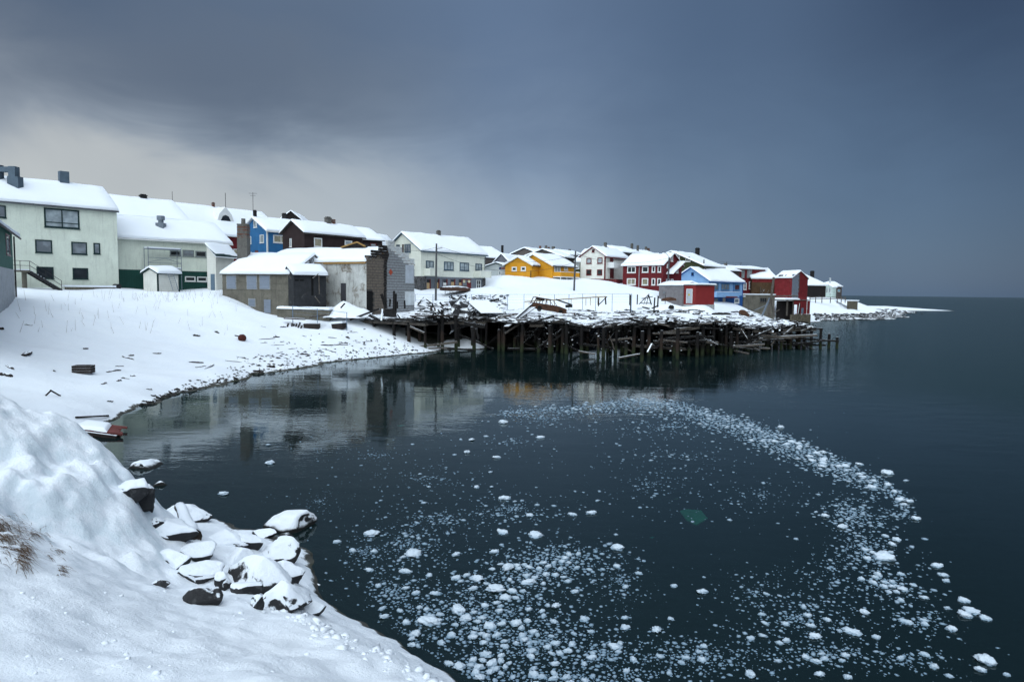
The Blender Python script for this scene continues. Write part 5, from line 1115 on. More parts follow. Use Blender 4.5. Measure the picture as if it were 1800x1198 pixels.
# charred uprights at the burnt gable
for i, (a, c_) in enumerate((((705, 745), (740, 860)), ((738, 725), (758, 860)), ((795, 790), (790, 865)), ((832, 715), (828, 940)), ((848, 740), (846, 930)), ((862, 815), (864, 880)), ((932, 805), (935, 880)), ((715, 740), (752, 862)))):
    x0_, y0_ = Z4.p(*c_); x1_, y1_ = Z4.p(*a); stick('charred_post', x0_, y0_, x1_, y1_, 70.5 + .3 * (i % 3), CHARB, 'charred upright stump standing against the burnt block gable', 'post', .2 if i in (3, 4) else .15, group='charred stumps at the burnt gable')
for i, (a, c_) in enumerate((((410, 990), (690, 885)), ((600, 940), (700, 990)), ((720, 890), (710, 1000)), ((640, 965), (800, 1005)), ((870, 940), (915, 1000)), ((590, 950), (700, 1000)))):
    x0_, y0_ = Z4.p(*a); x1_, y1_ = Z4.p(*c_); stick('fallen_beam', x0_, y0_, x1_, y1_, 68.8, CHAR, ('long snowy beam sloping up to the burnt doorway', 'short snowy brace crossing below the burnt doorway', 'upright white frosted board before the burnt doorway', 'low snowy beam right of the burnt doorway', 'snowy slat propped at the right of the burnt gable foot', 'lowest snowy beam at the burnt gable foot')[i], 'beam', .17, d1=68.2)
b = MB(); q = [W(*Z4.p(*k), 70.2) for k in ((725, 965), (855, 965), (830, 880), (740, 890))]; b.prism(q, (0, .4, 0)); tag(b.build('charred_boarding', CHARB, loc=q[0]), 'charred black wall panel leaning at the foot of the block gable', 'boarding')
# twisted sheet metal wreck
b = MB(); rw = random.Random(4); cw = T(806, 556); ptsr = []
for i in range(9):
    row_ = []
    for j in range(6):
        row_.append(cw + V((-.9 + .36 * j + rw.uniform(-.22, .22), rw.uniform(-.5, .3), 1.6 - .42 * i * (1 - .05 * j) + rw.uniform(-.15, .15))))
    ptsr.append(row_)
b.add([p for r_ in ptsr for p in r_] + [p + V((0.03, .06, .03)) for r_ in ptsr for p in r_], [(i * 6 + j, i * 6 + j + 1, i * 6 + j + 7, i * 6 + j + 6) for i in range(8) for j in range(5)] + [(54 + i * 6 + j, 54 + i * 6 + j + 6, 54 + i * 6 + j + 7, 54 + i * 6 + j + 1) for i in range(8) for j in range(5)])
tag(b.build('twisted_sheet', surf('scorched_sheet', (.07, .07, .075), .6, .3, 3, snow=1.25, metal=.1), loc=cw), 'twisted scorched metal sheet hanging over the pier edge', 'sheet metal')
# long boards sliding down at the car wreck
stick('long_board', 890, 574, 938, 540, 66.2, DRIFT, 'long snow-covered plank sloping up toward the car wreck', 'plank', .5, d1=77, h_=.1)
stick('long_board', 905, 560, 935, 534, 68.5, CHAR, 'narrow dark plank beside the long snow-covered plank near the car wreck', 'plank', .2, d1=78)
stick('beam', 816, 568, 852, 574, 65.2, CHAR, 'rounded snowy beam across two piles at the pier edge', 'beam', .34, d1=65.6)
stick('beam', 829, 574, 832, 596, 65, CHAR, 'short snowy prop hanging under the rounded snowy beam', 'beam', .25)
stick('beam', 837, 577, 841, 596, 65, CHAR, 'second snowy prop right under the rounded snowy beam', 'beam', .2)
stick('roof_sheet', 838, 528, 866, 551, 74, surf('snowy_panel', (.05, .05, .05), .8, .2, 2, snow=.95), 'broad snow-covered roof panel lying in the wreck heap', 'panel', 2.6, d1=70, h_=.14)
stick('dark_beam', 857, 531, 877, 525, 76, CHARB, 'dark beam jutting to the right out of the wreck heap', 'beam', .2)
b = MB(); p = T(816, 543); b.box(p + V((-.35, 0, -.1)), (.55, .1, .2), (0, .4, 0), (-.05, 0, .75)); tag(b.build('tan_box', surf('tan_box', (.20, .13, .06), .8), loc=p), 'tan wooden box corner poking out of the wreck heap', 'box')

# ------------------------------------------------------------------ car wreck
p = T(948, 550); cwk = thing('car_wreck', 'burnt out rusty estate car without glass, snow on its roof', 'car', p)
MX = Matrix.Translation(V((solveX(935.5, 79.5, 3.6), 79.5, float(deck(np.array([4.0]), np.array([80.0]))[0]) + .12))) @ Matrix.Rotation(math.radians(13), 4, 'Z') @ Matrix.Rotation(math.radians(9), 4, 'Y')
def car_part(name, boxes, m_, parent=cwk, tubes=()):
    b = MB()
    for poly, w0, w1 in boxes: b.prism([MX @ V((x_, w0, z_)) for x_, z_ in poly], MX.to_3x3() @ V((0, w1 - w0, 0)))
    for a, q, r_ in tubes: b.tube(MX @ V(a), MX @ V(q), r_, n=8)
    return b.build(name, m_, parent)
car_part('body', [([(0, .3), (.03, .98), (2.75, 1.02), (2.75, .3)], 0, .05), ([(0, .3), (.03, .98), (2.75, 1.02), (2.75, .3)], 1.6, 1.65), ([(0, .3), (.03, .98), (.1, .98), (.1, .3)], .052, 1.598), ([(.1, .3), (.1, .36), (4.1, .36), (4.1, .3)], .052, 1.598)], RUST)
car_part('bonnet', [([(2.76, .3), (2.76, 1.02), (3.2, 1.0), (4.1, .82), (4.2, .3)], 0, 1.65)], RUST)
car_part('roof', [([(.22, 1.6), (.25, 1.67), (2.05, 1.65), (2.3, 1.58)], .03, 1.62)], RUST)
b = MB(); rows = [[(MX @ V((x_, y_, 1.665)), V((0, 0, 1))) for y_ in spread(.05, 1.6, 2, .06)] for x_ in spread(.26, 2.1, 4, .06)]; snow_sheet(b, rows, .16, 6); b.build('snow', SNOW, cwk, smooth=True)
for sd2 in (.03, 1.56):
    for q in (((.05, .98), (.24, 1.6), .10), ((.72, .98), (.78, 1.6), .07), ((1.45, .98), (1.45, 1.6), .07), ((2.05, 1.0), (1.95, 1.6), .07), ((2.85, 1.02), (2.25, 1.58), .07)):
        (xa, za), (xb, zb2), wd = q; car_part('pillar', [([(xa, za), (xa + wd, za), (xb + wd, zb2), (xb, zb2)], sd2, sd2 + .06)], RUST)
car_part('wheel_arch', [([(.55, .28), (.6, .62), (.8, .74), (1.05, .62), (1.12, .28)], -.02, .0), ([(3.2, .28), (3.25, .6), (3.45, .7), (3.7, .58), (3.78, .28)], -.02, .0)], BLACK)
for x_ in (.83, 3.48): car_part('wheel', [], IRON, tubes=[((x_, -.01, .28), (x_, .18, .28), .26)])
stick('steel_frame', 988, 551, 1011, 553, 79.5, RUST, 'rusty steel strip lying behind the nose of the car wreck', 'scrap', .35)
stick('burnt_plank', 942, 524.5, 957, 527, 84, CHAR, 'dark plank lying just above the car wreck roof', 'plank', .3)
stick('scrap_plank', 977, 526, 1006, 536, 86, CHARB, 'slanting dark plank right of the car wreck', 'plank', .18)
stick('scrap_plank', 994, 538, 1006, 537.5, 84, CHARB, 'short dark plank lying below the slanting plank', 'plank', .35)

# ------------------------------------------------------------------ fences, rails, posts
def fence(name, label, xs_, d, m_, top, r=.035, cat='fence', mesh=False):
    pts = [T(x_, 534) if False else V((solveX(x_, d, 4.5), d, 0)) for x_ in xs_]; f = thing(name, label, cat, (pts[0].x, pts[0].y, float(ground(np.array([pts[0].x]), np.array([d]))[0])))
    tops = []
    for x_, p in zip(xs_, pts):
        g = float(ground(np.array([p.x]), np.array([p.y]))[0]); zt = W(x_, top(x_), d).z; c = MB(); c.tube((p.x, p.y, g - .3), (p.x, p.y, zt), r, n=6); c.build('post', m_, f); tops.append(V((p.x, p.y, zt - .03)))
    for a, q in zip(tops, tops[1:]): c = MB(); c.tube(a, q, .018, n=5); c.build('rail', m_, f)
    for a, q in zip(tops, tops[1:]):
        c = MB()
        for zz in (.35, .7, 1.05): c.tube(a - V((0, 0, zz)), q - V((0, 0, zz)), .007, n=4)
        c.build('wire', m_, f)
    return f
FENCEM = surf('blue_grey_steel', (.16, .23, .32), .5, .1, 2, metal=.3)
fence('wire_fence', 'thin blue grey steel wire fence crossing the snow behind the wreck heap', [730, 761, 791, 810, 820, 829, 842, 847, 862, 892, 921, 948, 974.5, 1000, 1024, 1047, 1076, 1110], 89, FENCEM, lambda x_: 517 - max(0, 1050 - abs(x_ - 1000) * 0) * 0 - (x_ > 1000) * .8)
fence('mesh_fence', 'three-post steel fence beside the concrete terrace below the lean-to', [514.4, 557.6, 609.5], 66.5, FENCEM, lambda x_: 537 + (x_ - 514) * .123)
# wooden handrail
hr = thing('wooden_handrail', 'pale yellow wooden handrail on short posts behind the car wreck', 'handrail', W(922, 533, 87)); YR = surf('yellowed_rail', (.28, .20, .09), .8)
b = MB(); b.bar(W(922, 530, 87.5), W(1065, 521, 87.5), .1, .12); b.build('rail', YR, hr)
for x_ in (930, 975, 1004, 1030, 1038, 1051): b = MB(); t_ = (x_ - 922) / 143; a = W(x_, 530 - 9 * t_, 87.6); b.bar(a, a - V((0, 0, 1.0)), .07, .07); b.build('post', YR, hr)
b = MB(); b.bar(W(1064, 522, 87.4), W(1065, 535, 87.4), .16, .16); b.bar(W(1052, 536, 87.4), W(1067, 521, 87.4), .1, .1); b.build('end_post', CHARB, hr)
# dark single posts
for i, (x_, yt, yb, d, w_, lb) in enumerate(((1108, 518, 548, 84, .12, 'tall thin dark post standing alone in the snow left of the charred trestle'), (1052, 523, 536, 87, .13, 'short dark post by the end of the yellow handrail'), (1106.5, 517, 534, 92, .1, 'leaning dark post behind the tall thin post'), (1120, 517.5, 533, 91, .13, 'forked dark post left of the charred trestle'), (1192, 510, 544, 98, .08, 'slim dark pole in front of the red tool shed'), (1169, 518, 543, 97, .06, 'thin rod in front of the grey lean-to'), (1156, 520, 534, 95, .1, 'dark stub beside the grey lean-to corner'))):
    stick('dark_post', x_, yb + 2, x_ + .6, yt, d, CHARB, lb, 'post', w_)
# charred frame and tripod
fr_ = thing('charred_trestle', 'charred slanting timber frame left of the grey lean-to', 'trestle', W(1135, 534, 92))
for i, (x0_, y0_, x1_, y1_) in enumerate(((1123, 533, 1141, 516), (1131, 533, 1135, 523), (1136, 533, 1140, 518), (1145, 534, 1140, 517), (1128, 523, 1147, 521), (1126, 531, 1146, 533), (1140, 516, 1144, 532))):
    b = MB(); b.bar(W(x0_, y0_ + 1.5, 92), W(x1_, y1_, 92.3), .12, .1); b.build('timber', CHAR, fr_)
tp = thing('charred_cross', 'charred cross-shaped timber stack in the snow before the grey lean-to', 'wreckage', W(1150, 553, 82))
for x0_, y0_, x1_, y1_ in ((1149, 553, 1151, 523), (1138, 546, 1158, 545.5), (1146, 540, 1157, 537), (1142, 556, 1152, 546), (1158, 556, 1149, 546), (1164, 555, 1156, 546), (1156, 538, 1157, 520)): b = MB(); b.bar(W(x0_, y0_ + 1.5, 82), W(x1_, y1_, 82.3), .17, .14); b.build('timber', CHARB, tp)
# bench
bn = thing('plank_bench', 'low snow-topped plank bench on two legs before the red tool shed', 'bench', W(1204, 552, 88)); b = MB(); b.bar(W(1194, 545.5, 88), W(1213, 545, 88), .5, .1); b.build('seat', TIMBER, bn)
for x_ in (1196, 1202, 1211): b = MB(); a = W(x_, 545.8, 88); b.bar(a, a - V((0, 0, .65)), .1, .1); b.build('leg', CHARB, bn)
# dark hull scraps and trough
for i, (x0_, y0_, x1_, y1_, d, lb, hh) in enumerate(((1163, 529, 1188, 528, 97, 'rusty boiler lying under the grey lean-to wall', .5), (1176, 541, 1184, 541, 92, 'small dark crate in the snow left of the plank bench', .45), (1252, 553, 1284, 553, 80, 'upturned dark trough at the pier edge below the pale blue house', .3), (1300, 551, 1316, 557, 90, 'rusty red scrap heap plate right of the debris', .7))):
    a, q = W(x0_, y0_, d), W(x1_, y1_, d); b = MB(); n_ = 7
    secs = []
    for k in range(n_):
        t = k / (n_ - 1); c = a.lerp(q, t); sh = math.sin(math.pi * (.12 + .76 * t)) ** .5
        secs += [c + V((0, .35 * math.cos(g_), hh * sh * math.sin(g_))) for g_ in [math.pi * j / 6 for j in range(7)]]
    b.add(secs, [(k * 7 + j, k * 7 + j + 1, k * 7 + j + 8, k * 7 + j + 7) for k in range(n_ - 1) for j in range(6)] + [tuple(range(7)), tuple(range((n_ - 1) * 7, n_ * 7))]); tag(b.build('scrap_hull', [RUST, CHARB, CHARB, RUST][i], loc=a), lb, 'scrap')
# leaning posts before the ruin
tr = thing('leaning_posts', 'tall leaning mast with propped poles in front of the red ruin', 'mast', W(1352, 556, 128))
for x0_, y0_, x1_, y1_, w_, m_ in ((655, 385, 615, 700, .32, TIMBER), (615, 690, 565, 955, .3, TIMBER), (600, 680, 485, 945, .25, METAL), (600, 700, 600, 950, .3, TIMBER), (625, 690, 660, 955, .28, TIMBER), (640, 900, 740, 850, .15, TIMBER), (600, 660, 1000, 650, .22, TIMBER), (560, 780, 380, 860, .1, METAL)):
    a, c_ = Z9.p(x0_, y0_), Z9.p(x1_, y1_); b = MB(); b.bar(W(*c_, 127.5), W(*a, 128), w_, w_); b.build('pole', m_, tr)
# utility poles
def upole(x0_, y0_, x1_, y1_, d, label, arm=True):
    a, q = W(x0_, y0_, d), W(x1_, y1_, d); f = thing('utility_pole', label, 'utility pole', a); PM = surf('pole_wood', (.075, .078, .085), .9, .2, 2)
    b = MB(); b.tube(a - V((0, 0, 1)), q, .15, .11, n=8); b.build('pole', PM, f)
    if arm: b = MB(); b.bar(q + V((-.1, 0, -.7)), q + V((.75, .1, -.55)), .08, .08); b.build('crossarm', PM, f); b = MB(); b.tube(q + V((.7, 0, -.5)), q + V((.7, 0, -.25)), .06, n=6); b.tube(q + V((.3, 0, -.55)), q + V((.3, 0, -.3)), .06, n=6); b.build('insulator', WHITE, f)
    return q
t1 = upole(766, 518, 767.3, 428, 90, 'grey wooden utility pole in front of the cream house'); t2 = upole(1008.5, 519, 1011.8, 441, 100, 'grey wooden utility pole right of the yellow balcony wing')
t3 = upole(1174, 503, 1176.3, 452, 104, 'slim lamp post in front of the red house gable', arm=False)
f = bpy.data.objects['utility_pole.002']; b = MB()
arc = [t3 + V((-1.3 * t, -.2 * t, .75 * math.sin(t * 2.2))) for t in [0, .25, .5, .75, 1]]
for a, q in zip(arc, arc[1:]): b.tube(a, q, .035, n=6)
b.build('arm', IRON, f); b = MB(); b.box(arc[-1] + V((-.3, -.1, -.1)), (.45, 0, 0), (0, .2, 0), (0, 0, .14)); b.build('lamp_head', METAL, f)
def cable(a, q, sag, label):
    b = MB(); pts = [a.lerp(q, i / 14) - V((0, 0, sag * 4 * (i / 14) * (1 - i / 14))) for i in range(15)]
    for s_, e in zip(pts, pts[1:]): b.tube(s_, e, .016, n=4)
    return tag(b.build('power_cable', IRON, loc=a), label, 'cable', 'overhead cables')
cable(t1 + V((.5, 0, -.4)), t2 + V((.5, 0, -.4)), 1.6, 'upper overhead cable sagging between the two utility poles')
cable(t1 + V((.2, 0, -1.4)), t2 + V((0, 0, -1.6)), 1.8, 'lower overhead cable sagging between the two utility poles')
cable(t1 + V((-.1, 0, -.5)), HCR.E.at(HCR.w, HCR.zr - 2.2, .1), .3, 'service cable from the utility pole to the cream house gable')
cable(t2 + V((.4, 0, -.5)), t3 + V((0, 0, -.1)), 1.0, 'overhead cable from the right utility pole to the lamp post')
# railing and retaining wall near the point
rl = thing('timber_railing', 'dark timber railing along the quay before the black house', 'railing', W(1455, 530, 176)); 
xr = [1424, 1434, 1445, 1460, 1472, 1479, 1486]
for x_ in xr: a = W(x_, 521.5, 177); b = MB(); b.bar(a - V((0, 0, 1.6)), a, .16, .16); b.build('post', TIMBER, rl)
for dy in (522.3, 525.0): b = MB(); b.bar(W(1423, dy + .2, 177), W(1487, dy, 177), .14, .16); b.build('rail', TIMBER, rl)
qw = thing('quay_wall', 'brown timber quay wall at the end of the railing', 'wall', W(1500, 544, 176)); a, q = W(1490, 529, 178), W(1508, 530, 180); z0 = W(1500, 543, 178).z
n_ = 14
for i in range(n_):
    s0 = a.lerp(q, i / n_); s1 = a.lerp(q, (i + .92) / n_); b = MB(); b.prism([V((s0.x, s0.y, a.z)), V((s1.x, s1.y, a.z)), V((s1.x, s1.y, z0 - 1)), V((s0.x + .02, s0.y, z0 - 1))], (0, .3, 0)); b.build('plank', LOG, qw)
b = MB(); b.box(V((a.x - .5, a.y - .1, a.z + .004)), V((q.x - a.x + .8, q.y - a.y, 0)), (0, 6, 0), (0, 0, .3)); b.build('snow', SNOW, qw)
# concrete terrace before the lean-to
tw = thing('concrete_terrace', 'low concrete terrace with a snow top in front of the timber lean-to', 'terrace', W(535, 560, 67.5)); a, q = W(487, 542, 67.8), W(579, 544.5, 68.6)
b = MB(); b.prism([a, q, V((q.x, q.y, 1.6)), V((a.x, a.y, 1.6))], (0, 2.8, 0)); b.build('wall', CONC, tw)
ln_ = (q - a); b = MB(); rows = [[(a + ln_ * t + V((0, o_, .0)), V((0, 0, 1))) for o_ in spread(-.12, 2.9, 3, .06)] for t in spread(-.01, 1.01, 8, .01)]; snow_sheet(b, rows, .22, 4); b.build('snow', SNOW, tw, smooth=True)
# jumble before the burnt building: snow heap ramp
b = MB(); rows = []
cx, cyy = W(618, 548, 70.5).x, 70.5
for i in range(15):
    t = i / 14; row_ = []
    for j in range(9):
        s_ = j / 8; x_ = W(575, 550, 70).x + (W(648, 550, 70).x - W(575, 550, 70).x) * t; y_ = 68.3 + 3.6 * s_
        hgt = 1.55 * math.exp(-((t - .28) / .30) ** 2) * s_ ** .8 + .75 * math.exp(-((t - .75) / .3) ** 2) * s_; row_.append((V((x_, y_, 3.15 + hgt + rp.uniform(-.05, .05))), V((0, 0, 1))))
    rows.append(row_)
snow_sheet(b, rows, .1, 9); tag(b.build('snow_drift', SNOW, smooth=True, loc=(cx, 70, 3)), 'pointed snow drift heaped against the white burnt building', 'snow drift')
for i, (x0_, y0_, x1_, y1_, lb) in enumerate(((545, 558, 573, 553, 'flat snowy plank at the left end of the pier deck'), (500, 559, 536, 561, 'flat snowy plank at the foot of the concrete terrace'), (599, 541, 606, 533, 'dark post end sticking from the snow drift'))):
    stick('plank', x0_, y0_, x1_, y1_, (67, 66, 69)[i], (DRIFT, DRIFT, CHARB)[i], lb, 'plank', (.5, .5, .2)[i], h_=.12)

# ------------------------------------------------------------------ foreshore rocks
def rock_mat(name, snow):
    m, t, b = material(name); geo = t.new('ShaderNodeNewGeometry'); P = geo.outputs['Position']; nz = t.sep(geo.outputs['Normal'])[2]; z = t.sep(P)[2]
    c = t.mix(t.noise(P, 3.5, 5, .65), (.008, .009, .011), (.038, .038, .040)); c = t.mix(t.ss(t.noise(P, 9, 4, .6), .55, .7), c, (.060, .060, .062))
    c = t.mix(t.ss(z, .22, .05), c, (.010, .010, .009))
    s_ = t.ss(t.m('ADD', nz, t.m('MULTIPLY', t.m('SUBTRACT', t.noise(P, 6, 6, .72), .5), .48)), .92 - snow, 1.0 - snow)
    s_ = t.m('MULTIPLY', s_, t.ss(t.m('ADD', z, t.m('MULTIPLY', t.noise(P, 5, 3, .5), .14)), .12, .20))
    t.put(b.inputs['Base Color'], t.mix(s_, c, SNOWC)); b.inputs['Roughness'].default_value = .7; b.inputs['Specular IOR Level'].default_value = .3
    bp = t.new('ShaderNodeBump'); bp.inputs['Strength'].default_value = .6; bp.inputs['Distance'].default_value = .04; t.put(bp.inputs['Height'], t.noise(P, 14, 5, .65)); t.put(b.inputs['Normal'], bp.outputs[0]); return m
RK = {k: rock_mat('snowy_rock_%d' % i, k) for i, k in enumerate((.15, .46, .70, .95))}
from mathutils import noise as mn
def rock(px, py, wpx, hpx, seed, snow, label, dep=.8, yaw=0.0, tilt=0.0, d=None, sub=4):
    p = T(px, py) if d is None else W(px, py, d); k = p.y / FPX; wd, ht = wpx * k, hpx * k; rr = random.Random(seed)
    bm = bmesh.new(); bmesh.ops.create_icosphere(bm, subdivisions=sub, radius=1)
    cuts = []
    for i in range(15):
        n_ = V((rr.uniform(-1, 1), rr.uniform(-1, 1), rr.uniform(-.6, 1))).normalized(); cuts.append((n_, rr.uniform(.52, .84)))
    for v_ in bm.verts:
        q = v_.co.copy()
        for n_, dd in cuts:
            e = q.dot(n_) - dd
            if e > 0: q -= n_ * e * .985
        q += v_.co * (mn.fractal(v_.co * 2.3 + V((seed, 0, 0)), 1.0, 2.0, 5) * .055)
        v_.co = q
    bm.normal_update(); up = {}
    R = Matrix.Rotation(yaw, 3, 'Z') @ Matrix.Rotation(tilt, 3, 'Y')
    for v_ in bm.verts:
        nz = max(0, (v_.normal.z - .35) / .65); up[v_] = .10 * nz * (snow > .2)
    for v_ in bm.verts:
        v_.co.z += up[v_]; v_.co = R @ V((v_.co.x * wd * .60, v_.co.y * wd * dep * .60, v_.co.z * ht * .72))
    me_ = bpy.data.meshes.new('rock'); bm.to_mesh(me_); bm.free(); me_.materials.append(RK[snow]); me_.polygons.foreach_set('use_smooth', [True] * len(me_.polygons))
    o_ = bpy.data.objects.new('rock', me_); COL.objects.link(o_); o_.location = p + V((0, 0, ht * (.06 if snow > .65 and seed > 34 else .26))); return tag(o_, label, 'rock', 'snowy shore rocks')
for a in ((255, 846, 80, 46, 11, .70, 'large rounded snow-capped rock at the water, farthest of the shore rocks', .8, .3),
          (252, 890, 50, 40, 12, .46, 'dark rock under a snow cap left of the floating slab in the shallows'),
          (280, 869, 34, 26, 13, .46, 'small dark rock with snow lid below the far rounded rock'),
          (286, 880, 15, 14, 14, .70, 'fist-like snowy pebble rock at the waterline under the far rounded rock'),
          (263, 896, 18, 16, 15, .70, 'little snowy rock against the foot of the icy mound'),
          (343, 866, 38, 15, 16, .15, 'lone flat dark rock just breaking the water left of the shore rocks'),
          (325, 910, 86, 30, 17, .46, 'broad rock with a dark right face behind the snowy log'),
          (505, 940, 98, 52, 18, .70, 'big snow-covered rock at the water, rightmost of the shore rocks', .7, .1),
          (463, 942, 44, 15, 19, .46, 'thin snowy slab left of the rightmost big rock'),
          (502, 948, 26, 14, 20, .46, 'narrow snowy stone at the near foot of the rightmost big rock'),
          (492, 984, 70, 46, 21, .46, 'speckled snowy rock below the rightmost big rock'),
          (458, 1034, 122, 66, 22, .46, 'long slanting slab with dark underside in the middle of the shore rocks', .6, -.35, .22),
          (510, 1018, 66, 36, 23, .70, 'snow-domed rock right of the long slanting slab'),
          (432, 1040, 52, 24, 24, .46, 'low snowy rock tucked below the long slanting slab'),
          (502, 1072, 92, 58, 25, .70, 'pale pyramid-shaped snowy rock nearest the snow edge', .8, .5),
          (357, 1060, 58, 36, 26, .15, 'bare dark angular rock at the edge of the near snow'),
          (283, 1030, 28, 18, 27, .15, 'small bare dark rock at the foot of the icy mound'),
          (452, 1068, 32, 26, 28, .70, 'small snowy rock left of the pale pyramid-shaped rock'),
          (391, 1034, 30, 34, 29, .70, 'upright snowy rock left of the long slanting slab'),
          (275, 925, 30, 16, 32, .46, 'dark stone under snow between mound and broad rock'),
          (300, 940, 84, 34, 35, .95, 'broad snow-buried rock beside the foot of the snowy log'), (345, 975, 70, 30, 36, .95, 'snow-buried rock below the lower end of the snowy log'), (395, 952, 84, 30, 37, .95, 'long snow-buried slab right of the snowy log'), (350, 1008, 84, 34, 38, .95, 'large smooth snow-buried rock above the bare angular rock'), (305, 990, 64, 30, 39, .95, 'snow-buried rock nearest the icy mound foot'), (420, 988, 56, 30, 40, .95, 'snow-buried rock above the long slanting slab'), (548, 1075, 50, 34, 41, .95, 'small snowy rock right of the pale pyramid-shaped rock'), (230, 868, 56, 40, 44, .95, 'snow-buried rock between the far rounded rock and the mound'),
          (430, 960, 60, 26, 34, .70, 'smooth snowy hump between the log and the speckled rock')):
    rock(*a[:6], a[6], *(a[7:] if len(a) > 7 else ()))
# snowy log
a, q = T(344, 952), W(316, 889, 15.5); a = a + V((0, -.1, .12)); b = MB(); n_ = 10; pts = [a.lerp(q, i / n_) + V((0, 0, .04 * math.sin(i))) for i in range(n_ + 1)]
ax = (q - a).normalized(); lx_ = ax.cross(V((0, 0, 1))).normalized(); ly_ = lx_.cross(ax)
for i, p_ in enumerate(pts):
    r_ = (.155 - .004 * i) * rng.uniform(.93, 1.07); b.v += [tuple(p_ + (lx_ * math.cos(g_) + ly_ * math.sin(g_)) * r_) for g_ in [math.tau * j / 12 for j in range(12)]]
for i in range(n_): b.f += [(i * 12 + j, i * 12 + (j + 1) % 12, (i + 1) * 12 + (j + 1) % 12, (i + 1) * 12 + j) for j in range(12)]
b.f += [tuple(range(12)), tuple(range(n_ * 12, n_ * 12 + 12))]; b.m += [0] * len(b.f)
tag(b.build('snowy_log', surf('snowy_log', (.05, .04, .032), .9, .3, 4, snow=1.15), loc=a, smooth=True), 'snow-covered log lying end-on across the shore rocks', 'log')

# ------------------------------------------------------------------ things on the beach
def bplank(x0_, y0_, x1_, y1_, w_, m_, label, name='plank', cat='plank', th=.07, group=None, lift=0.0):
    a, q = T(x0_, y0_), T(x1_, y1_); a = a + V((0, 0, th * .35 + lift)); q = q + V((0, 0, th * .35 + lift)); b = MB(); d_ = q - a; x = V((-d_.y, d_.x, 0)).normalized() * w_ / 2
    e = d_ * .04; b.add([a - x, a + x + e, q + x, q - x - e] + [k + V((0, 0, th)) for k in (a - x, a + x + e, q + x, q - x - e)], [(0, 3, 2, 1), (4, 5, 6, 7), (0, 1, 5, 4), (1, 2, 6, 5), (2, 3, 7, 6), (3, 0, 4, 7)])
    return tag(b.build(name, m_, loc=a), label, cat, group)
ZB, ZC = Z(0, 500, 4.2775), Z(360, 520, 5.294)
DW = surf('wet_driftwood', (.028, .022, .020), .85, .3, 2.5, snow=.25)
# red plank raft at the water's edge
rf = [T(78, 748), T(160, 765), G(205, 765, .10), G(212, 751, .10)]; root = thing('plank_raft', 'torn-off red plank panel, snow-covered, reaching into the water left of the bay', 'panel', rf[1]); RP = surf('faded_red_planks', (.15, .045, .040), .85, .25, 2)
A_, B_ = W(78, 746, 27.5), G(163, 765, .12); C_, D_ = G(206, 765, .10), G(214, 752, .10)
A_ = V((A_.x, A_.y, .30)); back = V((D_.x - C_.x, D_.y - C_.y, 0)); n_ = 7
for i in range(n_):
    o_ = back * (i / n_); e = back * ((i + .9) / n_); ex = rng.uniform(-.15, .25) * (C_ - B_).normalized(); b = MB(); a0 = A_ + o_; a1 = A_ + e; c0_ = C_ + o_ + ex; c1_ = C_ + e + ex
    b.add([a0, c0_, c1_, a1] + [k + V((0, 0, .07)) for k in (a0, c0_, c1_, a1)], [(0, 3, 2, 1), (4, 5, 6, 7), (0, 1, 5, 4), (1, 2, 6, 5), (2, 3, 7, 6), (3, 0, 4, 7)]); b.build('board', RP, root)
b = MB(); rows = [[(A_ + (C_ - A_) * t + back * s_ + V((0, 0, .075)), V((0, 0, 1))) for s_ in spread(0, 1.0, 3, .03)] for t in spread(.02, .86, 8, .02)]; snow_sheet(b, rows, .13, 2); b.build('snow', SNOW, root, smooth=True)
b = MB(); b.bar(A_ - V((0, .05, .06)), C_ - V((0, .05, .06)), .1, .14); b.build('edge_beam', DW, root)
bplank(*ZB.p(560, 1010), *ZB.p(825, 995), .06, DW, 'long thin dark branch lying just behind the red plank panel')
# crate
p = T(*ZB.p(612, 672)); cr = thing('open_crate', 'open weathered wooden crate standing alone on the snowy beach', 'crate', p); uc = V((.97, .22, 0)).normalized(); vc = V((-uc.y, uc.x, 0)); wd, dp, ht = .98, .62, .46
for o_, dirv, ln in ((p - uc * wd / 2, uc, wd), (p - uc * wd / 2 + vc * dp, uc, wd)):
    for k in range(3): b = MB(); b.box(o_ + V((0, 0, .03 + k * .15)), dirv * ln, V((-dirv.y, dirv.x, 0)) * .03, (0, 0, .135)); b.build('slat', DW, cr)
for o_ in (p - uc * wd / 2, p + uc * (wd / 2 - .03)):
    for k in range(3): b = MB(); b.box(o_ + V((0, 0, .03 + k * .15)) + vc * .03, vc * (dp - .03), uc * .03, (0, 0, .135)); b.build('slat', DW, cr)
b = MB(); b.box(p - uc * (wd / 2 - .035) + vc * .035 + V((0, 0, .02)), uc * (wd - .07), vc * (dp - .07), (0, 0, .30)); b.build('snow', SNOW, cr)
# crossed sticks
st = thing('crossed_sticks', 'two thin sticks leaning together in the snow above the red plank panel', 'sticks', T(*ZB.p(390, 836))); a = T(*ZB.p(342, 836)); c = T(*ZB.p(455, 837)); t_ = W(*ZB.p(383, 796), (a.y + c.y) / 2 - .2)
for q in (a, c): b = MB(); b.tube(q, t_ + (t_ - q) * .05, .035, n=6); b.build('stick', DW, st)
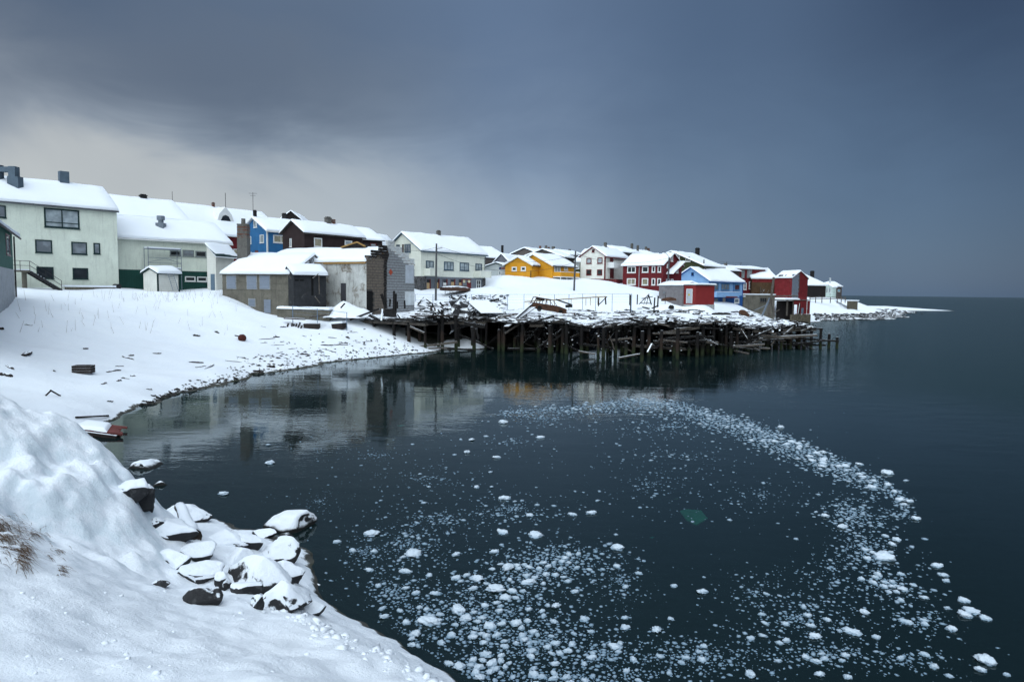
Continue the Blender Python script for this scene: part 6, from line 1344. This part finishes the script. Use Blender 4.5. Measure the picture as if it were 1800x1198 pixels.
# rusty buoy
p = T(*ZC.p(348, 415)); by = thing('rusty_buoy', 'round rusty red buoy half sunk in the beach snow', 'buoy', p); bm = bmesh.new(); bmesh.ops.create_uvsphere(bm, u_segments=16, v_segments=10, radius=.34)
me_ = bpy.data.meshes.new('float'); bm.to_mesh(me_); bm.free(); me_.materials.append(surf('rust_red', (.065, .014, .010), .8, .3, 4, snow=.2)); o_ = bpy.data.objects.new('float', me_); COL.objects.link(o_); o_.parent = by; o_.location = (0, 0, .2)
b = MB(); b.tube(p + V((-.3, 0, .35)), p + V((-.62, -.02, .42)), .05, n=8); b.build('eye', DW, by)
# driftwood pieces: (x0,y0,x1,y1,width)
BD = [(ZB, 178, 538, 232, 520, .45, 'dark driftwood stump in the snow above and left of the crate'), (ZB, 630, 488, 658, 486, .25, 'small dark chip in the snow above the crate'), (ZB, 50, 612, 100, 640, .18, 'slanting dark stick near the left edge of the beach'), (ZB, 35, 680, 88, 696, .35, 'dark wet log end near the left edge of the beach'), (ZB, -10, 680, 22, 682, .3, 'dark lump cut by the left edge of the picture below the stump'), (ZB, -5, 340, 22, 336, .5, 'dark stub at the left picture edge high on the beach'),
      (ZB, 185, 303, 245, 315, .12, 'thin twig high on the beach above the stump'), (ZB, 920, 545, 1010, 570, .2, 'short plank right of and above the crate'), (ZB, 970, 540, 1003, 535, .3, 'dark chunk behind the short plank above the crate'), (ZB, 805, 660, 905, 648, .3, 'split dark driftwood piece right of the crate'), (ZB, 868, 622, 930, 617, .14, 'thin board just above the split driftwood piece'), (ZB, 765, 750, 800, 742, .16, 'lowest chip of the slanting row below the crate'), (ZB, 878, 728, 913, 722, .16, 'middle chip of the slanting row below the crate'), (ZB, 912, 703, 972, 710, .14, 'upper chip of the slanting row right below the crate'),
      (ZB, 980, 690, 1018, 688, .16, 'curled bark piece right of the slanting chip row'), (ZB, 1150, 522, 1212, 520, .3, 'forked dark root on the middle beach'), (ZB, 1420, 588, 1530, 595, .3, 'gnarled dark root on the right beach'), (ZB, 1470, 628, 1548, 615, .12, 'thin lath below the gnarled root'), (ZB, 1540, 632, 1608, 602, .12, 'tilted lath right of the thin lath below the gnarled root'), (ZB, 1453, 388, 1503, 392, .35, 'dark boat-shaped wood piece high on the right beach'), (ZB, 1618, 360, 1645, 372, .3, 'dark knot high on the beach left of the rusty buoy'),
      (ZB, 1100, 788, 1142, 792, .15, 'thin chip close to the shoreline below the roots'), (ZB, 1138, 838, 1168, 838, .2, 'single chip just above the shoreline bend'), (ZB, 805, 880, 850, 884, .12, 'thin chip low on the beach above the long branch'), (ZB, 400, 652, 420, 655, .16, 'tiny chip left of the crate'),
      (ZC, 500, 408, 655, 398, .16, 'long lath right of the rusty buoy'), (ZC, 640, 385, 695, 388, .3, 'dark block at the right end of the long lath'), (ZC, 515, 440, 583, 437, .16, 'short lath below the long lath'), (ZC, 612, 462, 738, 457, .14, 'straight lath on the beach below the dark block'), (ZC, 683, 433, 738, 425, .12, 'small lath right below the dark block'), (ZC, 780, 500, 858, 486, .14, 'lath slanting right in the middle of the debris beach'), (ZC, 665, 538, 725, 522, .14, 'short lath slanting right lower on the debris beach'), (ZC, 578, 553, 675, 568, .16, 'plank pointing down right on the debris beach'), (ZC, 690, 562, 790, 592, .14, 'thin plank pointing down right beside the debris tangle'), (ZC, 190, 605, 460, 643, .15, 'longest thin pole lying on the debris beach'), (ZC, 300, 570, 405, 590, .2, 'dark plank above the longest thin pole'), (ZC, 445, 588, 490, 562, .12, 'bent twig right of the dark plank above the pole'), (ZC, 515, 565, 550, 570, .2, 'dark chip right of the bent twig'), (ZC, 575, 662, 655, 672, .5, 'dark knotted driftwood lump near the shoreline'), (ZC, 450, 700, 540, 715, .45, 'dark stone-like driftwood at the shoreline'), (ZC, 0, 680, 85, 640, .14, 'slim branch at the left of the debris beach'),
      (ZC, 895, 545, 955, 550, .3, 'dark curved bark piece low on the debris beach'), (ZC, 1030, 518, 1112, 530, .18, 'short plank pointing right on the lower right beach'), (ZC, 1060, 488, 1220, 535, .2, 'long plank pointing right on the lower right beach'), (ZC, 1078, 462, 1200, 465, .3, 'dark board with snow left of the dark crate boards'), (ZC, 1205, 462, 1330, 458, .35, 'dark crate boards on the right beach'), (ZC, 1245, 437, 1285, 442, .25, 'small dark block above the dark crate boards'), (ZC, 1148, 390, 1225, 396, .2, 'bent dark slat on the upper right beach'), (ZC, 1405, 438, 1450, 434, .15, 'tiny lath near the first pier posts'), (ZC, 1465, 430, 1560, 424, .14, 'thin pole lying near the first pier posts'), (ZC, 1330, 342, 1428, 344, .12, 'thin straight pole by the end of the mesh fence'), (ZC, 1315, 385, 1345, 400, .35, 'dark rag-like lump on the upper right beach'), (ZC, 700, 290, 755, 296, .25, 'dark plank end left of the row of stumps'), (ZC, 520, 285, 570, 300, .1, 'thin twig above the long lath'), (ZC, 910, 375, 945, 378, .15, 'pale chip below the row of stumps')]
rd = random.Random(17)
for z_, x0_, y0_, x1_, y1_, w_, lb in BD:
    a, q = T(*z_.p(x0_, y0_)), T(*z_.p(x1_, y1_)); d_ = q - a; sx = V((-d_.y, d_.x, 0)).normalized(); b = MB(); n_ = 5; w_ *= .42; bend = rd.uniform(-.08, .08) * d_.length
    for i in range(n_ + 1):
        t = i / n_; r_ = w_ * (.35 + .65 * math.sin(math.pi * (.15 + .7 * t))) * rd.uniform(.7, 1.2); c = a + d_ * t + sx * bend * math.sin(math.pi * t) + V((0, 0, r_ * .25 + rd.uniform(-.02, .04)))
        b.v += [tuple(c + sx * r_ * math.cos(g_) + V((0, 0, r_ * .55 * math.sin(g_)))) for g_ in [math.tau * j / 6 + .3 for j in range(6)]]
    b.f = [(i * 6 + j, i * 6 + (j + 1) % 6, (i + 1) * 6 + (j + 1) % 6, (i + 1) * 6 + j) for i in range(n_) for j in range(6)] + [tuple(range(6)), tuple(range(n_ * 6, n_ * 6 + 6))]; b.m = [0] * len(b.f)
    tag(b.build('driftwood', DW, loc=a), lb, 'driftwood', 'driftwood on the beach')
# row of stumps and dark tangle by the fence
for i, (a, b_, c, d_) in enumerate(((765, 290, 778, 255), (808, 285, 815, 250), (825, 285, 832, 258), (845, 285, 856, 255), (875, 278, 888, 245), (865, 298, 880, 265), (890, 300, 905, 275), (905, 268, 940, 262))):
    p = T(*ZC.p(a, b_)); q = W(*ZC.p(c, d_), p.y); b = MB(); b.bar(p - V((0, 0, .1)), q, .13, .13); tag(b.build('stump', DW, loc=p), 'thin dark stump in the row sticking out of the upper beach snow', 'stump', 'stumps sticking out of the beach')
p = T(*ZC.p(1000, 305)); b = MB(); b.box(p + V((-.75, -.3, -.1)), (1.4, .2, 0), (0, .6, 0), (0, 0, .55)); tag(b.build('fallen_log', DW, loc=p), 'short thick dark trunk beside the row of stumps', 'log')
p = T(*ZC.p(1255, 305)); b = MB(); b.box(p + V((-.65, -.3, -.05)), (1.1, -.2, .1), (.25, .8, 0), (-.1, 0, .5)); bo = b.build('timber_block', DW, loc=p); tag(bo, 'tilted timber block with a thick snow lid near the pier end', 'block'); b = MB(); b.box(p + V((-.78, -.33, .46)), (1.14, -.2, .1), (.25, .85, 0), (0, 0, .2)); b.build('snow', SNOW, bo, loc=(0, 0, 0))
# fallen door-like panel under the pier
for a, b_, c, d_, w_, lb in ((728, 604, 758, 590, 1.5, 'broad snow-covered wooden sheet lying on the beach under the pier'), (742, 600, 790, 587, .3, 'slanting board above the broad sheet under the pier'), (752, 604, 770, 601, .9, 'second tilted wooden sheet under the pier edge'), (760, 590, 800, 585, .25, 'board reaching from the sheets to the pier piles')):
    bplank(a, b_, c, d_, w_, surf('pier_panel', (.06, .045, .04), .9, .2, 2, snow=.8), lb, name='wreck_sheet' if w_ > .5 else 'plank', cat='sheet' if w_ > .5 else 'plank', th=.14, lift=.12)

# stones and wrack along the tide line
rs = random.Random(5); b = MB(); NS = 0
shore = [(205, 738), (250, 711), (330, 685), (400, 670), (500, 648), (620, 630), (720, 619), (800, 611), (860, 605)]
sxs, sys_ = [s_[0] for s_ in shore], [s_[1] for s_ in shore]
DX, DZ = [], []
cand = []
for i in range(650):
    px = rs.uniform(240, 860); py = float(np.interp(px, sxs, sys_)); w_ = np.interp(px, [240, 380, 480, 760, 860], [2, 16, 42, 30, 14]); cand.append((px, py - abs(rs.gauss(0, 1)) * w_ * .55 + rs.uniform(-1, 5)))
for px, py in cand:
    # march the ray on the fast height grid
    p = T(px, py); s_ = rs.uniform(.03, .10) * (1.6 if rs.random() < .08 else 1) * np.interp(p.y, [30, 70], [.8, 1.15]); ang = rs.uniform(0, 6.28); ca, sa = math.cos(ang), math.sin(ang); e = rs.uniform(1.0, 2.4)
    vv_ = [(s_ * e, 0, 0), (0, s_, 0), (-s_ * e, 0, 0), (0, -s_, 0), (s_ * .3, s_ * .1, s_ * .75), (0, 0, -s_ * .6)]
    b.add([(p.x + x_ * ca - y_ * sa + rs.uniform(-.02, .02), p.y + x_ * sa + y_ * ca, p.z + z_ + .01) for x_, y_, z_ in vv_], [(0, 1, 4), (1, 2, 4), (2, 3, 4), (3, 0, 4), (1, 0, 5), (2, 1, 5), (3, 2, 5), (0, 3, 5)])
tag(b.build('beach_stones', surf('wet_beach_stone', (.022, .020, .019), .7, .35, 6, snow=.2)), 'dark stones and wrack scattered along the snowy tide line', 'stones', kind='stuff')
# stalks in the snow
b = MB()
for i in range(150):
    px, py = (rs.gauss(300, 60), rs.uniform(516, 532)) if i < 70 else (rs.uniform(30, 420), rs.uniform(520, 590)); p = T(px, py); hgt = rs.uniform(.25, .9); ln_ = rs.uniform(-.35, .35)
    b.tube(p - V((0, 0, .1)), p + V((ln_, rs.uniform(-.1, .1), hgt)), .012, .006, n=3)
tag(b.build('dry_stalks', surf('dry_stalk', (.16, .13, .11), .9)), 'thin dry plant stalks poking out of the upper snow field', 'stalks', kind='stuff')
b = MB()
def blade(p, dirv, ln_, drop, w_):
    pts = [p + dirv * ln_ * t + V((0, 0, .35 * ln_ * t - drop * t * t)) for t in (0, .3, .6, 1)]; x = dirv.cross(V((0, 0, 1))).normalized()
    for i, (a, q) in enumerate(zip(pts, pts[1:])):
        w0, w1 = w_ * (1 - i / 3.2), w_ * (1 - (i + 1) / 3.2); b.add([a - x * w0, a + x * w0, q + x * w1, q - x * w1], [(0, 1, 2, 3)])
for cx, cy_, n_, sx, sy, ln_ in ((12, 945, 230, 15, 17, .30), (36, 972, 150, 7, 12, .28), (-12, 930, 120, 12, 14, .34), (92, 968, 40, 10, 6, .22), (105, 1000, 45, 5, 6, .22), (60, 938, 40, 12, 6, .2)):
    for i in range(n_):
        p = T(cx + rs.gauss(0, sx), cy_ + rs.gauss(0, sy)); an = rs.gauss(-.55, .35); blade(p + V((0, 0, -.01)), V((math.cos(an), math.sin(an), 0)), ln_ * rs.uniform(.5, 1.2), ln_ * rs.uniform(.35, .75), .0045)
tag(b.build('dry_grass', surf('dry_grass', (.115, .068, .036), .85, .35, 8)), 'drooping tufts of brown dry grass in the near snow bank', 'grass', kind='stuff')

# ------------------------------------------------------------------ floating ice
def ice_mesh(seed, sub):
    bm = bmesh.new(); bmesh.ops.create_icosphere(bm, subdivisions=sub, radius=1); rr = random.Random(seed); off = V((seed * 3.7, seed * 1.3, 0)); st = rr.uniform(.62, 1.0); lob = [(V((rr.uniform(-1, 1), rr.uniform(-1, 1), rr.uniform(-.1, .9))).normalized(), rr.uniform(.15, .45)) for _ in range(5)]
    for v_ in bm.verts:
        n_ = v_.co.copy(); r = .68 + .30 * mn.fractal(n_ * 1.9 + off, .8, 2.1, 6)
        for d_, a in lob: r += a * max(0, n_.dot(d_) - .45) ** 1.2
        if sub > 2: r += .13 * mn.noise(n_ * 4.5 + off) + .09 * mn.noise(n_ * 9 + off)
        z = n_.z * r * (.44 if n_.z > 0 else .35); v_.co = V((n_.x * r, n_.y * r * st, z + .12))
    me_ = bpy.data.meshes.new('ice'); bm.to_mesh(me_); bm.free(); me_.polygons.foreach_set('use_smooth', [True] * len(me_.polygons)); return me_
def ice_mat(name, c0_, c1_):
    m, t, b_ = material(name); geo = t.new('ShaderNodeNewGeometry'); P = geo.outputs['Position']; z = t.sep(P)[2]
    c = t.mix(t.noise(P, 14, 4, .6), c0_, c1_); c = t.mix(t.ss(z, .06, -.01), c, (.15, .25, .34)); t.put(b_.inputs['Base Color'], c); b_.inputs['Roughness'].default_value = .6; b_.inputs['Specular IOR Level'].default_value = .3
    bp = t.new('ShaderNodeBump'); bp.inputs['Strength'].default_value = .5; bp.inputs['Distance'].default_value = .02; t.put(bp.inputs['Height'], t.noise(P, 40, 3, .6)); t.put(b_.inputs['Normal'], bp.outputs[0]); return m
ICE = ice_mat('floating_snow_ice', (.44, .53, .62), (.70, .77, .83)); SLUSH = ice_mat('slush', (.24, .33, .42), (.58, .66, .74))
VAR = [ice_mesh(i + 1, 4) for i in range(14)]
for me_ in VAR: me_.materials.append(ICE)
ri = random.Random(99); pieces = []
BIG = '''654 938 25;725 973 30;889 876 24;801 975 17;837 1017 29;833 1034 19;872 1036 32;766 1043 19;806 1074 32;758 1094 38;818 1088 26;860 1101 26;730 1114 23;776 1129 18;793 1116 20;808 1172 25;856 1151 23;865 1167 26;893 998 26;712 1004 22;754 1011 17;677 1084 18;802 1016 19;889 1050 23;620 968 16;593 952 15;885 936 22;940 941 26;931 1024 25;901 1039 18;1087 963 23;956 1082 15;908 1096 21;978 1065 20;1026 1088 17;1082 1138 23;1154 1107 23;1236 1040 20;1184 1030 13;976 1167 18;937 1186 23;933 1154 18;976 1130 18;1162 1154 15;1228 1145 13;1206 1152 12;1551 979 32;1544 1010 17;1647 995 22;1659 1011 16;1663 1021 15;1695 1056 19;1708 1075 26;1697 1082 22;1731 1087 19;1593 1093 23;1499 1111 30;1432 1119 22;1733 1162 32;1319 1186 24;1383 1126 16;1521 1077 17;1586 1036 17;1583 1055 14;1477 893 17;1480 926 19;1450 907 14;1575 949 16;1556 942 13;1569 957 16;1625 1090 15;1673 1106 18;1665 1069 13;1480 1161 13;1319 1122 17;1364 1166 13;1373 751 24;1560 832 34;1511 816 22;949 769 18;1342 849 17;1144 809 14;1276 752 12;1591 845 20;474 814 24;471 782 13;821 795 16;874 804 17;862 830 13;738 833 11;799 799 14;838 856 16;754 856 13;829 773 17;855 767 14;884 743 20;810 772 14;725 781 11;393 868 26;1180 704 12;1050 880 13;1038 902 17;1005 904 16;932 906 14;974 889 14;918 880 12;745 884 13;740 880 10;1286 885 10;1283 914 12;1217 917 9;1150 871 9;1668 1188 15;1725 1178 18;1770 1186 13;1452 1090 12;1395 1086 10;700 1150 16;735 1178 20;770 1188 18;830 1120 18;850 1130 16;920 1120 16;1010 1040 15;1040 1110 14;960 1010 16;1000 975 14;870 970 15;985 1000 14;1060 1000 12'''
for s_ in BIG.split(';'):
    px, py, w_ = map(float, s_.split()); p = G(px, py); pieces.append((p.x, p.y, w_ / 2 * p.y / FPX * (1.05 if py > 900 else (.62 if px > 1300 else .85)), px, py))
def blob(cx, cy_, rx, ry, n_, med=.05, sp=.55, rot=0.0):
    c, s_ = math.cos(rot), math.sin(rot)
    for i in range(int(n_ * 1.6)):
        a, r = ri.uniform(0, 6.283), abs(ri.gauss(0, .58)); dx_, dy_ = math.cos(a) * r * rx, math.sin(a) * r * ry; px, py = cx + dx_ * c - dy_ * s_, cy_ + dx_ * s_ + dy_ * c
        if py < 690 or py > 1230: continue
        p = G(px, py); pieces.append((p.x, p.y, min(.085, max(.010, ri.lognormvariate(math.log(med * .62), sp))), px, py))
for a in ((850, 1085, 170, 120, 900, .040), (940, 1130, 170, 90, 700, .036), (985, 985, 100, 42, 520, .042), (930, 1010, 90, 50, 320, .048), (720, 955, 120, 60, 330, .034), (690, 1040, 75, 50, 260, .034), (900, 895, 110, 34, 190, .038), (780, 915, 80, 25, 120, .035), (760, 1080, 80, 60, 240, .042), (1000, 1190, 240, 22, 420, .034), (830, 1180, 90, 26, 240, .048), (1090, 1020, 70, 60, 160, .03), (1060, 1150, 120, 50, 260, .032), (700, 1125, 50, 25, 160, .03), (640, 970, 50, 40, 110, .028),
          (1180, 750, 220, 34, 260, .055), (950, 735, 90, 22, 170, .05), (900, 775, 70, 22, 60, .05), (1500, 905, 55, 38, 330, .048), (1520, 965, 70, 50, 300, .042), (1560, 1025, 95, 50, 220, .04), (1460, 1000, 80, 90, 140, .034), (1400, 1085, 160, 60, 300, .032), (1220, 1155, 180, 45, 380, .03), (1450, 1150, 170, 40, 240, .032), (1620, 1090, 70, 40, 110, .034), (1580, 905, 50, 14, 70, .04), (1330, 1040, 120, 60, 120, .028), (1600, 1160, 120, 40, 110, .03), (1340, 870, 180, 60, 130, .036), (1150, 850, 260, 90, 200, .034), (750, 840, 190, 60, 190, .032), (560, 880, 120, 50, 90, .022), (700, 650, 120, 16, 60, .035), (560, 790, 140, 60, 80, .022), (660, 800, 70, 12, 60, .03), (1200, 800, 260, 40, 120, .045)): blob(*a)
arc = [(880, 726, 6, .5), (960, 719, 8, .9), (1040, 716, 9, 1.2), (1110, 707, 11, 1.6), (1170, 711, 13, 2.0), (1240, 730, 15, 2.6), (1310, 750, 17, 2.8), (1370, 775, 19, 2.8), (1430, 800, 18, 2.4), (1490, 826, 16, 1.8), (1545, 852, 13, 1.0), (1600, 884, 10, .5)]
for (x0_, y0_, h0, w0), (x1_, y1_, h1, w1) in zip(arc, arc[1:]):
    for i in range(int(260 * (w0 + w1) / 2)):
        t = ri.random(); px = x0_ + (x1_ - x0_) * t + ri.gauss(0, 6); g = ri.gauss(0, 1); py = y0_ + (y1_ - y0_) * t + (h0 + (h1 - h0) * t) * (g * .42 if g < 0 else g * .72); p = G(px, py); pieces.append((p.x, p.y, min(.15, max(.015, ri.lognormvariate(math.log(.046), .5))), px, py))
pieces.append((*G(1610, 912)[:2], .12, 1610, 912))
# keep pieces apart, largest first, and off the shore
pieces.sort(key=lambda q: -q[2]); cell = {}; kept = []
xx = np.array([q[0] for q in pieces]); yy = np.array([q[1] for q in pieces]); dep_ = height(xx, yy)
for q, dz_ in zip(pieces, dep_):
    if dz_ > -.12: continue
    x, y, r = q[:3]; ci, cj = int(x // .4), int(y // .4); bad = False
    for i in range(ci - 1, ci + 2):
        for j in range(cj - 1, cj + 2):
            for X, Y, R_ in cell.get((i, j), ()):
                if (X - x) ** 2 + (Y - y) ** 2 < ((R_ + r) * .80) ** 2: bad = True; break
            if bad: break
        if bad: break
    if bad: continue
    cell.setdefault((ci, cj), []).append((x, y, r)); kept.append(q)
kept.sort(key=lambda q: -q[2] / q[1])
def where(px, py):
    if py < 905 and px > 1080: return 'white ice lump in the curved belt of ice far out on the bay', 'ice lumps of the curved belt'
    if px > 1330: return 'white ice lump drifting on the open right side of the bay', 'ice lumps on the right of the bay'
    if px < 1330 and py > 920: return 'white ice lump in the dense ice field before the near snow bank', 'ice lumps of the near field'
    return 'white ice lump scattered on the dark middle of the bay', 'ice lumps in the middle of the bay'
SPEC = {(1551, 979): 'large flat white ice lump on the right side of the bay', (1733, 1162): 'big double ice lump near the lower right corner', (758, 1094): 'widest pointed ice lump close to the near snow edge', (1499, 1111): 'smooth rounded ice lump alone low on the right', (474, 814): 'flat ice lump floating alone right of the shore rocks', (393, 868): 'small flat ice patch closest to the lone dark rock', (1560, 832): 'broad ice lump at the right end of the curved ice belt', (1373, 751): 'white ice hump on the outer rim of the curved ice belt', (889, 876): 'peaked ice lump at the top of the near ice field', (949, 769): 'peaked ice lump alone in the middle of the bay', (1342, 849): 'low ice lump alone inside the curved ice belt', (1236, 1040): 'ice lump alone in the dark water right of the near field', (1708, 1075): 'long ice lump in the cluster at the right edge'}
for i, (x, y, r, px, py) in enumerate(kept[:300]):
    o_ = bpy.data.objects.new('ice_lump', VAR[i % 14]); COL.objects.link(o_); o_.location = (x, y, -.10 * r); o_.rotation_euler = (ri.uniform(-.12, .12), ri.uniform(-.12, .12), ri.uniform(0, 6.28)); s_ = r / .82; o_.scale = (s_, s_, s_ * ri.uniform(.8, 1.15))
    lb, gp = where(px, py); lb = SPEC.get((px, py), lb); tag(o_, lb, 'ice', gp)
small = []
for i in range(8):
    me_ = ice_mesh(40 + i, 1); small.append((np.array([v_.co[:] for v_ in me_.vertices]), np.array([p_.vertices[:] for p_ in me_.polygons]))); bpy.data.meshes.remove(me_)
av, af, o = [], [], 0
for i, (x, y, r, px, py) in enumerate(kept[300:]):
    v_, f_ = small[i % 8]; a = ri.uniform(0, 6.28); c, s_ = math.cos(a), math.sin(a); k = r / .8; q = np.stack([(v_[:, 0] * c - v_[:, 1] * s_) * k + x, (v_[:, 0] * s_ + v_[:, 1] * c) * k + y, v_[:, 2] * k * ri.uniform(.7, 1.1) - .12 * k * ri.uniform(0, 1.2)], 1); av.append(q); af.append(f_ + o); o += len(v_)
me_ = bpy.data.meshes.new('slush_ice'); me_.from_pydata(np.concatenate(av).tolist(), [], np.concatenate(af).tolist()); me_.materials.append(SLUSH); me_.polygons.foreach_set('use_smooth', [True] * len(me_.polygons)); me_.update()
so = bpy.data.objects.new('slush_ice', me_); COL.objects.link(so); tag(so, 'countless small bits of slush ice drifting between the larger lumps', 'slush', kind='stuff')
# sunken green sheet and a few green scraps
b = MB(); pg = [G(x_, y_, -.28) for x_, y_ in ((1195, 897), (1208, 894), (1232, 896), (1244, 910), (1224, 922), (1206, 912))]; ctr = sum(pg, V()) / 6 + V((0, 0, .06))
b.add(pg + [ctr] + [p - V((0, 0, .04)) for p in pg], [(i, (i + 1) % 6, 6) for i in range(6)] + [(i, 7 + i, 7 + (i + 1) % 6, (i + 1) % 6) for i in range(6)] + [tuple(range(12, 6, -1))])
tag(b.build('sunken_sheet', surf('green_tarpaulin', (.14, .75, .45), .6, .12, 4), loc=ctr), 'pale green sheet glimmering under the dark water', 'tarpaulin')
for px, py, w_, lb in ((1146, 945, 9, 'small turquoise scrap under water left of the green sheet'), (705, 748, 14, 'bent turquoise scrap under water below the burnt building reflection'), (1189, 877, 12, 'faint olive scrap under water above the green sheet')):
    p = G(px, py, -.25); k = w_ / FPX * p.y / 2; b = MB(); b.prism([p + V((-k, 0, 0)), p + V((0, -k * .8, 0)), p + V((k, .0, 0.02)), p + V((k * .3, k * .7, 0))], (0, 0, .02)); tag(b.build('sunken_scrap', surf('turquoise_scrap', (.06, .55, .42), .6) if px != 1189 else surf('olive_scrap', (.16, .22, .08), .6), loc=p), lb, 'scrap')

# clods and crumbs of snow along the broken edge of the near bank and below the mound
b = MB(); rc = random.Random(31); sm = small
def clod(p, r):
    v_, f_ = sm[rc.randrange(8)]; a = rc.uniform(0, 6.28); c, s_ = math.cos(a), math.sin(a); b.add([(p.x + (x_ * c - y_ * s_) * r, p.y + (x_ * s_ + y_ * c) * r, p.z + z_ * r * 1.5) for x_, y_, z_ in v_], f_.tolist())
edge_ = [(470, 1062), (520, 1072), (560, 1090), (590, 1105), (650, 1135), (700, 1152), (745, 1178), (790, 1205)]
for i in range(150):
    t = rc.uniform(0, 6.999); k = int(t); t -= k; px = edge_[k][0] + (edge_[k + 1][0] - edge_[k][0]) * t; py = edge_[k][1] + (edge_[k + 1][1] - edge_[k][1]) * t; p = T(px - abs(rc.gauss(0, 14)), py + abs(rc.gauss(0, 14)) - 3); r = min(.15, rc.lognormvariate(math.log(.045), .6)); clod(p - V((0, 0, r * .35)), r)
for i in range(160):
    p = T(rc.uniform(0, 600), rc.uniform(1010, 1190)); clod(p - V((0, 0, .01)), min(.06, rc.lognormvariate(math.log(.016), .5)))
tag(b.build('snow_clods', SNOW, smooth=True), 'crumbs and clods of snow along the edge of the near snow bank', 'snow', kind='stuff')

# low dark reef rocks along the point
b = MB(); rg = random.Random(77); cnt = 0
for i in range(2200):
    px, py = rg.uniform(1430, 1700), rg.uniform(533, 563); p = T(px, py)
    if p.y < 150 or not (-.15 < p.z < 1.3) or cnt > 420: continue
    cnt += 1; r = rg.uniform(.25, .9) * (1.6 if p.z < .3 else 1); hgt = rg.uniform(.12, .4); n_ = 6; a0 = rg.uniform(0, 6)
    ring = [(p.x + r * 1.5 * rg.uniform(.6, 1.1) * math.cos(a0 + math.tau * j / n_), p.y + r * rg.uniform(.6, 1.1) * math.sin(a0 + math.tau * j / n_), p.z - .1) for j in range(n_)]; top = [(p.x + (x_ - p.x) * .55, p.y + (y_ - p.y) * .55, p.z + hgt * rg.uniform(.6, 1)) for x_, y_, z_ in ring]
    b.add(ring + top, [tuple(range(n_, 2 * n_))] + [(j, (j + 1) % n_, n_ + (j + 1) % n_, n_ + j) for j in range(n_)])
tag(b.build('reef_rocks', RK[.15]), 'low dark rocks scattered through the snow of the point', 'rocks', kind='stuff')
